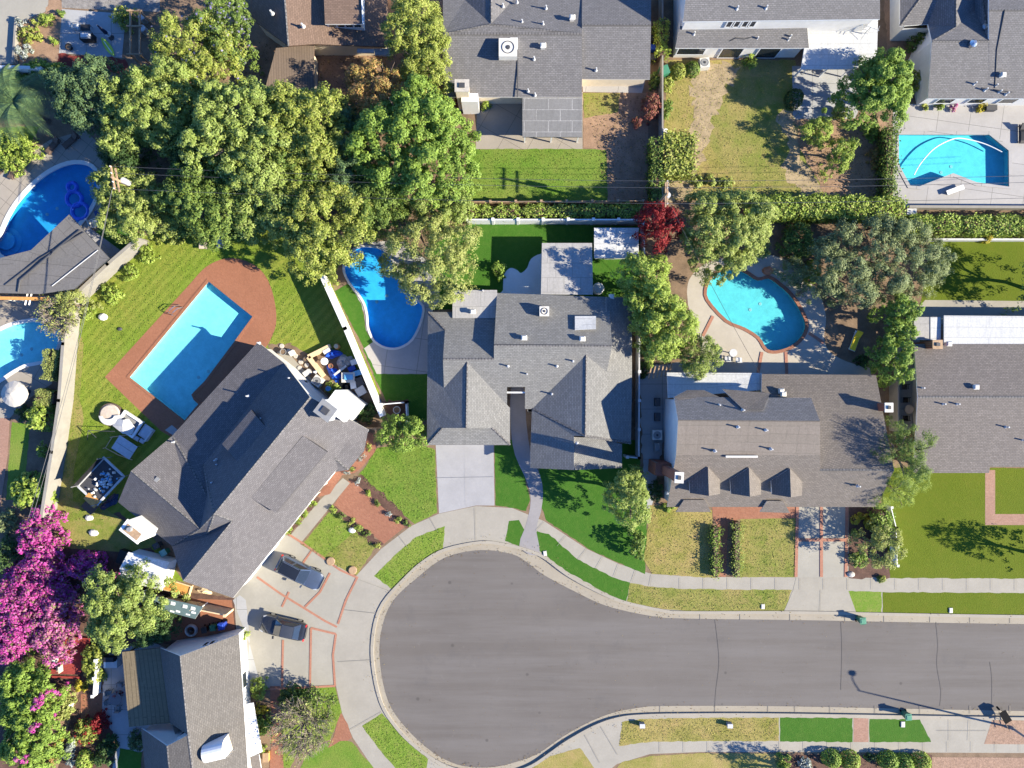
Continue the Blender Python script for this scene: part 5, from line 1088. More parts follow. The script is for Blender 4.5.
shrub('yellow green bush left of the stone patio', 92, 664, 13, 24, 1.8, 'yellow', leaf=0.22); shrub('golden bush at the brick step', 80, 686, 6, 7, 1.0, 'gold'); shrub('mottled bush in the planting bed below the red deck', 60, 706, 13, 16, 1.4, 'ochre', leaf=0.22); shrub('rounded red flowered bush near the patio path', 84, 734, 13, 15, 1.6, 'yellow', extra=('red', 0.06, 0.3)); shrub('purple leaved bush beside the rounded red flowered one', 99, 724, 9, 12, 1.5, 'red'); shrub('white flowered shrub at the garden path', 69, 754, 7, 16, 1.0, 'silver'); shrub('clipped lime bush at the bottom edge', 83, 762, 8, 11, 1.2, 'lime', smooth=True); shrub('long dark bush beside the curved patio path', 104, 752, 10, 22, 1.6, 'dark', rot=-30); shrub('dark brown leaved bush at the bottom edge of the garden', 46, 764, 9, 7, 1.0, 'autumn'); shrub('small gold tuft in the planting bed', 60, 738, 4, 4, 0.7, 'gold'); shrub('grey green bush below the patio corner', 136, 742, 9, 12, 1.4, 'teal'); shrub('green clump beside the pink path at the left edge', 48, 748, 6, 12, 0.9, 'autumn')
shrub('lime shrub at the foot of the white drive wall', 244, 634, 5, 6, 1.2, 'lime'); shrub('green shrub at the front of the tan roofed house, the upper one', 258, 690, 9, 12, 1.6, 'lime'); shrub('gold shrub at the front of the tan roofed house', 261, 711, 9, 5, 1.3, 'gold'); shrub('dark green shrub at the front of the tan roofed house, the lower one', 261, 726, 11, 11, 1.5, 'vivid'); shrub('dark bush in the shade at the drive end', 290, 698, 12, 12, 1.8, 'dark'); shrub('low green bush on the lawn beside the drive end', 312, 700, 12, 9, 1.0, 'mid'); shrub('little green tuft by the porch step', 262, 750, 4, 4, 0.8, 'lime')
# --- left neighbours' plants
shrub('yellow green small tree over the garden path at the left', 38, 416, 13, 17, 2.6, 'lime', leaf=0.26, name='small_tree'); shrub('dark shaded bush behind the cream parasol', 22, 414, 8, 9, 1.6, 'dark'); shrub('young yellow shrub below the small tree', 41, 450, 5, 8, 1.6, 'lime')
shrub('broad yellow green shrub hanging over the white wall', 28, 492, 24, 18, 2.4, 'lime', leaf=0.32); shrub('grey green bush at the left edge above the bougainvillea', 4, 522, 9, 14, 1.8, 'olive'); shrub('dark bush at the left edge beside the bougainvillea', 6, 556, 12, 20, 2.2, 'dark')
for i, (lb, x, y, rx, ry) in enumerate((('leafy shrub against the white wall near the pool house, the upper one', 146, 252, 10, 12), ('leafy shrub against the white wall near the pool house, the middle one', 130, 272, 8, 10), ('leafy shrub against the white wall near the pool house, the lower one', 110, 292, 12, 10), ('pale shrub where the white wall bends', 88, 312, 9, 7))): shrub(lb, x, y, rx, ry, 1.1, 'lime', rot=-45)
shrub('sparse weedy bush at the lawn corner under the canopy', 170, 238, 16, 8, 0.9, 'yellow', gap=0.4)
# --- hedges
hedge('clipped flat topped hedge beside the pale aqua pool, the long one', [(55,350),(50,380)], 1.3, 1.6, 'ochre', dens=300, leaf=0.13, rough=0.04); hedge('clipped flat topped hedge left of the white wall, the short one', [(38,397),(55,399)], 1.4, 1.5, 'ochre', dens=300, leaf=0.13, rough=0.04)
hedge('low green hedge behind the white fence of the centre house', [(470,213),(560,212),(640,211)], 1.1, 1.5, 'lime'); hedge('thick clipped hedge above the kidney pool', [(742,208),(820,208),(902,210)], 2.0, 2.0, 'lime', leaf=0.24); hedge('clipped hedge below the angular pool deck', [(908,225),(970,226),(1120,226)], 1.6, 1.8, 'lime', leaf=0.22)
hedge('tall narrow hedge along the fence of the straw lawn', [(656,140),(656,205)], 1.0, 2.2, 'mid'); hedge('square block of clipped yellow green hedge on the straw lawn', [(663,156),(694,156)], 3.9, 2.2, 'yellow', leaf=0.26, rough=0.2); hedge('slim hedge between the two top houses', [(661,22),(662,56)], 0.9, 2.0, 'lime'); hedge('narrow hedge left of the angular pool', [(888,128),(889,198)], 0.9, 1.8, 'mid', rough=0.2)
hedge('climbing hedge on the white wall at the driveway end', [(882,512),(885,545)], 0.9, 2.0, 'vivid', rough=0.2)
hedge('flowering border hedge left of the brick walk', [(715.5,527),(715.5,577)], 0.6, 0.8, 'vivid', leaf=0.15, rough=0.16); hedge('flowering border hedge right of the brick walk', [(737,522),(737,577)], 0.7, 0.8, 'light', leaf=0.15, rough=0.16)
# --- single shrubs on the right
for lb, x, y, rx, ry, h_, c_, sm in (
    ('round clipped shrub beside the green box, the left one', 679, 70, 8, 8, 1.2, 'yellow', True), ('round clipped shrub beside the green box, the right one', 693, 68, 8, 8, 1.2, 'mid', True), ('lime shrub against the white two-storey wall', 752, 58, 8, 8, 1.3, 'lime', False), ('low shrub along the fence below the green box', 668, 84, 7, 8, 1.2, 'yellow', False), ('green shrub along the fence beside the red leaved tree', 667, 108, 7, 12, 1.4, 'mid', False),
    ('dark shrub at the fence beside the top centre house', 655, 80, 6, 10, 1.4, 'mid', False), ('dark clipped topiary beside the patio steps', 796, 97, 9, 10, 1.8, 'dark', True), ('green shrub in the shaded bed left of the angular pool', 872, 132, 9, 11, 1.4, 'vivid', False), ('flowering bush behind the round bright green tree', 916, 80, 9, 14, 1.8, 'yellow', False), ('dark green round bush at the corner of the grey house', 920, 38, 11, 12, 2.2, 'mid', False),
    ('young tree on the patio slab', 842, 112, 9, 8, 1.6, 'greygreen', False), ('gold shrub by the pool house wall, right one', 982, 106, 6, 5, 0.8, 'gold', False), ('lime shrub by the grey house wall', 939, 106, 5, 4, 0.8, 'lime', False), ('pink flowered shrub by the grey house wall', 952, 107, 8, 3, 0.7, 'pink', False), ('yellow shrub at the left end of the grey house wall', 925, 107, 6, 3, 0.7, 'yellow', False),
    ('yellow clipped shrub under the hedge on the olive lawn edge', 987, 237, 7, 6, 1.0, 'gold', True), ('small green shrub next to the yellow clipped one', 998, 233, 5, 4, 0.8, 'lime', False), ('dark bush under the olive tree beside the hedge', 800, 240, 18, 20, 2.4, 'mid', False), ('green bush at the deck corner under the olive tree', 812, 272, 10, 14, 1.4, 'lime', False), ('dark bush beside the yellow lounger', 862, 361, 8, 7, 1.2, 'dark', False),
    ('golden round shrub in the driveway bed, upper one', 862, 516, 7, 4, 0.9, 'gold', False), ('golden round shrub in the driveway bed, left one', 856, 520, 4, 5, 0.9, 'gold', True), ('golden round shrub in the driveway bed, right one', 870, 524, 5, 6, 0.9, 'gold', True), ('small lime shrub in the driveway bed', 855, 533, 3, 4, 0.7, 'lime', True), ('bright green bush at the bottom of the driveway bed', 860, 560, 9, 9, 1.2, 'vivid', False),
    ('tall dark bush by the brick chimney', 656, 492, 8, 12, 2.0, 'dark', False), ('lime ground shrub below the brick chimney', 667, 508, 9, 4, 0.8, 'lime', False), ('dense green conical bush at the lawn edge of the centre house', 638, 546, 9, 19, 2.6, 'mid', False), ('red leaved shrub beside the fence of the straw lawn', 653, 104, 11, 15, 2.8, 'rust', False), ('small red leaved shrub at the fence', 638, 121, 5, 6, 1.8, 'rust', False),
    ('round little bush on the vivid turf behind the centre house', 498, 270, 8, 9, 1.6, 'vivid', False), ('green bush beside the garden clutter', 332, 389, 8, 8, 1.2, 'lime', False), ('dark bush in the shaded yard corner', 366, 412, 10, 12, 1.4, 'dark', False), ('dark bush behind the shed row in the top yard', 775, 20, 4, 4, 1.0, 'mid', False), ('bush at the corner of the cool grey house wall', 485, 104, 6, 5, 1.2, 'lime', False), ('red leaved shrub by the chimney of the cool grey house', 455, 98, 10, 8, 2.0, 'rust', False),
    ('low silver bush on the straw lawn edge, the left one', 697, 182, 6, 7, 0.8, 'greygreen', False), ('low silver bush on the straw lawn edge, the middle one', 711, 180, 6, 7, 0.8, 'greygreen', False), ('low silver bush on the straw lawn edge, the right one', 726, 183, 8, 7, 0.8, 'greygreen', False), ('dry brown shrub in the dirt beside the angular pool', 876, 158, 8, 12, 0.9, 'autumn', False), ('weeds in the bed between the hedge and the deck', 645, 345, 8, 10, 1.0, 'mid', False), ('green bush in the shade beside the side patio', 644, 370, 7, 9, 1.0, 'dark', False),
    ('ball shaped dark bush at the sidewalk by the south bed, first', 833, 760, 10, 9, 1.3, 'vivid', True), ('ball shaped green bush at the sidewalk by the south bed, second', 852, 762, 10, 10, 1.3, 'lime', True), ('ball shaped green bush after the walk, the left one', 890, 762, 11, 9, 1.3, 'vivid', True), ('ball shaped green bush after the walk, the middle one', 906, 764, 10, 9, 1.3, 'vivid', True), ('ball shaped green bush after the walk, the right one', 923, 763, 10, 9, 1.3, 'lime', True), ('low spiky plant in the south bed', 804, 764, 8, 7, 0.6, 'silver', False), ('green bush in the south bed beside the spiky plant', 785, 762, 8, 8, 1.0, 'lime', False), ('dark leafy bush in the south bed before the gravel', 871, 758, 6, 5, 0.8, 'dark', False), ('little bush at the sidewalk by the driveway bed', 883, 578, 5, 4, 0.7, 'yellow', False)):
    shrub(lb, x, y, rx, ry, h_, c_, smooth=sm)
for i, (x, y) in enumerate(((357,482),(366,494),(377,503),(388,513),(398,519),(408,523))): shrub('flowering tuft bordering the brick walk of the angled house, lawn side', x, y, 4, 4, 0.6, ('silver','lime','mid')[i % 3], leaf=0.14, name='border_plant', cat='plant', group='tufts along the lawn side of the brick walk')
for i, (x, y) in enumerate(((331,509),(341,515),(350,522),(358,528),(367,534),(376,544))): shrub('green tuft bordering the brick walk of the angled house, drive side', x, y, 4.5, 4, 0.6, ('lime','mid','yellow')[i % 3], leaf=0.14, name='border_plant', cat='plant', group='tufts along the drive side of the brick walk')
for i, (x, y) in enumerate(((290,531),(297,522),(304,513),(312,503))): shrub('low green plant in the bed under the angled house eave', x, y, 6, 4, 0.6, 'lime', rot=50, leaf=0.14, name='border_plant', cat='plant', group='plants under the angled house eave')
for i, (x, y) in enumerate(((368,448),(362,458),(355,468),(348,473))): shrub('low plant between the bay and the curved brick path', x, y, 4, 3, 0.5, ('lime','silver')[i % 2], rot=50, leaf=0.14, name='border_plant', cat='plant', group='plants around the bay')
# ------------------------------------------------------------------ fences, walls, poles
def wall_run(name, label, pts, h, t, mat, cat, posts=None, cap=None, z=G0):
    """pts: pixels on the ground"""
    L = [W(x, y, 0) for x, y in pts]; c = sum(L, Vector())/len(L); e = empty(name, label, cat, (c.x, c.y, z)); pan = MB(); cp = MB()
    for a, b in zip(L[:-1], L[1:]):
        d = b-a; m = (a+b)/2; rz = math.atan2(d.y, d.x); pan.box((m.x, m.y, z+h/2), (d.length+(t if not posts else 0), t, h), rz)
        if cap: cp.box((m.x, m.y, z+h+0.03), (d.length+t*1.2, t+0.1, 0.07), rz)
    pan.build('panel', mat, e, local=False)
    if cap: cp.build('cap', cap, e, local=False)
    if posts:
        for a, b in zip(L[:-1], L[1:]):
            n = max(1, int((b-a).length/posts))
            for i in range(n+1): p = a+(b-a)*i/n; m = MB(); m.box((p.x, p.y, z+h/2+0.06), (t+0.10, t+0.10, h+0.12)); m.box((p.x, p.y, z+h+0.16), (t+0.16, t+0.16, 0.06)); m.build('post', mat, e, local=False)
    return e
wall_run('fence', 'white panel fence behind the turf of the centre house', [(469,224),(640,224),(641,262)], 1.8, 0.12, M['white'], 'fence', posts=2.4)
wall_run('boundary_wall', 'white wall slanting between the mown lawn and the blue pool', [(327,279),(350,330),(385,414)], 1.9, 0.28, M['stucco'], 'wall', cap=M['white'])
wall_run('fence', 'small white fence round the dirt corner beside the round garage tree', [(384,404),(408,402),(409,421)], 1.3, 0.1, M['white'], 'fence', posts=1.3)
wall_run('fence', 'grey white fence in the narrow gap beside the centre house', [(636,316),(635.5,456),(624,455)], 1.8, 0.12, M['lightgrey'], 'fence', posts=2.4)
wall_run('boundary_wall', 'tall pale wall running down the left side of the mown lawn', [(149,243),(120,268),(86,300),(80,315),(77,345),(73,400),(66,450),(56,512)], 2.1, 0.3, M['blockwall'], 'wall')
wall_run('fence', 'weathered wooden fence behind the lime hedge', [(466,206),(640,205)], 1.5, 0.08, M['wood'], 'fence', posts=2.4)
wall_run('boundary_wall', 'thin pale wall between the two top houses', [(659,-10),(659,205)], 1.6, 0.15, M['blockwall'], 'wall')
wall_run('boundary_wall', 'low pale wall below the angular pool deck', [(905,209),(1120,210)], 0.9, 0.25, M['blockwall'], 'wall')
wall_run('boundary_wall', 'low pale wall at the top of the olive backyard lawn', [(918,241),(1120,241)], 0.7, 0.2, M['lightgrey'], 'wall')
wall_run('boundary_wall', 'thin pale wall beside the narrow side patio at the gable end', [(889,382),(889,430)], 1.6, 0.12, M['blockwall'], 'wall')
wall_run('fence', 'short white fence at the driveway bed edge', [(884,505),(889,525),(890,562)], 1.2, 0.08, M['white'], 'fence', posts=1.5)
wall_run('fence', 'long pale timber fence between the white shed and the teal roofed lean-to', [(136,588),(168,596),(233,609)], 1.8, 0.12, M['pinewood'], 'fence', posts=2.4)
wall_run('boundary_wall', 'white garden wall at the end of the top left driveway', [(-60,72),(50,75)], 1.5, 0.3, M['stucco'], 'wall')
wall_run('boundary_wall', 'low wall edging the left side of the top left bed', [(20,20),(17,64)], 0.5, 0.2, M['blockwall'], 'wall')
wall_run('fence', 'short brown fence between the angled house and the round garage tree', [(366,427),(379,428)], 1.6, 0.1, M['wood'], 'fence', posts=1.3)
wall_run('boundary_wall', 'white wall stub at the front of the tan roofed house', [(243,640),(244,690)], 1.0, 0.2, M['stucco'], 'wall')
wall_run('fence', 'narrow white fence beside the stone patio garden', [(104,655),(101,690)], 1.2, 0.12, M['white'], 'fence', posts=1.7)
# power poles and wires
def pole(label, px, py, h, arm):
    p = W(px, py, 0); e = empty('power_pole', label, 'power pole', (p.x, p.y, G0)); MB().tube([(p.x, p.y, 0), (p.x, p.y, h)], [0.16, 0.11], 8).build('shaft', M['wood'], e, local=False)
    for dz in (0.2, 0.9): MB().box((p.x, p.y, h-dz), (0.12, 2.2, 0.12), arm).build('crossarm', M['wood'], e, local=False)
    MB().cyl((p.x+0.3, p.y+0.1, h-2.2), 0.27, 0.27, 0.9, 12).build('transformer', M['lightgrey'], e, local=False)
    for dy in (-1, -0.4, 0.4, 1): MB().cyl((p.x-math.sin(arm)*dy, p.y+math.cos(arm)*dy, h-0.14), 0.05, 0.03, 0.2, 6).build('insulator', M['white'], e, local=False)
    return p
pa = pole('wooden power pole rising out of the canopy by the royal blue pool', 154, 199, 7.4, R(10)); pb = pole('wooden power pole beside the crimson tree', 650, 214, 8.0, R(0))
def wire(label, a, b, sag=0.7, r=0.018, group=None):
    pts = [a+(b-a)*t-Vector((0, 0, 4*sag*t*(1-t))) for t in np.linspace(0, 1, 18)]
    tag(MB().tube(pts, r, 4).build('power_wire', M['dark'], local=False), label, 'wire', group)
for dy in (-1, 0.4, 1):
    wire('thin overhead wire between the two wooden power poles', Vector((pa.x, pa.y+dy, 7.3)), Vector((pb.x, pb.y+dy, 7.9)), 0.8, group='overhead wires between the poles')
    wire('thin overhead wire from the pole by the crimson tree towards the right edge', Vector((pb.x, pb.y+dy, 7.9)), Vector((62, 18.0+dy, 8.0)), 0.8, group='overhead wires to the right')
for dx in (0, 0.35): wire('thin overhead wire running down the left side over the garden path', Vector((pa.x, pa.y, 7.0)), Vector((-43.5+dx, -12, 7.0)), 0.6, 0.022, 'overhead wires down the left side')
wire('thin overhead wire reaching from the crimson tree pole over the kidney pool', Vector((pb.x, pb.y, 7.0)), W(760, 374, 3.0), 0.4)
# ------------------------------------------------------------------ cars
def car(label, px, py, heading, paint, roofmat, L=4.7, Wd=1.86, Ht=1.62, suv=True):
    p = W(px, py, 0.8); e = empty('parked_car', label, 'car', (p.x, p.y, G0+0.03), heading)
    xs = np.linspace(-L/2, L/2, 25); vs = []; k = 13
    for x in xs:
        t = (x+L/2)/L; end = min(1.0, (min(t, 1-t)/0.14)) ** 0.5 if min(t, 1-t) < 0.14 else 1.0
        hw = Wd/2*(0.66+0.34*end)*(1.0 if t < 0.8 else 1-0.07*((t-0.8)/0.2)**2); belt = 0.98 if t < 0.66 else 0.98-0.20*((t-0.66)/0.34)**1.5
        if t < 0.04: belt = 0.84
        lo = 0.24+0.12*(1-end)
        pr = [(-0.90, lo), (-0.98, lo+0.14), (-1.0, 0.56), (-0.985, 0.76), (-0.93, belt-0.05), (-0.84, belt), (0, belt+0.035), (0.84, belt), (0.93, belt-0.05), (0.985, 0.76), (1.0, 0.56), (0.98, lo+0.14), (0.90, lo)]
        vs += [(x, y*hw, z) for y, z in pr]
    fs = [(i*k+j, (i+1)*k+j, (i+1)*k+(j+1) % k, i*k+(j+1) % k)[::-1] for i in range(len(xs)-1) for j in range(k)]
    fs += [tuple(range(k))[::1], tuple((len(xs)-1)*k+j for j in range(k))[::-1]]
    b = mesh('body', vs, fs, paint, e, local=True, smooth=True)
    bx0, bx1 = (-L/2+0.18, L*0.20) if suv else (-L/2+0.55, L*0.18); tx0, tx1 = (-L/2+0.55, L*0.02) if suv else (-L*0.26, 0.0); yb, yt = Wd/2*0.86, Wd/2*0.66; zb, zt = 0.97, Ht
    B = [(bx1, -yb, zb), (bx1, yb, zb), (bx0, yb, zb), (bx0, -yb, zb)]; T = [(tx1, -yt, zt-0.03), (tx1, yt, zt-0.03), (tx0, yt, zt-0.05), (tx0, -yt, zt-0.05)]
    mesh('cabin', B+T, [(0, 1, 5, 4), (1, 2, 6, 5), (2, 3, 7, 6), (3, 0, 4, 7), (4, 5, 6, 7)], paint, e, local=True).modifiers.new('round', 'BEVEL').width = 0.05
    def pane(name, q, ins, off):
        q = [Vector(v) for v in q]; c = sum(q, Vector())/4; n = (q[1]-q[0]).cross(q[3]-q[0]).normalized(); mesh(name, [c+(v-c)*ins+n*off for v in q], [(0, 1, 2, 3)], M['glass'], e, local=True)
    pane('windscreen', [B[0], B[1], T[1], T[0]], 0.90, 0.012); pane('rear_window', [B[2], B[3], T[3], T[2]], 0.82, 0.012)
    for a, c_ in ((1, 2), (3, 0)):
        for f0, f1 in ((0.05, 0.50), (0.53, 0.93)):
            l = lambda u, v, t: Vector(u)+(Vector(v)-Vector(u))*t
            pane('side_window', [l(B[a], B[c_], f0), l(B[a], B[c_], f1), l(T[a], T[c_], f1), l(T[a], T[c_], f0)], 0.88, 0.012)
    vs = []
    for i in range(7):
        for j in range(5): u, v = i/6, j/4; x = tx0+(tx1-tx0)*u; y = (-1+2*v)*yt*0.98; vs.append((x, y, zt+0.045*(1-(2*u-1)**2)*0.8+0.03*(1-(2*v-1)**2)-0.015))
    mesh('roof', vs, [(i*5+j, (i+1)*5+j, (i+1)*5+j+1, i*5+j+1) for i in range(6) for j in range(4)], roofmat, e, local=True, smooth=True)
    if suv:
        for sg in (-1, 1): MB().tube([(tx0+0.1, sg*yt*0.9, zt+0.06), (tx1-0.15, sg*yt*0.9, zt+0.07)], 0.025, 5).build('roof_rail', M['steel'], e)
    for sx in (-1, 1):
        for sy in (-1, 1):
            m = MB(); n = 18; c = (sx*L*0.30, sy*(Wd/2-0.12), 0.34); vs = [(c[0]+r*math.cos(2*math.pi*i/n), c[1]+y, c[2]+r*math.sin(2*math.pi*i/n)-0.03) for y, r in ((-0.11, 0.29), (-0.11, 0.34), (0.12, 0.34), (0.12, 0.29)) for i in range(n)]
            m.add(vs, [(q*n+i, q*n+(i+1) % n, (q+1)*n+(i+1) % n, (q+1)*n+i) for q in range(3) for i in range(n)]+[tuple(range(n)), tuple(range(3*n, 4*n))[::-1]])
            w_ = m.build('wheel', M['rubber'], e); m = MB(); vs = [(c[0]+0.21*math.cos(2*math.pi*i/n), c[1]+sy*0.135, c[2]-0.03+0.21*math.sin(2*math.pi*i/n)) for i in range(n)]; m.add(vs, [tuple(range(n))]); m.build('rim', M['steel'], w_)
    for sy in (-1, 1):
        MB().box((L/2-0.34, sy*Wd*0.35, 0.73), (0.30, 0.34, 0.16), -sy*0.35).build('headlight', M['lens'], e); MB().box((-L/2+0.10, sy*Wd*0.38, 0.80), (0.12, 0.26, 0.22), sy*0.2).build('tail_light', M['red'], e)
        MB().box((L*0.155, sy*(Wd/2+0.10), 1.02), (0.16, 0.24, 0.15), sy*0.15).build('mirror', paint, e)
    MB().box((L/2-0.02, 0, 0.52), (0.06, Wd*0.6, 0.22)).build('grille', M['black'], e); MB().box((L*0.33, 0, 0.93), (0.55, 0.025, 0.03)).build('bonnet_crease', paint, e)
    return e
car('silver blue SUV with a black glass roof parked nose down the drive', 300, 572.5, R(-27), plain('silver_blue_paint', (0.11,0.14,0.19), 0.25, 0.55, var=0.03, coat=0.6), plain('black_glass_roof', (0.015,0.018,0.025), 0.12, var=0.05, spec=0.6), 4.75, 1.9, 1.65)
car('dark grey hatchback parked across the brick banded drive', 283.5, 627.5, R(167), plain('dark_grey_paint', (0.045,0.047,0.052), 0.2, 0.5, var=0.03, coat=0.9), plain('dark_reflecting_roof', (0.09,0.095,0.105), 0.15, 0.5, var=0.05, coat=0.8), 4.6, 1.86, 1.55, suv=False)
# ------------------------------------------------------------------ bins, lamp, street furniture
def bin_(label, px, py, rz, body, lid, s=1.0, group=None, z=G0):
    p = W(px, py, z+1.0*s); e = empty('wheelie_bin', label, 'wheelie bin', (p.x, p.y, z), rz, group)
    m = MB(); m.box((0, 0, 0.52*s), (0.48*s, 0.52*s, 0.92*s)); 
    for i in (0, 1, 2, 3): x, y, _ = m.v[i]; m.v[i] = (x*0.8, y*0.8, 0.06*s)
    m.build('body', body, e); m = MB(); m.box((0.02*s, 0, 1.01*s), (0.60*s, 0.58*s, 0.07*s)); m.box((0.02*s, 0, 1.06*s), (0.44*s, 0.42*s, 0.05*s), taper=0.85); m.build('lid', lid, e)
    m = MB(); m.tube([(-0.34*s, -0.22*s, 0.98*s), (-0.34*s, 0.22*s, 0.98*s)], 0.025*s, 6); m.build('handle', body, e)
    for sy in (-1, 1):
        c = (-0.22*s, sy*0.25*s, 0.12*s); n = 12; vs = [(c[0]+0.12*s*math.cos(2*math.pi*i/n), c[1]+y*s, c[2]+0.12*s*math.sin(2*math.pi*i/n)) for y in (-0.03, 0.03) for i in range(n)]
        MB().add(vs, [(i, (i+1) % n, n+(i+1) % n, n+i) for i in range(n)]+[tuple(range(n)), tuple(range(n, 2*n))[::-1]]).build('wheel', M['rubber'], e)
    return e
bin_('green wheelie bin in the gutter at the foot of the right driveway', 863, 621, R(95), M['binG'], M['lidG'], 1.05, z=0.01); bin_('green wheelie bin in the gutter beside the vivid turf strip', 908.5, 717, R(-85), M['binG'], M['lidG'], 1.05, z=0.01)
bin_('black wheelie bin in the row by the white gable', 204, 630, R(-80), M['binK'], M['binK'], 0.95); bin_('dark green wheelie bin between the black and the blue one', 212.5, 628, R(-80), M['binG'], M['binG'], 0.95); bin_('blue wheelie bin at the end of the row by the white gable', 221, 626.5, R(-78), M['binB'], M['binB'], 1.05)
bin_('dark wheelie bin in the shaded grass behind the white shed', 156, 546, R(30), M['dark'], M['dark'], 1.0); bin_('teal lidded wheelie bin in the shaded grass behind the white shed', 163, 553, R(30), M['binG'], M['lidT'], 1.05)
bin_('black bin in the side passage between the top houses, upper one', 653.5, 38, 0, M['binK'], M['binK'], 0.9); bin_('blue bin in the side passage between the top houses', 653.5, 47, 0, M['binB'], M['binB'], 0.9); bin_('black bin in the side passage between the top houses, lower one', 653.5, 57, 0, M['binK'], M['dark'], 0.9)
p = W(664.5, 70.5, 0.8); e = empty('garden_box', 'green garden box beside two round clipped shrubs', 'box', (p.x, p.y, G0), R(20)); MB().box((0, 0, 0.4), (0.9, 0.9, 0.8), taper=0.85).build('body', M['binG'], e); MB().box((0, 0, 0.83), (0.86, 0.86, 0.06)).build('lid', M['lidG'], e)
p = W(1010.5, 727, 0); e = empty('street_lamp', 'tall street lamp on the gravel strip at the right edge', 'street lamp', (p.x, p.y, G0))
MB().tube([(0, 0, 0), (0, 0, 0.6), (0, 0, 7.9)], [0.13, 0.11, 0.06], 10).build('pole', M['grey'], e); MB().cyl((0, 0, 0), 0.2, 0.16, 0.35, 12).build('base', M['grey'], e)
MB().tube([(0, 0, 7.8), (0.25, 0.45, 8.15), (0.35, 0.9, 8.35), (0.4, 1.3, 8.4)], [0.05, 0.045, 0.04, 0.035], 6).build('arm', M['grey'], e); m = MB(); m.lathe((0.4, 1.5, 8.28), [(0.10, 0), (0.30, 0.05), (0.26, 0.2), (0.1, 0.28)], 12); m.build('lamp_head', M['grey'], e)
def tub(label, px, py, rz):
    p = W(px, py, 0.6); e = empty('wheelbarrow', label, 'wheelbarrow', (p.x, p.y, G0), rz); m = MB(); m.box((0, 0, 0.52), (1.25, 0.75, 0.36)); 
    for i in range(4): x, y, z_ = m.v[i]; m.v[i] = (x*0.6, y*0.6, z_)
    m.build('tray', M['rubber'], e)
    for s_ in (-1, 1): MB().tube([(0.5, s_*0.15, 0.3), (-0.6, s_*0.28, 0.45), (-1.7, s_*0.32, 0.62)], 0.03, 6).build('handle', M['wood'], e); MB().tube([(-0.45, s_*0.25, 0.45), (-0.5, s_*0.28, 0.0)], 0.025, 5).build('leg', M['dark'], e)
    n = 14; vs = [(0.75+0.2*math.cos(2*math.pi*i/n), y, 0.2+0.2*math.sin(2*math.pi*i/n)) for y in (-0.05, 0.05) for i in range(n)]; MB().add(vs, [(i, (i+1) % n, n+(i+1) % n, n+i) for i in range(n)]+[tuple(range(n)), tuple(range(n, 2*n))]).build('wheel', M['rubber'], e)
tub('black wheelbarrow left by the kerb next to the street lamp', 1004, 716, R(122))
def lid(label, px, py, rz=0, w=0.35, l=0.5, mat='offwhite'):
    p = W(px, py, 0.2); e = empty('meter_box', label, 'meter box', (p.x, p.y, G0), rz); MB().box((0, 0, 0.04), (w, l, 0.09)).build('frame', M['lightgrey'], e); MB().box((0, 0, 0.095), (w*0.82, l*0.85, 0.03)).build('lid', M[mat], e)
lid('pale meter box lid in the turf near the grey path end', 545, 553.5, R(8)); lid('pale meter box lid in the straw kerb strip of the dormered house', 763, 606.5); lid('pale meter box lid in the olive kerb strip', 951, 610.5); lid('yellowish meter box lid beside the green wheelie bin', 903, 724.5, 0, 0.4, 0.55)
for lb, x in (('small dark utility box in the straw strip, nearer the driveway apron', 642), ('small dark utility box in the straw strip, nearer the vivid turf', 729.5)):
    p = W(x, 725, 0.4); e = empty('utility_box', lb, 'utility box', (p.x, p.y, G0)); MB().box((0, 0, 0.25), (0.5, 0.4, 0.5), taper=0.9).build('body', M['grey'], e); MB().box((0, 0, 0.52), (0.52, 0.42, 0.05)).build('lid', M['lightgrey'], e)
def rock(label, px, py, r, mat='stone', group=None, name='rock', cat='rock'):
    p = W(px, py, 0.2); n = 9; m = MB(); v = []
    for k, (q, z) in enumerate(((1, 0), (1.05, 0.35), (0.75, 0.75), (0.3, 0.95))): v += [(p.x+r*q*random.uniform(0.8, 1.1)*math.cos(2*math.pi*i/n), p.y+0.75*r*q*random.uniform(0.8, 1.1)*math.sin(2*math.pi*i/n), G0+z*r*0.7) for i in range(n)]
    m.add(v, [(k*n+i, k*n+(i+1) % n, (k+1)*n+(i+1) % n, (k+1)*n+i) for k in range(3) for i in range(n)]+[tuple(range(3*n, 4*n))]); o = m.build(name, M[mat], local=False); tag(o, label, cat, group)
rock('white rock on the shaded lawn edge beside the trampoline', 89, 518, 0.42, 'stucco'); rock('pale rock on the yellow grass near the magenta bougainvillea', 93.5, 533, 0.48, 'stucco'); rock('long white rock lying on the mown lawn', 103, 317, 0.5, 'stucco'); rock('small dark stone on the mown lawn', 119.5, 329, 0.25, 'dark'); rock('white stone by the square hedge block', 664.5, 131, 0.4, 'stucco'); rock('reddish rock on the rim of the kidney pool', 768, 271, 0.6, 'terracotta')
rock('small pale stone on the dry front lawn of the angled house', 352, 530, 0.4, 'stucco'); rock('grey boulder by the driveway bed', 851, 574, 0.4); rock('grey stone heap in the garden clutter', 350, 400, 0.9)
def disc(label, px, py, r, mat, name='stepping_stone', cat='stone', group=None, h=0.08):
    p = W(px, py, 0.1); m = MB(); m.lathe((p.x, p.y, G0), [(r, 0), (r, h), (r*0.9, h+0.03)], 16); tag(m.build(name, M[mat], local=False), label, cat, group)
disc('round tree stump in the dry front lawn, the upper one', 331, 561, 0.42, 'wood', 'tree_stump', 'stump', h=0.15); disc('round tree stump in the dry front lawn, the lower one', 353, 570, 0.42, 'wood', 'tree_stump', 'stump', h=0.15)
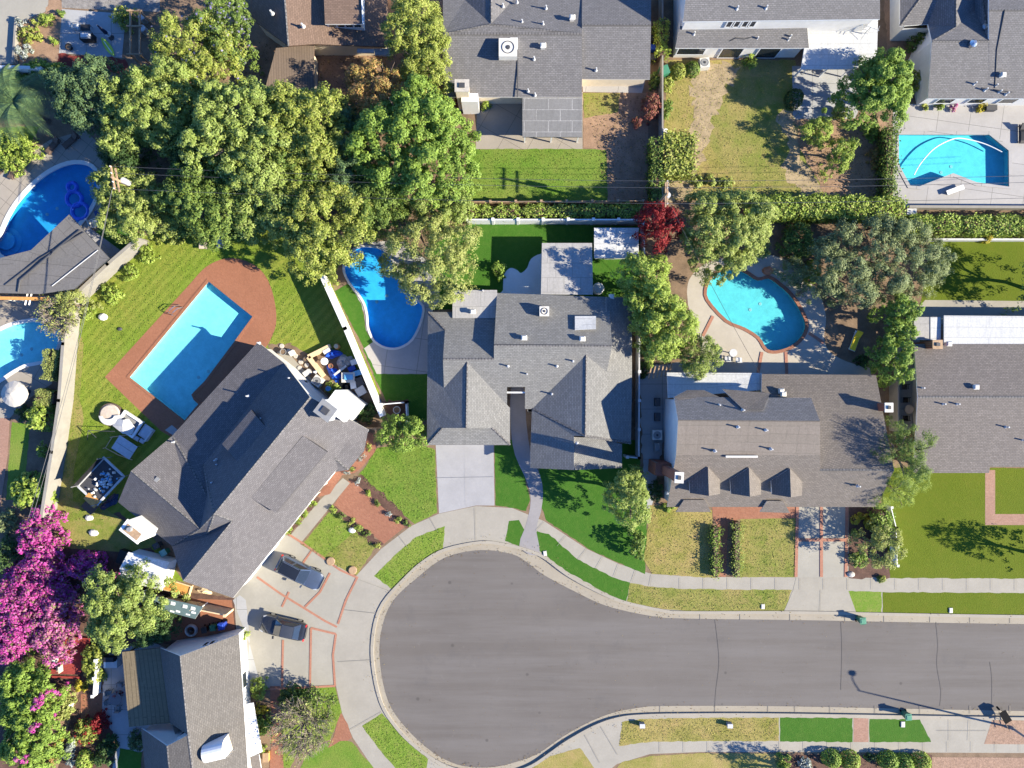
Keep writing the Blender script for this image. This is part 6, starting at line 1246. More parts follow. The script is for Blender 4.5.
for x, y in ((282,346),(289,351),(296,356),(301,362),(307,365),(300,368),(310,371)): disc('round grey stepping stone beside the white gable of the angled house', x, y, 0.24, 'stone', group='stepping stones by the gable')
# ------------------------------------------------------------------ garden furniture and clutter
def thing(name, label, cat, px, py, rz=0, z=G0, zc=0.4, group=None): p = W(px, py, zc); return empty(name, label, cat, (p.x, p.y, z), R(rz), group)
def legs4(e, x, y, h, r, mat):
    for sx in (-1, 1):
        for sy in (-1, 1): MB().tube([(sx*x, sy*y, 0), (sx*x*0.96, sy*y*0.96, h)], r, 6).build('leg', mat, e)
def cushion(c, d, rz=0, k=0.14):
    """soft pad: a box with rounded, sagging top"""
    m = MB(); n = 6; vs = []
    for i in range(n+1):
        for j in range(n+1):
            u, v = 2*i/n-1, 2*j/n-1; z = d[2]*(1-0.55*max(abs(u), abs(v))**6); vs.append((c[0]+u*d[0]/2, c[1]+v*d[1]/2, c[2]+z))
    b = [(0, 0), (n, 0), (n, n), (0, n)]; top = [(i*(n+1)+j, (i+1)*(n+1)+j, (i+1)*(n+1)+j+1, i*(n+1)+j+1) for i in range(n) for j in range(n)]; m.add(vs, top)
    m.box((c[0], c[1], c[2]+d[2]*0.22), (d[0]*0.99, d[1]*0.99, d[2]*0.44)); return m
def lounger(label, px, py, rz, frame, pad, L=1.9, group=None):
    e = thing('sun_lounger', label, 'sun lounger', px, py, rz, group=group); legs4(e, L*0.42, 0.28, 0.3, 0.025, frame)
    MB().box((0, 0, 0.3), (L, 0.64, 0.06)).build('frame', frame, e); cushion((-L*0.14, 0, 0.33), (L*0.68, 0.58, 0.09)).build('cushion', pad, e)
    m = MB(); m.add([(L*0.2, -0.29, 0.36), (L*0.5, -0.29, 0.72), (L*0.5, 0.29, 0.72), (L*0.2, 0.29, 0.36), (L*0.2, -0.29, 0.46), (L*0.47, -0.29, 0.80), (L*0.47, 0.29, 0.80), (L*0.2, 0.29, 0.46)], [(0, 3, 2, 1), (4, 5, 6, 7), (0, 1, 5, 4), (1, 2, 6, 5), (2, 3, 7, 6), (3, 0, 4, 7)]); m.build('backrest', pad, e); return e
def chair(label, px, py, rz, frame, pad, s=1.0, group=None):
    e = thing('garden_chair', label, 'chair', px, py, rz, group=group); legs4(e, 0.24*s, 0.24*s, 0.42*s, 0.02, frame); cushion((0, 0, 0.40*s), (0.56*s, 0.56*s, 0.10*s)).build('seat', pad, e)
    MB().box((-0.27*s, 0, 0.72*s), (0.07, 0.54*s, 0.55*s)).build('backrest', pad, e)
    for sy in (-1, 1): MB().box((0, sy*0.29*s, 0.62*s), (0.5*s, 0.05, 0.04)).build('armrest', frame, e)
    return e
def table(label, px, py, rz, w, l, mat, h=0.72, round_=False, leg=None):
    e = thing('garden_table', label, 'table', px, py, rz); leg = leg or M['grey']
    if round_: MB().lathe((0, 0, h-0.05), [(w/2*0.97, 0), (w/2, 0.03), (w/2*0.97, 0.06)], 24).build('tabletop', mat, e); MB().lathe((0, 0, 0), [(0.25, 0), (0.22, 0.04), (0.05, 0.1), (0.05, h-0.05)], 12).build('pedestal', leg, e)
    else: MB().box((0, 0, h-0.03), (w, l, 0.06)).build('tabletop', mat, e); legs4(e, w*0.44, l*0.44, h-0.06, 0.03, leg)
    return e
def parasol(label, px, py, r, h, mat, closed=False, n=8):
    e = thing('parasol', label, 'parasol', px, py, 0, zc=h); MB().tube([(0, 0, 0), (0, 0, h+0.1)], 0.03, 8).build('pole', M['grey'], e); MB().cyl((0, 0, 0), 0.3, 0.26, 0.1, 14).build('base', M['dark'], e)
    if closed: MB().lathe((0, 0, h-1.5), [(0.10, 0), (0.2, 0.1), (0.15, 0.8), (0.05, 1.5)], 10).build('canopy', mat, e)
    else:
        vs = [(0, 0, h)]; k = n*4
        for q, dz in ((0.5, -0.20), (1.0, -0.55), (1.0, -0.72)): vs += [(r*q*math.cos(2*math.pi*i/k)*(1-0.05*abs(math.sin(n*math.pi*i/k))), r*q*math.sin(2*math.pi*i/k)*(1-0.05*abs(math.sin(n*math.pi*i/k))), h+dz+0.04*abs(math.sin(n*math.pi*i/k))) for i in range(k)]
        fs = [(0, 1+i, 1+(i+1) % k) for i in range(k)]+[(1+q*k+i, 1+(q+1)*k+i, 1+(q+1)*k+(i+1) % k, 1+q*k+(i+1) % k) for q in range(2) for i in range(k)]
        MB().add(vs, fs).build('canopy', mat, e)
        for i in range(n): a = 2*math.pi*i/n; MB().tube([(0, 0, h-0.03), (r*0.97*math.cos(a), r*0.97*math.sin(a), h-0.6)], 0.015, 4).build('rib', M['grey'], e)
    return e
def box_(name, label, cat, px, py, rz, d, mat, lidmat=None, group=None):
    e = thing(name, label, cat, px, py, rz, zc=d[2], group=group); MB().box((0, 0, d[2]/2), d).build('body', mat, e)
    MB().box((0, 0, d[2]+0.02), (d[0]*1.04, d[1]*1.04, 0.05)).build('lid', lidmat or mat, e); return e
def heap(name, label, cat, px, py, rx, ry, h, mat, rz=0, group=None):
    p = W(px, py, h*0.5); n = 14; rings = 6; m = MB(); vs = []; ph = [random.uniform(0, 6) for _ in range(6)]
    for k in range(rings):
        q = 1-k/(rings-0.6)
        for i in range(n):
            a = 2*math.pi*i/n; rr = q*(1+0.18*math.sin(3*a+ph[0]+k)+0.12*math.sin(5*a+ph[1]-k)); x, y = rx*rr*math.cos(a), ry*rr*math.sin(a); c, s_ = math.cos(R(rz)), math.sin(R(rz))
            vs.append((p.x+x*c-y*s_, p.y+x*s_+y*c, G0+h*(1-q**2)*(1+0.25*math.sin(2*a+ph[2]+k*1.3))))
    m.add(vs, [(k*n+i, k*n+(i+1) % n, (k+1)*n+(i+1) % n, (k+1)*n+i) for k in range(rings-1) for i in range(n)]+[tuple(range((rings-1)*n, rings*n))]); return tag(m.build(name, mat, local=False), label, cat, group)
def pot(label, px, py, r, h, mat, group=None, name='plant_pot', cat='pot'):
    e = thing(name, label, cat, px, py, 0, group=group); MB().lathe((0, 0, 0), [(r*0.7, 0), (r, h*0.9), (r*1.08, h*0.92), (r*1.08, h), (r*0.9, h), (r*0.86, h*0.85)], 16).build('body', mat, e); MB().cyl((0, 0, h*0.8), r*0.86, r*0.86, 0.03, 14).build('soil', M['soil'], e); return e
# -- lawn by the brick pool
e = thing('daybed', 'round cream daybed with a folded white cover on the mown lawn', 'daybed', 111, 414.5, 0); MB().lathe((0, 0, 0), [(1.1, 0), (1.16, 0.3), (1.14, 0.42), (0.98, 0.42), (0.96, 0.36)], 32).build('base', M['wicker'], e); MB().lathe((0, 0, 0.32), [(0.98, 0), (1.02, 0.12), (0.9, 0.22), (0.3, 0.25)], 32).build('mattress', M['cushion'], e)
m = MB(); n = 14; vs = []
for i in range(n+1): a = math.pi*(1.02+0.98*i/n); vs += [(1.08*math.cos(a), 1.08*math.sin(a), 0.45), (0.98*math.cos(a), 0.98*math.sin(a)-0.05, 0.70), (0.55*math.cos(a), 0.35*math.sin(a)-0.1, 0.74)]
m.add(vs, [(3*i+j, 3*i+3+j, 3*i+4+j, 3*i+1+j) for i in range(n) for j in range(2)]); m.build('folded_hood', M['cushion_w'], e)
e = thing('cabana', 'white framed cabana bed with a crumpled cover beside the round daybed', 'cabana', 130, 424, -33); 
for s_ in (-1, 1): MB().box((0, s_*0.85, 0.45), (2.2, 0.22, 0.3)).build('side_rail', M['white'], e); MB().box((s_*1.0, 0, 0.45), (0.22, 1.5, 0.3)).build('end_rail', M['white'], e)
MB().box((0, 0, 0.25), (1.8, 1.5, 0.2)).build('mattress', M['grey'], e); legs4(e, 1.0, 0.85, 0.3, 0.06, M['white'])
m = MB(); m.add([(-1.2,-0.95,0.65),(0.1,-1.05,0.72),(0.9,-0.6,0.66),(0.75,0.15,0.70),(-0.2,0.5,0.66),(-0.5,0.2,0.9),(-1.3,-0.1,0.65),(-0.2,-0.35,0.98)], [(0,1,7),(1,2,7),(2,3,7),(3,4,7),(4,5,7),(5,6,7),(6,0,7)]); m.build('cover', M['cushion_w'], e)
e = thing('lounge_chair', 'pale blue grey lounge chair at the corner of the brick deck', 'chair', 146.5, 432.5, -35); cushion((0, 0, 0.2), (1.2, 1.3, 0.28)).build('seat', M['cushion_g'], e); MB().box((0.55, 0, 0.6), (0.16, 1.3, 0.55)).build('backrest', M['cushion_g'], e); legs4(e, 0.5, 0.5, 0.22, 0.04, M['steel'])
for lb, x, y in (('small white footstool left of the blue grey lounge chair', 136.5, 438.5), ('small white footstool below the blue grey lounge chair', 142, 441)): e = thing('footstool', lb, 'stool', x, y, -30); cushion((0, 0, 0.22), (0.5, 0.42, 0.2)).build('seat', M['cushion_g'], e); legs4(e, 0.18, 0.15, 0.24, 0.025, M['grey'])
e = table('big pale grey table standing in the angled house shade', 127, 447, -33, 2.1, 1.5, M['cushion_g'], 0.75); MB().box((0, 0.02, 0.77), (1.9, 0.03, 0.02)).build('seam', M['grey'], e)
e = thing('goal_frame', 'yellow tubular goal frame lying beside the pale grey table', 'goal', 115, 446, 0)
m = MB(); P_ = [W(x, y, 0.3)-W(115, 446, 0.4) for x, y in ((127,435),(112,437),(105,448),(118,455),(132,460))]; m.tube([(v.x, v.y, 0.12) for v in P_], 0.045, 6); m.build('frame', M['pinewood'], e)
for v in (P_[1], P_[2]): MB().tube([(v.x, v.y, 0.0), (v.x, v.y, 0.5)], 0.04, 6).build('upright', M['pinewood'], e)
e = thing('swing_frame', 'thin dark metal frame standing on the mown lawn', 'frame', 102, 434, 0); m = MB()
for a, b in (((86,440),(92,430)),((92,430),(118,431)),((92,430),(100,437))): A, B = W(*a, 0)-W(102, 434, 0), W(*b, 0)-W(102, 434, 0); m.tube([(A.x, A.y, 0.05 if a != (92,430) else 0.9), (B.x, B.y, 0.9)], 0.035, 5)
m.build('frame', M['dark'], e)
e = thing('trampoline', 'big dark rectangular trampoline heaped with toys behind the angled house', 'trampoline', 101, 481, 47, zc=1.5); 
MB().box((0, 0, 1.35), (3.6, 2.5, 0.05)).build('mat', M['dark'], e)
for s_ in (-1, 1): MB().box((0, s_*1.33, 1.42), (3.9, 0.2, 0.14)).build('rail', M['lightgrey'], e); MB().box((s_*1.88, 0, 1.42), (0.2, 2.5, 0.14)).build('rail', M['lightgrey'], e)
for sx in (-1, 1):
    for sy in (-1, 1): MB().tube([(sx*1.8, sy*1.3, 0), (sx*1.85, sy*1.33, 2.5)], 0.045, 6).build('post', M['grey'], e)
MB().add([(-1.8,1.3,1.4),(1.8,1.3,1.4),(1.85,1.33,2.4),(-1.85,1.33,2.4)], [(0,1,2,3)]).build('side_net', M['black'], e)
tc = W(101, 481, 1.5); cz, sz = math.cos(R(47)), math.sin(R(47))
for i in range(90):
    u, v = random.gauss(0.2, 0.7), random.gauss(-0.35, 0.4)
    if abs(u) > 1.65 or abs(v) > 1.1: continue
    mt = random.choice((M['cushion_w'], M['cushion_g'], M['tarp2'], M['cushion_w'], M['white'])); q = random.uniform(0.12, 0.30); m = MB(); m.box((tc.x+u*cz-v*sz, tc.y+u*sz+v*cz, 1.38+q*0.4+0.004*i), (q, q*0.8, q*0.8), random.random()*3, taper=random.uniform(0.4, 0.9)); tag(m.build('toy', mt, local=False), 'pale toy in the heap on the dark rectangular trampoline', 'toy', 'toys heaped on the trampoline')
box_('storage_box', 'black storage box in the shade by the white shed', 'box', 122.5, 557, 70, (1.3, 0.8, 0.7), M['black'])
table('orange wooden table at the lower end of the trampoline', 99, 498, -43, 1.4, 0.9, M['orange'], 1.5); table('grey brown table half under the orange one', 92, 506, -43, 1.3, 1.1, M['wicker'], 0.7)
heap('tarpaulin', 'crumpled dark blue tarpaulin between the trampoline and the eave', 'tarpaulin', 110, 502, 1.2, 0.45, 0.4, plain('navy_sheet', (0.02,0.03,0.08), 0.6), 40)
for lb, x, y in (('weathered bench under the bushy tree, the left one', 203.5, 242), ('weathered bench under the bushy tree, the right one', 221, 241)): e = thing('garden_bench', lb, 'bench', x, y, 0); MB().box((0, 0, 0.42), (0.75, 1.4, 0.07)).build('seat', M['cushion'] if x < 210 else M['lightgrey'], e); legs4(e, 0.3, 0.6, 0.4, 0.04, M['darkwood'])
for dx in (0, 3.5): e = thing('pool_rail', 'curved steel grab rail on the brick deck at the pool edge', 'hand rail', 174+dx, 309+dx*0.6, 43, group='pool rails on the brick deck'); MB().tube([(-0.6, 0, 0), (-0.6, 0, 0.55), (-0.3, 0, 0.8), (0.3, 0, 0.75), (0.6, 0, 0.2), (0.62, 0, -0.3)], 0.035, 8).build('rail', M['steel'], e)
# -- clutter yard between the angled house and the white wall
e = thing('planter_box', 'L shaped raised timber planter among the garden clutter', 'planter', 316, 360, 0)
for a, b in (((309,357),(331,346)),((309,357),(324,376))): A, B = W(*a, 0.3), W(*b, 0.3); c = (A+B)/2; o = W(316, 360, 0.4); MB().box((c.x-o.x, c.y-o.y, 0.25), ((B-A).length, 0.42, 0.5), math.atan2((B-A).y, (B-A).x)).build('timber', M['pinewood'], e)
def condenser(label, px, py, rz=0): e = thing('condenser_unit', label, 'air conditioner', px, py, rz, zc=0.8); MB().box((0, 0, 0.42), (0.95, 0.95, 0.8)).build('casing', M['offwhite'], e); m = MB(); m.torus((0, 0, 0.83), 0.36, 0.035, 24, 6); m.cyl((0, 0, 0.82), 0.33, 0.33, 0.02, 20); m.build('fan_grille', M['grey'], e); MB().cyl((0, 0, 0.84), 0.12, 0.1, 0.05, 12).build('motor_cap', M['dark'], e)
condenser('beige condenser unit beside the white gable wall of the angled house', 317.5, 381, -35); condenser('white condenser unit under the two-storey house wall', 704.5, 63, 5); condenser('condenser unit in the shaded passage beside the dormered house', 657, 435, 0)
heap('tarpaulin', 'bright blue tarpaulin heap at the top of the garden clutter', 'tarpaulin', 333, 354, 0.9, 0.45, 0.6, M['tarp'], 5); heap('tarpaulin', 'bright blue tarpaulin heap in the middle of the garden clutter', 'tarpaulin', 334, 374, 1.0, 0.5, 0.5, M['tarp'], -50); heap('netting', 'grey green netting heap against the white slanting wall', 'netting', 344, 362, 0.9, 0.7, 0.6, M['stone'], 40)
table('round white table beside the L shaped planter', 325.5, 361.5, 0, 0.75, 0.75, M['white'], 0.7, True); table('round white table with a blue tray in the garden clutter', 349, 377.5, 0, 1.3, 1.0, M['offwhite'], 0.7); box_('tray', 'pale blue tub on the white clutter table', 'tub', 349, 377.2, 0, (0.8, 0.5, 0.78), M['tarp2'])
e = thing('barrel', 'upright yellow brown barrel at the top of the garden clutter', 'barrel', 337.5, 346.5, 0); MB().lathe((0, 0, 0), [(0.24, 0), (0.3, 0.4), (0.24, 0.85)], 16).build('body', M['orange'], e); MB().cyl((0, 0, 0.85), 0.22, 0.22, 0.02, 14).build('lid', M['pinewood'], e)
e = thing('tyre', 'old dark tyre lying in the garden clutter', 'tyre', 346, 386.5, 0); MB().torus((0, 0, 0.12), 0.3, 0.12, 24, 8).build('tread', M['rubber'], e)
for lb, x, y, rz, d, mt in (('white crate in the garden clutter, lower right', 361, 391, 30, (0.9, 0.8, 0.6), 'lightgrey'), ('white crate against the slanting wall', 354.5, 362, 20, (0.7, 0.5, 0.5), 'white'), ('pale blue crate against the slanting wall', 357.5, 373, 15, (0.8, 0.5, 0.5), 'tarp2'), ('small white crate next to the old tyre', 353.5, 385, 10, (0.55, 0.7, 0.5), 'white'), ('dark crate in the garden clutter', 360, 382, 20, (0.7, 0.9, 0.5), 'dark'), ('navy crate below the netting heap', 352, 368.5, 30, (0.7, 0.5, 0.4), 'binB'), ('small grey crate by the stepping stones', 307, 373, 35, (0.7, 0.5, 0.4), 'lightgrey'), ('white box in the corner beside the white gable', 292, 353, 30, (0.5, 0.45, 0.5), 'offwhite'), ('small white box at the top of the planter', 327, 351, 30, (0.7, 0.35, 0.5), 'white')): box_('crate', lb, 'crate', x, y, rz, d, M[mt])
for lb, x, y, r in (('blue bucket on the lime bush beside the clutter', 330.5, 388.5, 0.22),): pot(lb, x, y, r, 1.3, M['tarp2'], name='bucket', cat='bucket')
e = thing('plank', 'long pale plank leaning across the garden clutter', 'plank', 341, 370.5, 38); MB().box((0, 0, 0.62), (1.5, 0.2, 0.05)).build('board', M['offwhite'], e)
for lb, x, y, r, mt in (('dark plant pot beside the stepping stones', 306, 359.5, 0.25, 'dark'), ('terracotta pot in the garden clutter', 331, 366, 0.22, 'terracotta'), ('grey plant pot at the white gable corner', 283.5, 352, 0.3, 'grey'), ('white plant pot in the fenced dirt corner', 397, 410, 0.35, 'lightgrey')): pot(lb, x, y, r, 0.45, M[mt])
# -- left pools
for lb, x, y, rz in (('brown wicker lounger on the flagstones, topmost', 71, 141, 40), ('brown wicker lounger on the flagstones, second from the top', 53, 146, 50), ('brown wicker lounger on the flagstones, third from the top', 27, 158, 60), ('brown wicker lounger on the flagstones, nearest the left edge', 14, 170, 65)): lounger(lb, x, y, rz, M['wicker'], M['wicker'])
for lb, x, y, r in (('blue ring float in the royal blue pool, the larger one', 74, 199, 0.75), ('blue ring float in the royal blue pool, the smaller one', 72, 187, 0.45), ('blue ring float beside the pool house roof', 80, 211, 0.8)): o = MB().torus((*W(x, y, G0)[:2], G0-0.06), r, 0.2, 26, 8).build('pool_float', M['tarp'], local=False); tag(o, lb, 'pool float')
chair('white garden chair between the royal blue pool and the small lawn', 97, 224, 20, M['white'], M['cushion_w'], 1.3); box_('cushion_box', 'dark blue cushion box under the pale tree', 'box', 101, 214, 20, (1.0, 0.8, 0.5), plain('navy_box', (0.03,0.05,0.16), 0.6)); 
parasol('cream parasol on the patio at the left edge', 11, 394, 1.3, 2.3, M['canvas'], n=4); e = thing('patio_stool', 'dark round stool beside the cream parasol', 'stool', 27, 391.5, 0); MB().lathe((0, 0, 0), [(0.22, 0), (0.28, 0.4), (0.25, 0.46)], 16).build('seat', M['dark'], e); MB().torus((0, 0, 0.05), 0.22, 0.03, 16, 6).build('foot_ring', M['grey'], e)
chair('pale chair beside the cream parasol', 24, 400, 30, M['white'], M['cushion'], 1.0)
# -- top left patio
chair('white armchair on the grey patio', 76.5, 27.5, 0, M['grey'], M['cushion_w'], 1.0); e = thing('gas_grill', 'black and silver gas grill on the grey patio', 'grill', 86, 36.5, 0, zc=0.9); MB().box((0, 0, 0.45), (1.25, 0.6, 0.75)).build('cabinet', M['black'], e); MB().box((0, 0.02, 0.95), (0.95, 0.5, 0.25), taper=0.8).build('lid', M['lightgrey'], e)
table('small black table on the grey patio', 87, 29, 0, 0.95, 0.6, M['black'], 0.6); parasol('closed navy parasol leaning on the grey patio', 98, 26, 1, 2.4, plain('navy_cloth', (0.02,0.03,0.07), 0.8), True)
e = thing('side_table', 'round white side table on the grey patio', 'table', 109, 35, 0); MB().lathe((0, 0, 0), [(0.2, 0), (0.08, 0.1), (0.08, 0.4), (0.3, 0.44), (0.3, 0.48)], 18).build('tabletop', M['lightgrey'], e); MB().lathe((0, 0, 0.48), [(0.08, 0), (0.12, 0.12), (0.08, 0.22)], 10).build('vase', M['offwhite'], e)
pot('black round pot at the corner of the grey patio', 69, 47, 0.32, 0.4, M['black'])
e = thing('kayak', 'lime and white striped surfboard lying on the grey patio', 'surfboard', 108, 47, -55, zc=0.2); n = 16; vs = []
for i in range(n+1): t = 2*i/n-1; w_ = 0.30*(1-abs(t)**2.4)+0.01; vs += [(t*1.15, -w_, 0.08+0.05*t*t), (t*1.15, 0, 0.14+0.05*t*t), (t*1.15, w_, 0.08+0.05*t*t), (t*1.15, 0, 0.04+0.05*t*t)]
MB().add(vs, [(4*i+j, 4*i+4+j, 4*i+4+(j+1) % 4, 4*i+(j+1) % 4) for i in range(n) for j in range(4)]).build('board', M['lime'], e); MB().box((0, 0, 0.145), (1.5, 0.07, 0.02)).build('stripe', M['white'], e)
e = thing('pergola', 'brown timber pergola right of the grey patio', 'pergola', 136, 34, 0, zc=2.2)
for x in (-0.45, 0.45): MB().box((x, 0, 2.25), (0.14, 4.6, 0.16)).build('beam', M['wood'], e)
for y in (-2.1, 0.6, 2.1): MB().box((0, y, 2.4), (1.5, 0.12, 0.1)).build('rafter', M['wood'], e)
for x in (-0.45, 0.45):
    for y in (-2.1, 2.1): MB().box((x, y, 1.1), (0.14, 0.14, 2.2)).build('post', M['wood'], e)
for lb, x, y in (('galvanised drum beside the brown pergola, upper one', 144, 20), ('galvanised drum beside the brown pergola, lower one', 145, 31)): e = thing('drum', lb, 'drum', x, y, 0); MB().lathe((0, 0, 0), [(0.32, 0), (0.34, 0.3), (0.32, 0.6), (0.34, 0.85)], 16).build('body', M['galv'], e); MB().cyl((0, 0, 0.85), 0.3, 0.28, 0.04, 16).build('lid', M['lightgrey'], e)
# -- sheds and things at the lower left
def shed(name, label, cx, cy, rz, L, w, hw, hr, wall, roofm):
    e = thing(name, label, 'shed', cx, cy, rz, zc=hw); x, y = L/2, w/2
    MB().add([(-x,-y,0),(x,-y,0),(x,y,0),(-x,y,0),(-x,-y,hw),(x,-y,hw),(x,y,hw),(-x,y,hw),(-x,0,hr),(x,0,hr)], [(0,1,5,4),(2,3,7,6),(1,2,6,9,5),(3,0,4,8,7)]).build('wall', wall, e)
    o = 0.12; k = 0.12*(hr-hw)/y
    for s_ in (-1, 1): mesh('roof', [(-x-o, s_*(y+o), hw-k), (x+o, s_*(y+o), hw-k), (x+o, 0, hr+0.04), (-x-o, 0, hr+0.04), (-x-o, s_*(y+o), hw-k+0.06), (x+o, s_*(y+o), hw-k+0.06), (x+o, 0, hr+0.10), (-x-o, 0, hr+0.10)], [(0,1,2,3),(4,5,6,7),(0,1,5,4),(2,3,7,6),(1,2,6,5),(0,3,7,4)], roofm, e, local=True, roofuv=True)
    MB().box((x+0.03, 0, hw*0.45), (0.05, 0.9, hw*0.85)).build('door', M['lightgrey'], e); return e
shed('garden_shed', 'white gabled plastic shed between the bougainvillea and the angled house', 146, 571, -14, 3.9, 2.6, 1.9, 2.7, M['white'], brick('shed_panels', (0.72,0.72,0.72), (0.68,0.68,0.69), (0.85,0.85,0.85), 1.0, 3.0, uv=True, ms=0.03, weather=0.12))
e = empty('lean_to', 'teal sheet lean-to with pale square lights beside the timber fence', 'lean-to', W(168, 605, 0)); rf = roof(e, [[(137,592,2.3),(203,607,2.3),(195,619,1.9),(137,604,1.9)]], M['teal'], 'roof', 0.08, M['lightgrey'])
for i, (x, y) in enumerate(((143,594),(153,597),(165,600),(173,603),(185,606),(193,608),(171,611),(177,611),(187,614),(193,612))): p = W(x, y, 2.25); q = 2.31-0.4*((y-592-(x-137)*0.227)/12.5); MB().box((p.x, p.y, q), (0.42, 0.42, 0.05), R(-12)).build('skylight', M['white'], rf, local=False)
for x, y in ((139,594),(170,601),(200,608),(138,602),(193,616)): p = W(x, y, 1.8); MB().box((p.x, p.y, 0.95), (0.1, 0.1, 1.8)).build('post', M['white'], e, local=False)
e = thing('sandbox', 'tan timber sandbox next to the white shed', 'sandbox', 177, 587.5, -17); MB().box((0, 0, 0.2), (2.6, 1.0, 0.25)).build('sand', M['orange'], e)
for s_ in (-1, 1): MB().box((0, s_*0.55, 0.2), (2.8, 0.1, 0.42)).build('board', M['pinewood'], e); MB().box((s_*1.35, 0, 0.2), (0.1, 1.0, 0.42)).build('board', M['pinewood'], e)
heap('firewood', 'small pile of tan odds and ends under the eave beside the sandbox', 'pile', 204, 591, 0.8, 0.3, 0.3, M['pinewood'], -15)
e = thing('hose_reel', 'grey ring of coiled hose beside the row of bins', 'hose', 191, 630.5, 0); m = MB(); m.torus((0, 0, 0.2), 0.52, 0.12, 26, 8); m.torus((0, 0, 0.36), 0.50, 0.1, 26, 8); m.build('coil', M['galv'], e); MB().cyl((0, 0, 0), 0.14, 0.14, 0.5, 10).build('hub', M['dark'], e)
e = thing('wooden_deck', 'red stained wooden deck in the planted garden', 'deck', 71, 653, 0, zc=0.3); MB().prism([tuple((W(x, y, 0.3)-W(71, 653, 0.3))[:2]) for x, y in ((66,636),(90,638),(91,655),(80,674),(50,673),(60,655))], 0.05, 0.3).build('platform', M['red_wood'], e); MB().prism([tuple((W(x, y, 0.3)-W(71, 653, 0.3))[:2]) for x, y in ((51,676),(80,677),(80,679),(51,678))], 0.0, 0.14).build('step', M['red_wood'], e)
chair('grey brown lounge chair on the red deck, upper one', 64, 649, 140, M['darkwood'], M['cushion'], 1.3); chair('grey brown lounge chair on the red deck, lower one', 61, 667, 185, M['darkwood'], M['cushion'], 1.2)
e = thing('barbecue', 'silver barbecue with a raised black lid on the shaded stone patio', 'barbecue', 111, 661, 0, zc=0.9); MB().box((0, -0.25, 0.45), (1.3, 0.8, 0.85)).build('cabinet', M['lightgrey'], e); MB().box((0, 0.3, 1.0), (1.2, 0.55, 0.5), taper=0.8).build('lid', M['black'], e); MB().box((-0.55, -0.25, 0.9), (0.2, 0.8, 0.05)).build('shelf', M['white'], e)
parasol('closed black parasol above the barbecue', 113, 631, 1, 2.6, M['black'], True)
e = table('round glass patio table with a red flower bowl', 117.5, 697, 0, 1.3, 1.3, plain('table_glass', (0.16,0.14,0.14), 0.15, var=0.1), 0.72, True, M['black']); shrub('red flower bowl on the round glass table', 117.5, 696, 4, 4, 1.15, 'red', leaf=0.12, name='flower_bowl', cat='flowers')
for lb, x, y, rz in (('dark metal chair at the round glass table, left upper', 110, 692, 0), ('dark metal chair at the round glass table, left lower', 109.5, 701, 10), ('dark metal chair at the round glass table, bottom', 119, 708, 90), ('dark metal chair at the round glass table, top', 121, 684, -90)): chair(lb, x, y, rz, M['black'], M['grey'], 0.9)
for lb, x, y in (('white stone ornament by the garden path', 71, 704), ('white garden ornament beside the red deck', 56, 659)): e = thing('garden_ornament', lb, 'ornament', x, y, 0); MB().lathe((0, 0, 0), [(0.18, 0), (0.12, 0.15), (0.3, 0.35), (0.33, 0.42), (0.1, 0.44)], 14).build('basin', M['white'], e); MB().lathe((0, 0, 0.44), [(0.06, 0), (0.1, 0.12), (0.02, 0.25)], 10).build('finial', M['white'], e)
box_('doormat_box', 'wooden planter box at the porch of the tan roofed house', 'planter', 266, 757, 0, (0.55, 0.9, 0.5), M['orange'], M['wood'])
# -- right side
e = thing('flat_shed', 'flat white roofed shed inside the white fence corner', 'shed', 616, 243.5, 0, zc=2.2); mesh('roof', [(-2.15,-1.45,2.2),(2.15,-1.45,2.2),(2.15,1.45,2.3),(-2.15,1.45,2.3),(-2.15,-1.45,2.3),(2.15,-1.45,2.3),(2.15,1.45,2.4),(-2.15,1.45,2.4)], [(0,3,2,1),(4,5,6,7),(0,1,5,4),(1,2,6,5),(2,3,7,6),(3,0,4,7)], M['panel_white'], e, local=True, roofuv=True); MB().box((0.1, 0.1, 1.1), (3.8, 2.5, 2.2)).build('wall', M['stucco'], e); MB().box((-0.4, -1.17, 1.0), (1.0, 0.05, 1.9)).build('door', M['lightgrey'], e)
e = thing('spa_cover', 'white rounded spa tub beside the grey patio cover', 'spa tub', 598, 289, 20); MB().lathe((0, 0, 0), [(0.5, 0), (0.6, 0.1), (0.6, 0.6), (0.5, 0.72)], 10).build('tub', M['white'], e); MB().lathe((0, 0, 0.72), [(0.5, 0), (0.45, 0.06), (0.1, 0.1)], 10).build('lid', M['cushion_w'], e)
lounger('yellow and white sun lounger on the dirt beside the kidney pool', 855, 341, 70, M['white'], M['yellow'], 2.0)
for lb, x, y, rz in (('white wire chair on the kidney pool deck, left one', 727, 359, 90), ('white wire chair on the kidney pool deck, right one', 738, 360, 90)): chair(lb, x, y, rz, M['white'], M['lightgrey'], 0.9)
table('white wire table between the two chairs on the kidney pool deck', 732, 353, 0, 0.8, 0.8, M['lightgrey'], 0.7, True)
e = thing('lattice', 'brown slatted trellis in the shade behind the lime trees', 'trellis', 660, 371, 10, zc=1.8)
for i in range(6): MB().box((-1.0+0.4*i, 0, 1.8), (0.12, 1.3, 0.08), -0.4).build('slat', M['wood'], e)
for sx in (-1.1, 1.1): MB().box((sx, 0, 0.9), (0.1, 0.1, 1.8)).build('post', M['wood'], e)
table('round stone table on the narrow side patio', 907, 409, 0, 0.9, 0.9, M['cushion'], 0.7, True); chair('black chair above the round stone table', 905, 400, -90, M['black'], M['black'], 0.9); chair('black chair below the round stone table', 905, 418, 90, M['black'], M['black'], 0.9); chair('black chair at the top of the narrow side patio', 904, 387, -90, M['black'], M['dark'], 0.9)
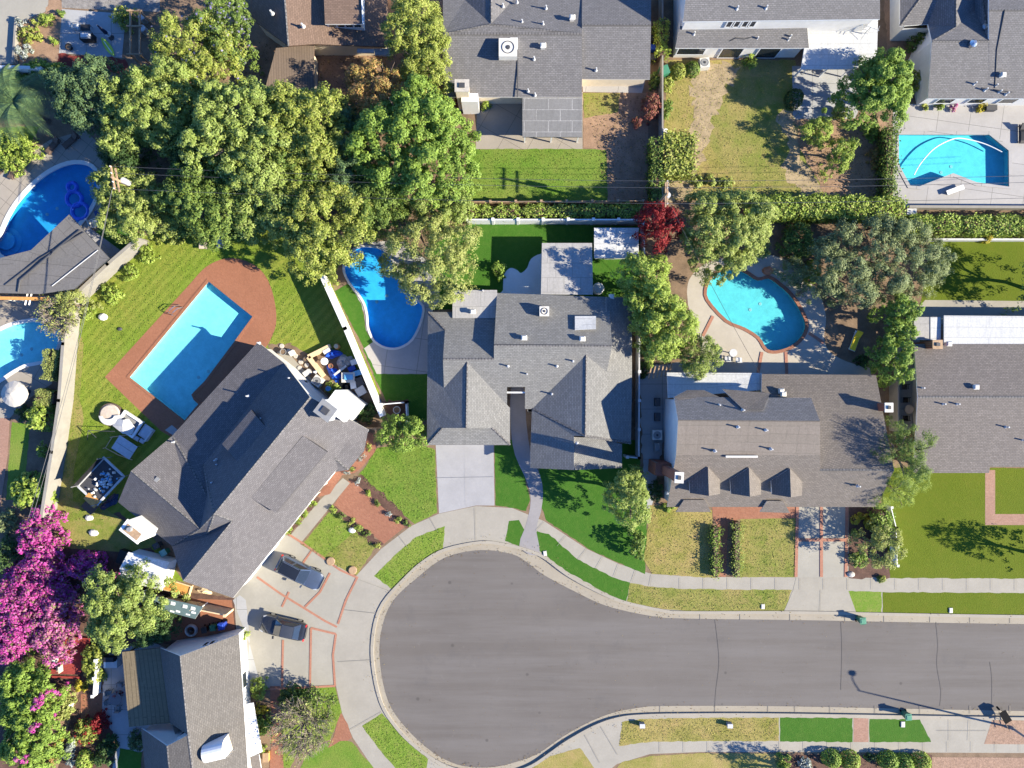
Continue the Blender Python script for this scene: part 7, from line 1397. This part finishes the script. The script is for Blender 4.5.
for lb, x, y, mt in (('dark crate in the passage beside the dormered house, upper', 657.5, 402, 'dark'), ('dark crate in the passage beside the dormered house, middle', 657.5, 417, 'dark'), ('grey crate in the passage beside the dormered house, lower', 657, 447, 'grey')): box_('crate', lb, 'crate', x, y, 0, (0.5, 0.8, 0.6), M[mt])
e = thing('patio_heater', 'slim white post at the corner of the white patio cover', 'post', 804, 72, 0); MB().tube([(0, 0, 0), (0.2, 0.3, 1.6)], 0.05, 6).build('shaft', M['white'], e); MB().cyl((0, 0, 0), 0.2, 0.18, 0.06, 12).build('base', M['grey'], e)
box_('equipment_box', 'white pool equipment box at the hedge corner', 'box', 911, 212, 0, (0.9, 0.6, 0.7), M['white'], M['lightgrey']); box_('planter_trough', 'brown planter trough beside the square hedge block', 'planter', 667, 190, 90, (1.6, 0.35, 0.4), M['lightgrey'])
lounger('dark sun lounger at the right edge of the angular pool deck', 1022, 134, 90, M['dark'], M['black']); box_('bench_box', 'dark box on the deck against the grey house wall', 'box', 991, 108, 0, (1.0, 0.5, 0.5), M['dark'])
e = thing('diving_board', 'white diving board at the lower edge of the angular pool', 'diving board', 955, 190, 20); MB().box((0, 0, 0.35), (1.8, 0.45, 0.06)).build('board', M['white'], e); MB().box((-0.5, 0, 0.17), (0.4, 0.4, 0.32)).build('stand', M['grey'], e)
# ------------------------------------------------------------------ grass tufts and fallen leaves
LAWNS = (('mown_lawn_tufts', [(80,248),(150,238),(225,218),(340,247),(330,285),(372,380),(330,345),(300,340),(270,345),(278,320),(276,296),(262,272),(240,258),(222,258),(205,266),(105,376),(160,432),(110,520),(62,520),(70,400)], 26000, [(0.13,0.23,0.02),(0.19,0.29,0.03),(0.27,0.29,0.05),(0.09,0.17,0.015)]),
 ('front_lawn_tufts', [(358,476),(366,466),(377,448),(395,446),(425,446),(435,450),(436,480),(437,512),(414,523)], 5000, [(0.10,0.20,0.02),(0.16,0.24,0.03),(0.24,0.25,0.06),(0.07,0.14,0.015)]),
 ('verge_tufts', [(445,527),(443,548),(424,559),(407,574),(393,588),(376,576),(397,555),(417,538)], 1800, [(0.12,0.22,0.02),(0.17,0.25,0.03),(0.25,0.26,0.06),(0.08,0.15,0.015)]),
 ('verge_tufts', [(363,726),(382,714),(395,729),(412,747),(426,759),(425,769),(397,768),(379,748)], 1800, [(0.12,0.22,0.02),(0.17,0.25,0.03),(0.25,0.26,0.06),(0.08,0.15,0.015)]),
 ('dry_lawn_tufts', [(303,545),(328,514),(340,516),(371,541),(373,548),(357,573),(340,569)], 2600, [(0.13,0.20,0.02),(0.22,0.24,0.05),(0.30,0.26,0.09),(0.08,0.13,0.015)]),
 ('yard_tufts', [(467,150),(583,150),(605,151),(611,170),(607,205),(467,205)], 6000, [(0.09,0.19,0.015),(0.14,0.23,0.02),(0.22,0.24,0.05),(0.06,0.13,0.012)]),
 ('straw_yard_tufts', [(669,62),(794,62),(826,192),(813,198),(662,198)], 12000, [(0.17,0.20,0.035),(0.26,0.23,0.07),(0.36,0.28,0.11),(0.12,0.14,0.025)]),
 ('straw_lawn_tufts', [(651,508),(711,512),(715,577),(700,576),(653,573),(645,560)], 4200, [(0.17,0.20,0.035),(0.26,0.23,0.07),(0.36,0.28,0.11),(0.12,0.14,0.025)]),
 ('straw_lawn_tufts', [(741,519),(796,519),(795,576),(739,576)], 3400, [(0.14,0.20,0.025),(0.21,0.24,0.05),(0.31,0.27,0.09),(0.10,0.14,0.02)]),
 ('verge_tufts', [(631,584),(649,587),(687,590),(791,591),(784,610),(687,610),(662,608),(628,601)], 3800, [(0.14,0.20,0.025),(0.21,0.24,0.05),(0.31,0.27,0.09),(0.10,0.14,0.02)]),
 ('verge_tufts', [(623,723),(640,720),(690,719),(778,718.5),(778,740),(700,740),(650,741),(620,745)], 4200, [(0.19,0.20,0.035),(0.27,0.23,0.07),(0.38,0.29,0.11),(0.13,0.14,0.025)]),
 ('garden_tufts', [(280,689),(334,688),(341,712),(330,739),(300,747),(290,766),(281,766)], 3000, [(0.10,0.20,0.02),(0.15,0.23,0.03),(0.22,0.24,0.05),(0.07,0.13,0.015)]))
for nm, pts, n, cols in LAWNS:
    P, _ = tufts(nm, pts, int(n*(0.35 if nm == 'mown_lawn_tufts' else 0.45)), None, nm); P = np.array([(x, y, G0+0.055) for x, y in P]); P[:, 2] += rng.uniform(0.0, 0.03, len(P))
    key = str(cols[0])
    if key not in FM: FM[key] = foliage('grass_blades', [tuple(x*1.25 for x in c) for c in cols], 0.2, 0.7, 0.5)
    o = leaf_mesh('grass', P, unit(len(P))*0.45+np.array((0, 0, 1.0)), rng.uniform(0.05, 0.15, len(P)), FM[key], None, 0.45); tag(o, kind='stuff')
# leaf litter: in the gutters, under the canopy, on walks and roofs
def litter(name, pts, n, z, cols, key, s=(0.06, 0.14)):
    P, _ = tufts(name, pts, n, None, name); P = np.array([(x, y, z) for x, y in P])
    if key not in FM: FM[key] = foliage(key, cols, 0.05, 0.9, 1.0)
    tag(leaf_mesh('leaves', P, unit(n)*0.25+np.array((0, 0, 1.0)), rng.uniform(*s, n), FM[key], None, 0.7), kind='stuff')
BR = [(0.16,0.10,0.05),(0.25,0.17,0.08),(0.10,0.07,0.04),(0.30,0.24,0.10)]
def edge_litter(line, n, w, z):
    L = [W(*p) for p in line]; P = []
    for _ in range(n):
        i = random.randrange(len(L)-1); t = random.random(); p = L[i]+(L[i+1]-L[i])*t; P.append((p.x+random.gauss(0, w), p.y+random.gauss(0, w), z+random.uniform(0, 0.01)))
    tag(leaf_mesh('leaves', np.array(P), unit(n)*0.25+np.array((0, 0, 1.0)), rng.uniform(0.04, 0.13, n), FM['litter'], None, 0.7), kind='stuff')
litter('yard', [(225,40),(440,60),(470,140),(460,215),(340,245),(240,230),(100,180),(110,100)], 5000, G0+0.06, BR, 'litter', (0.08, 0.2))
edge_litter(ROAD_IN[4:-4], 900, 0.22, 0.035); edge_litter([p for p in ROAD_OUT if p[0] < 1030], 500, 0.5, G0+0.09)
litter('road', [(390,610),(480,560),(600,610),(1020,625),(1020,705),(600,720),(480,760),(400,700)], 420, 0.02, BR, 'litter', (0.03, 0.09))
litter('yard', [(584,94),(646,94),(646,206),(608,206)], 900, G0+0.07, BR, 'litter', (0.06, 0.16)); litter('yard', [(800,120),(884,120),(886,198),(828,196)], 900, G0+0.07, BR, 'litter', (0.06, 0.16))
litter('garden', [(20,640),(100,655),(100,760),(40,766)], 1200, G0+0.08, BR, 'litter', (0.06, 0.16)); litter('garden', [(784,756),(930,757),(930,790),(784,790)], 700, G0+0.08, BR, 'litter', (0.06, 0.16))
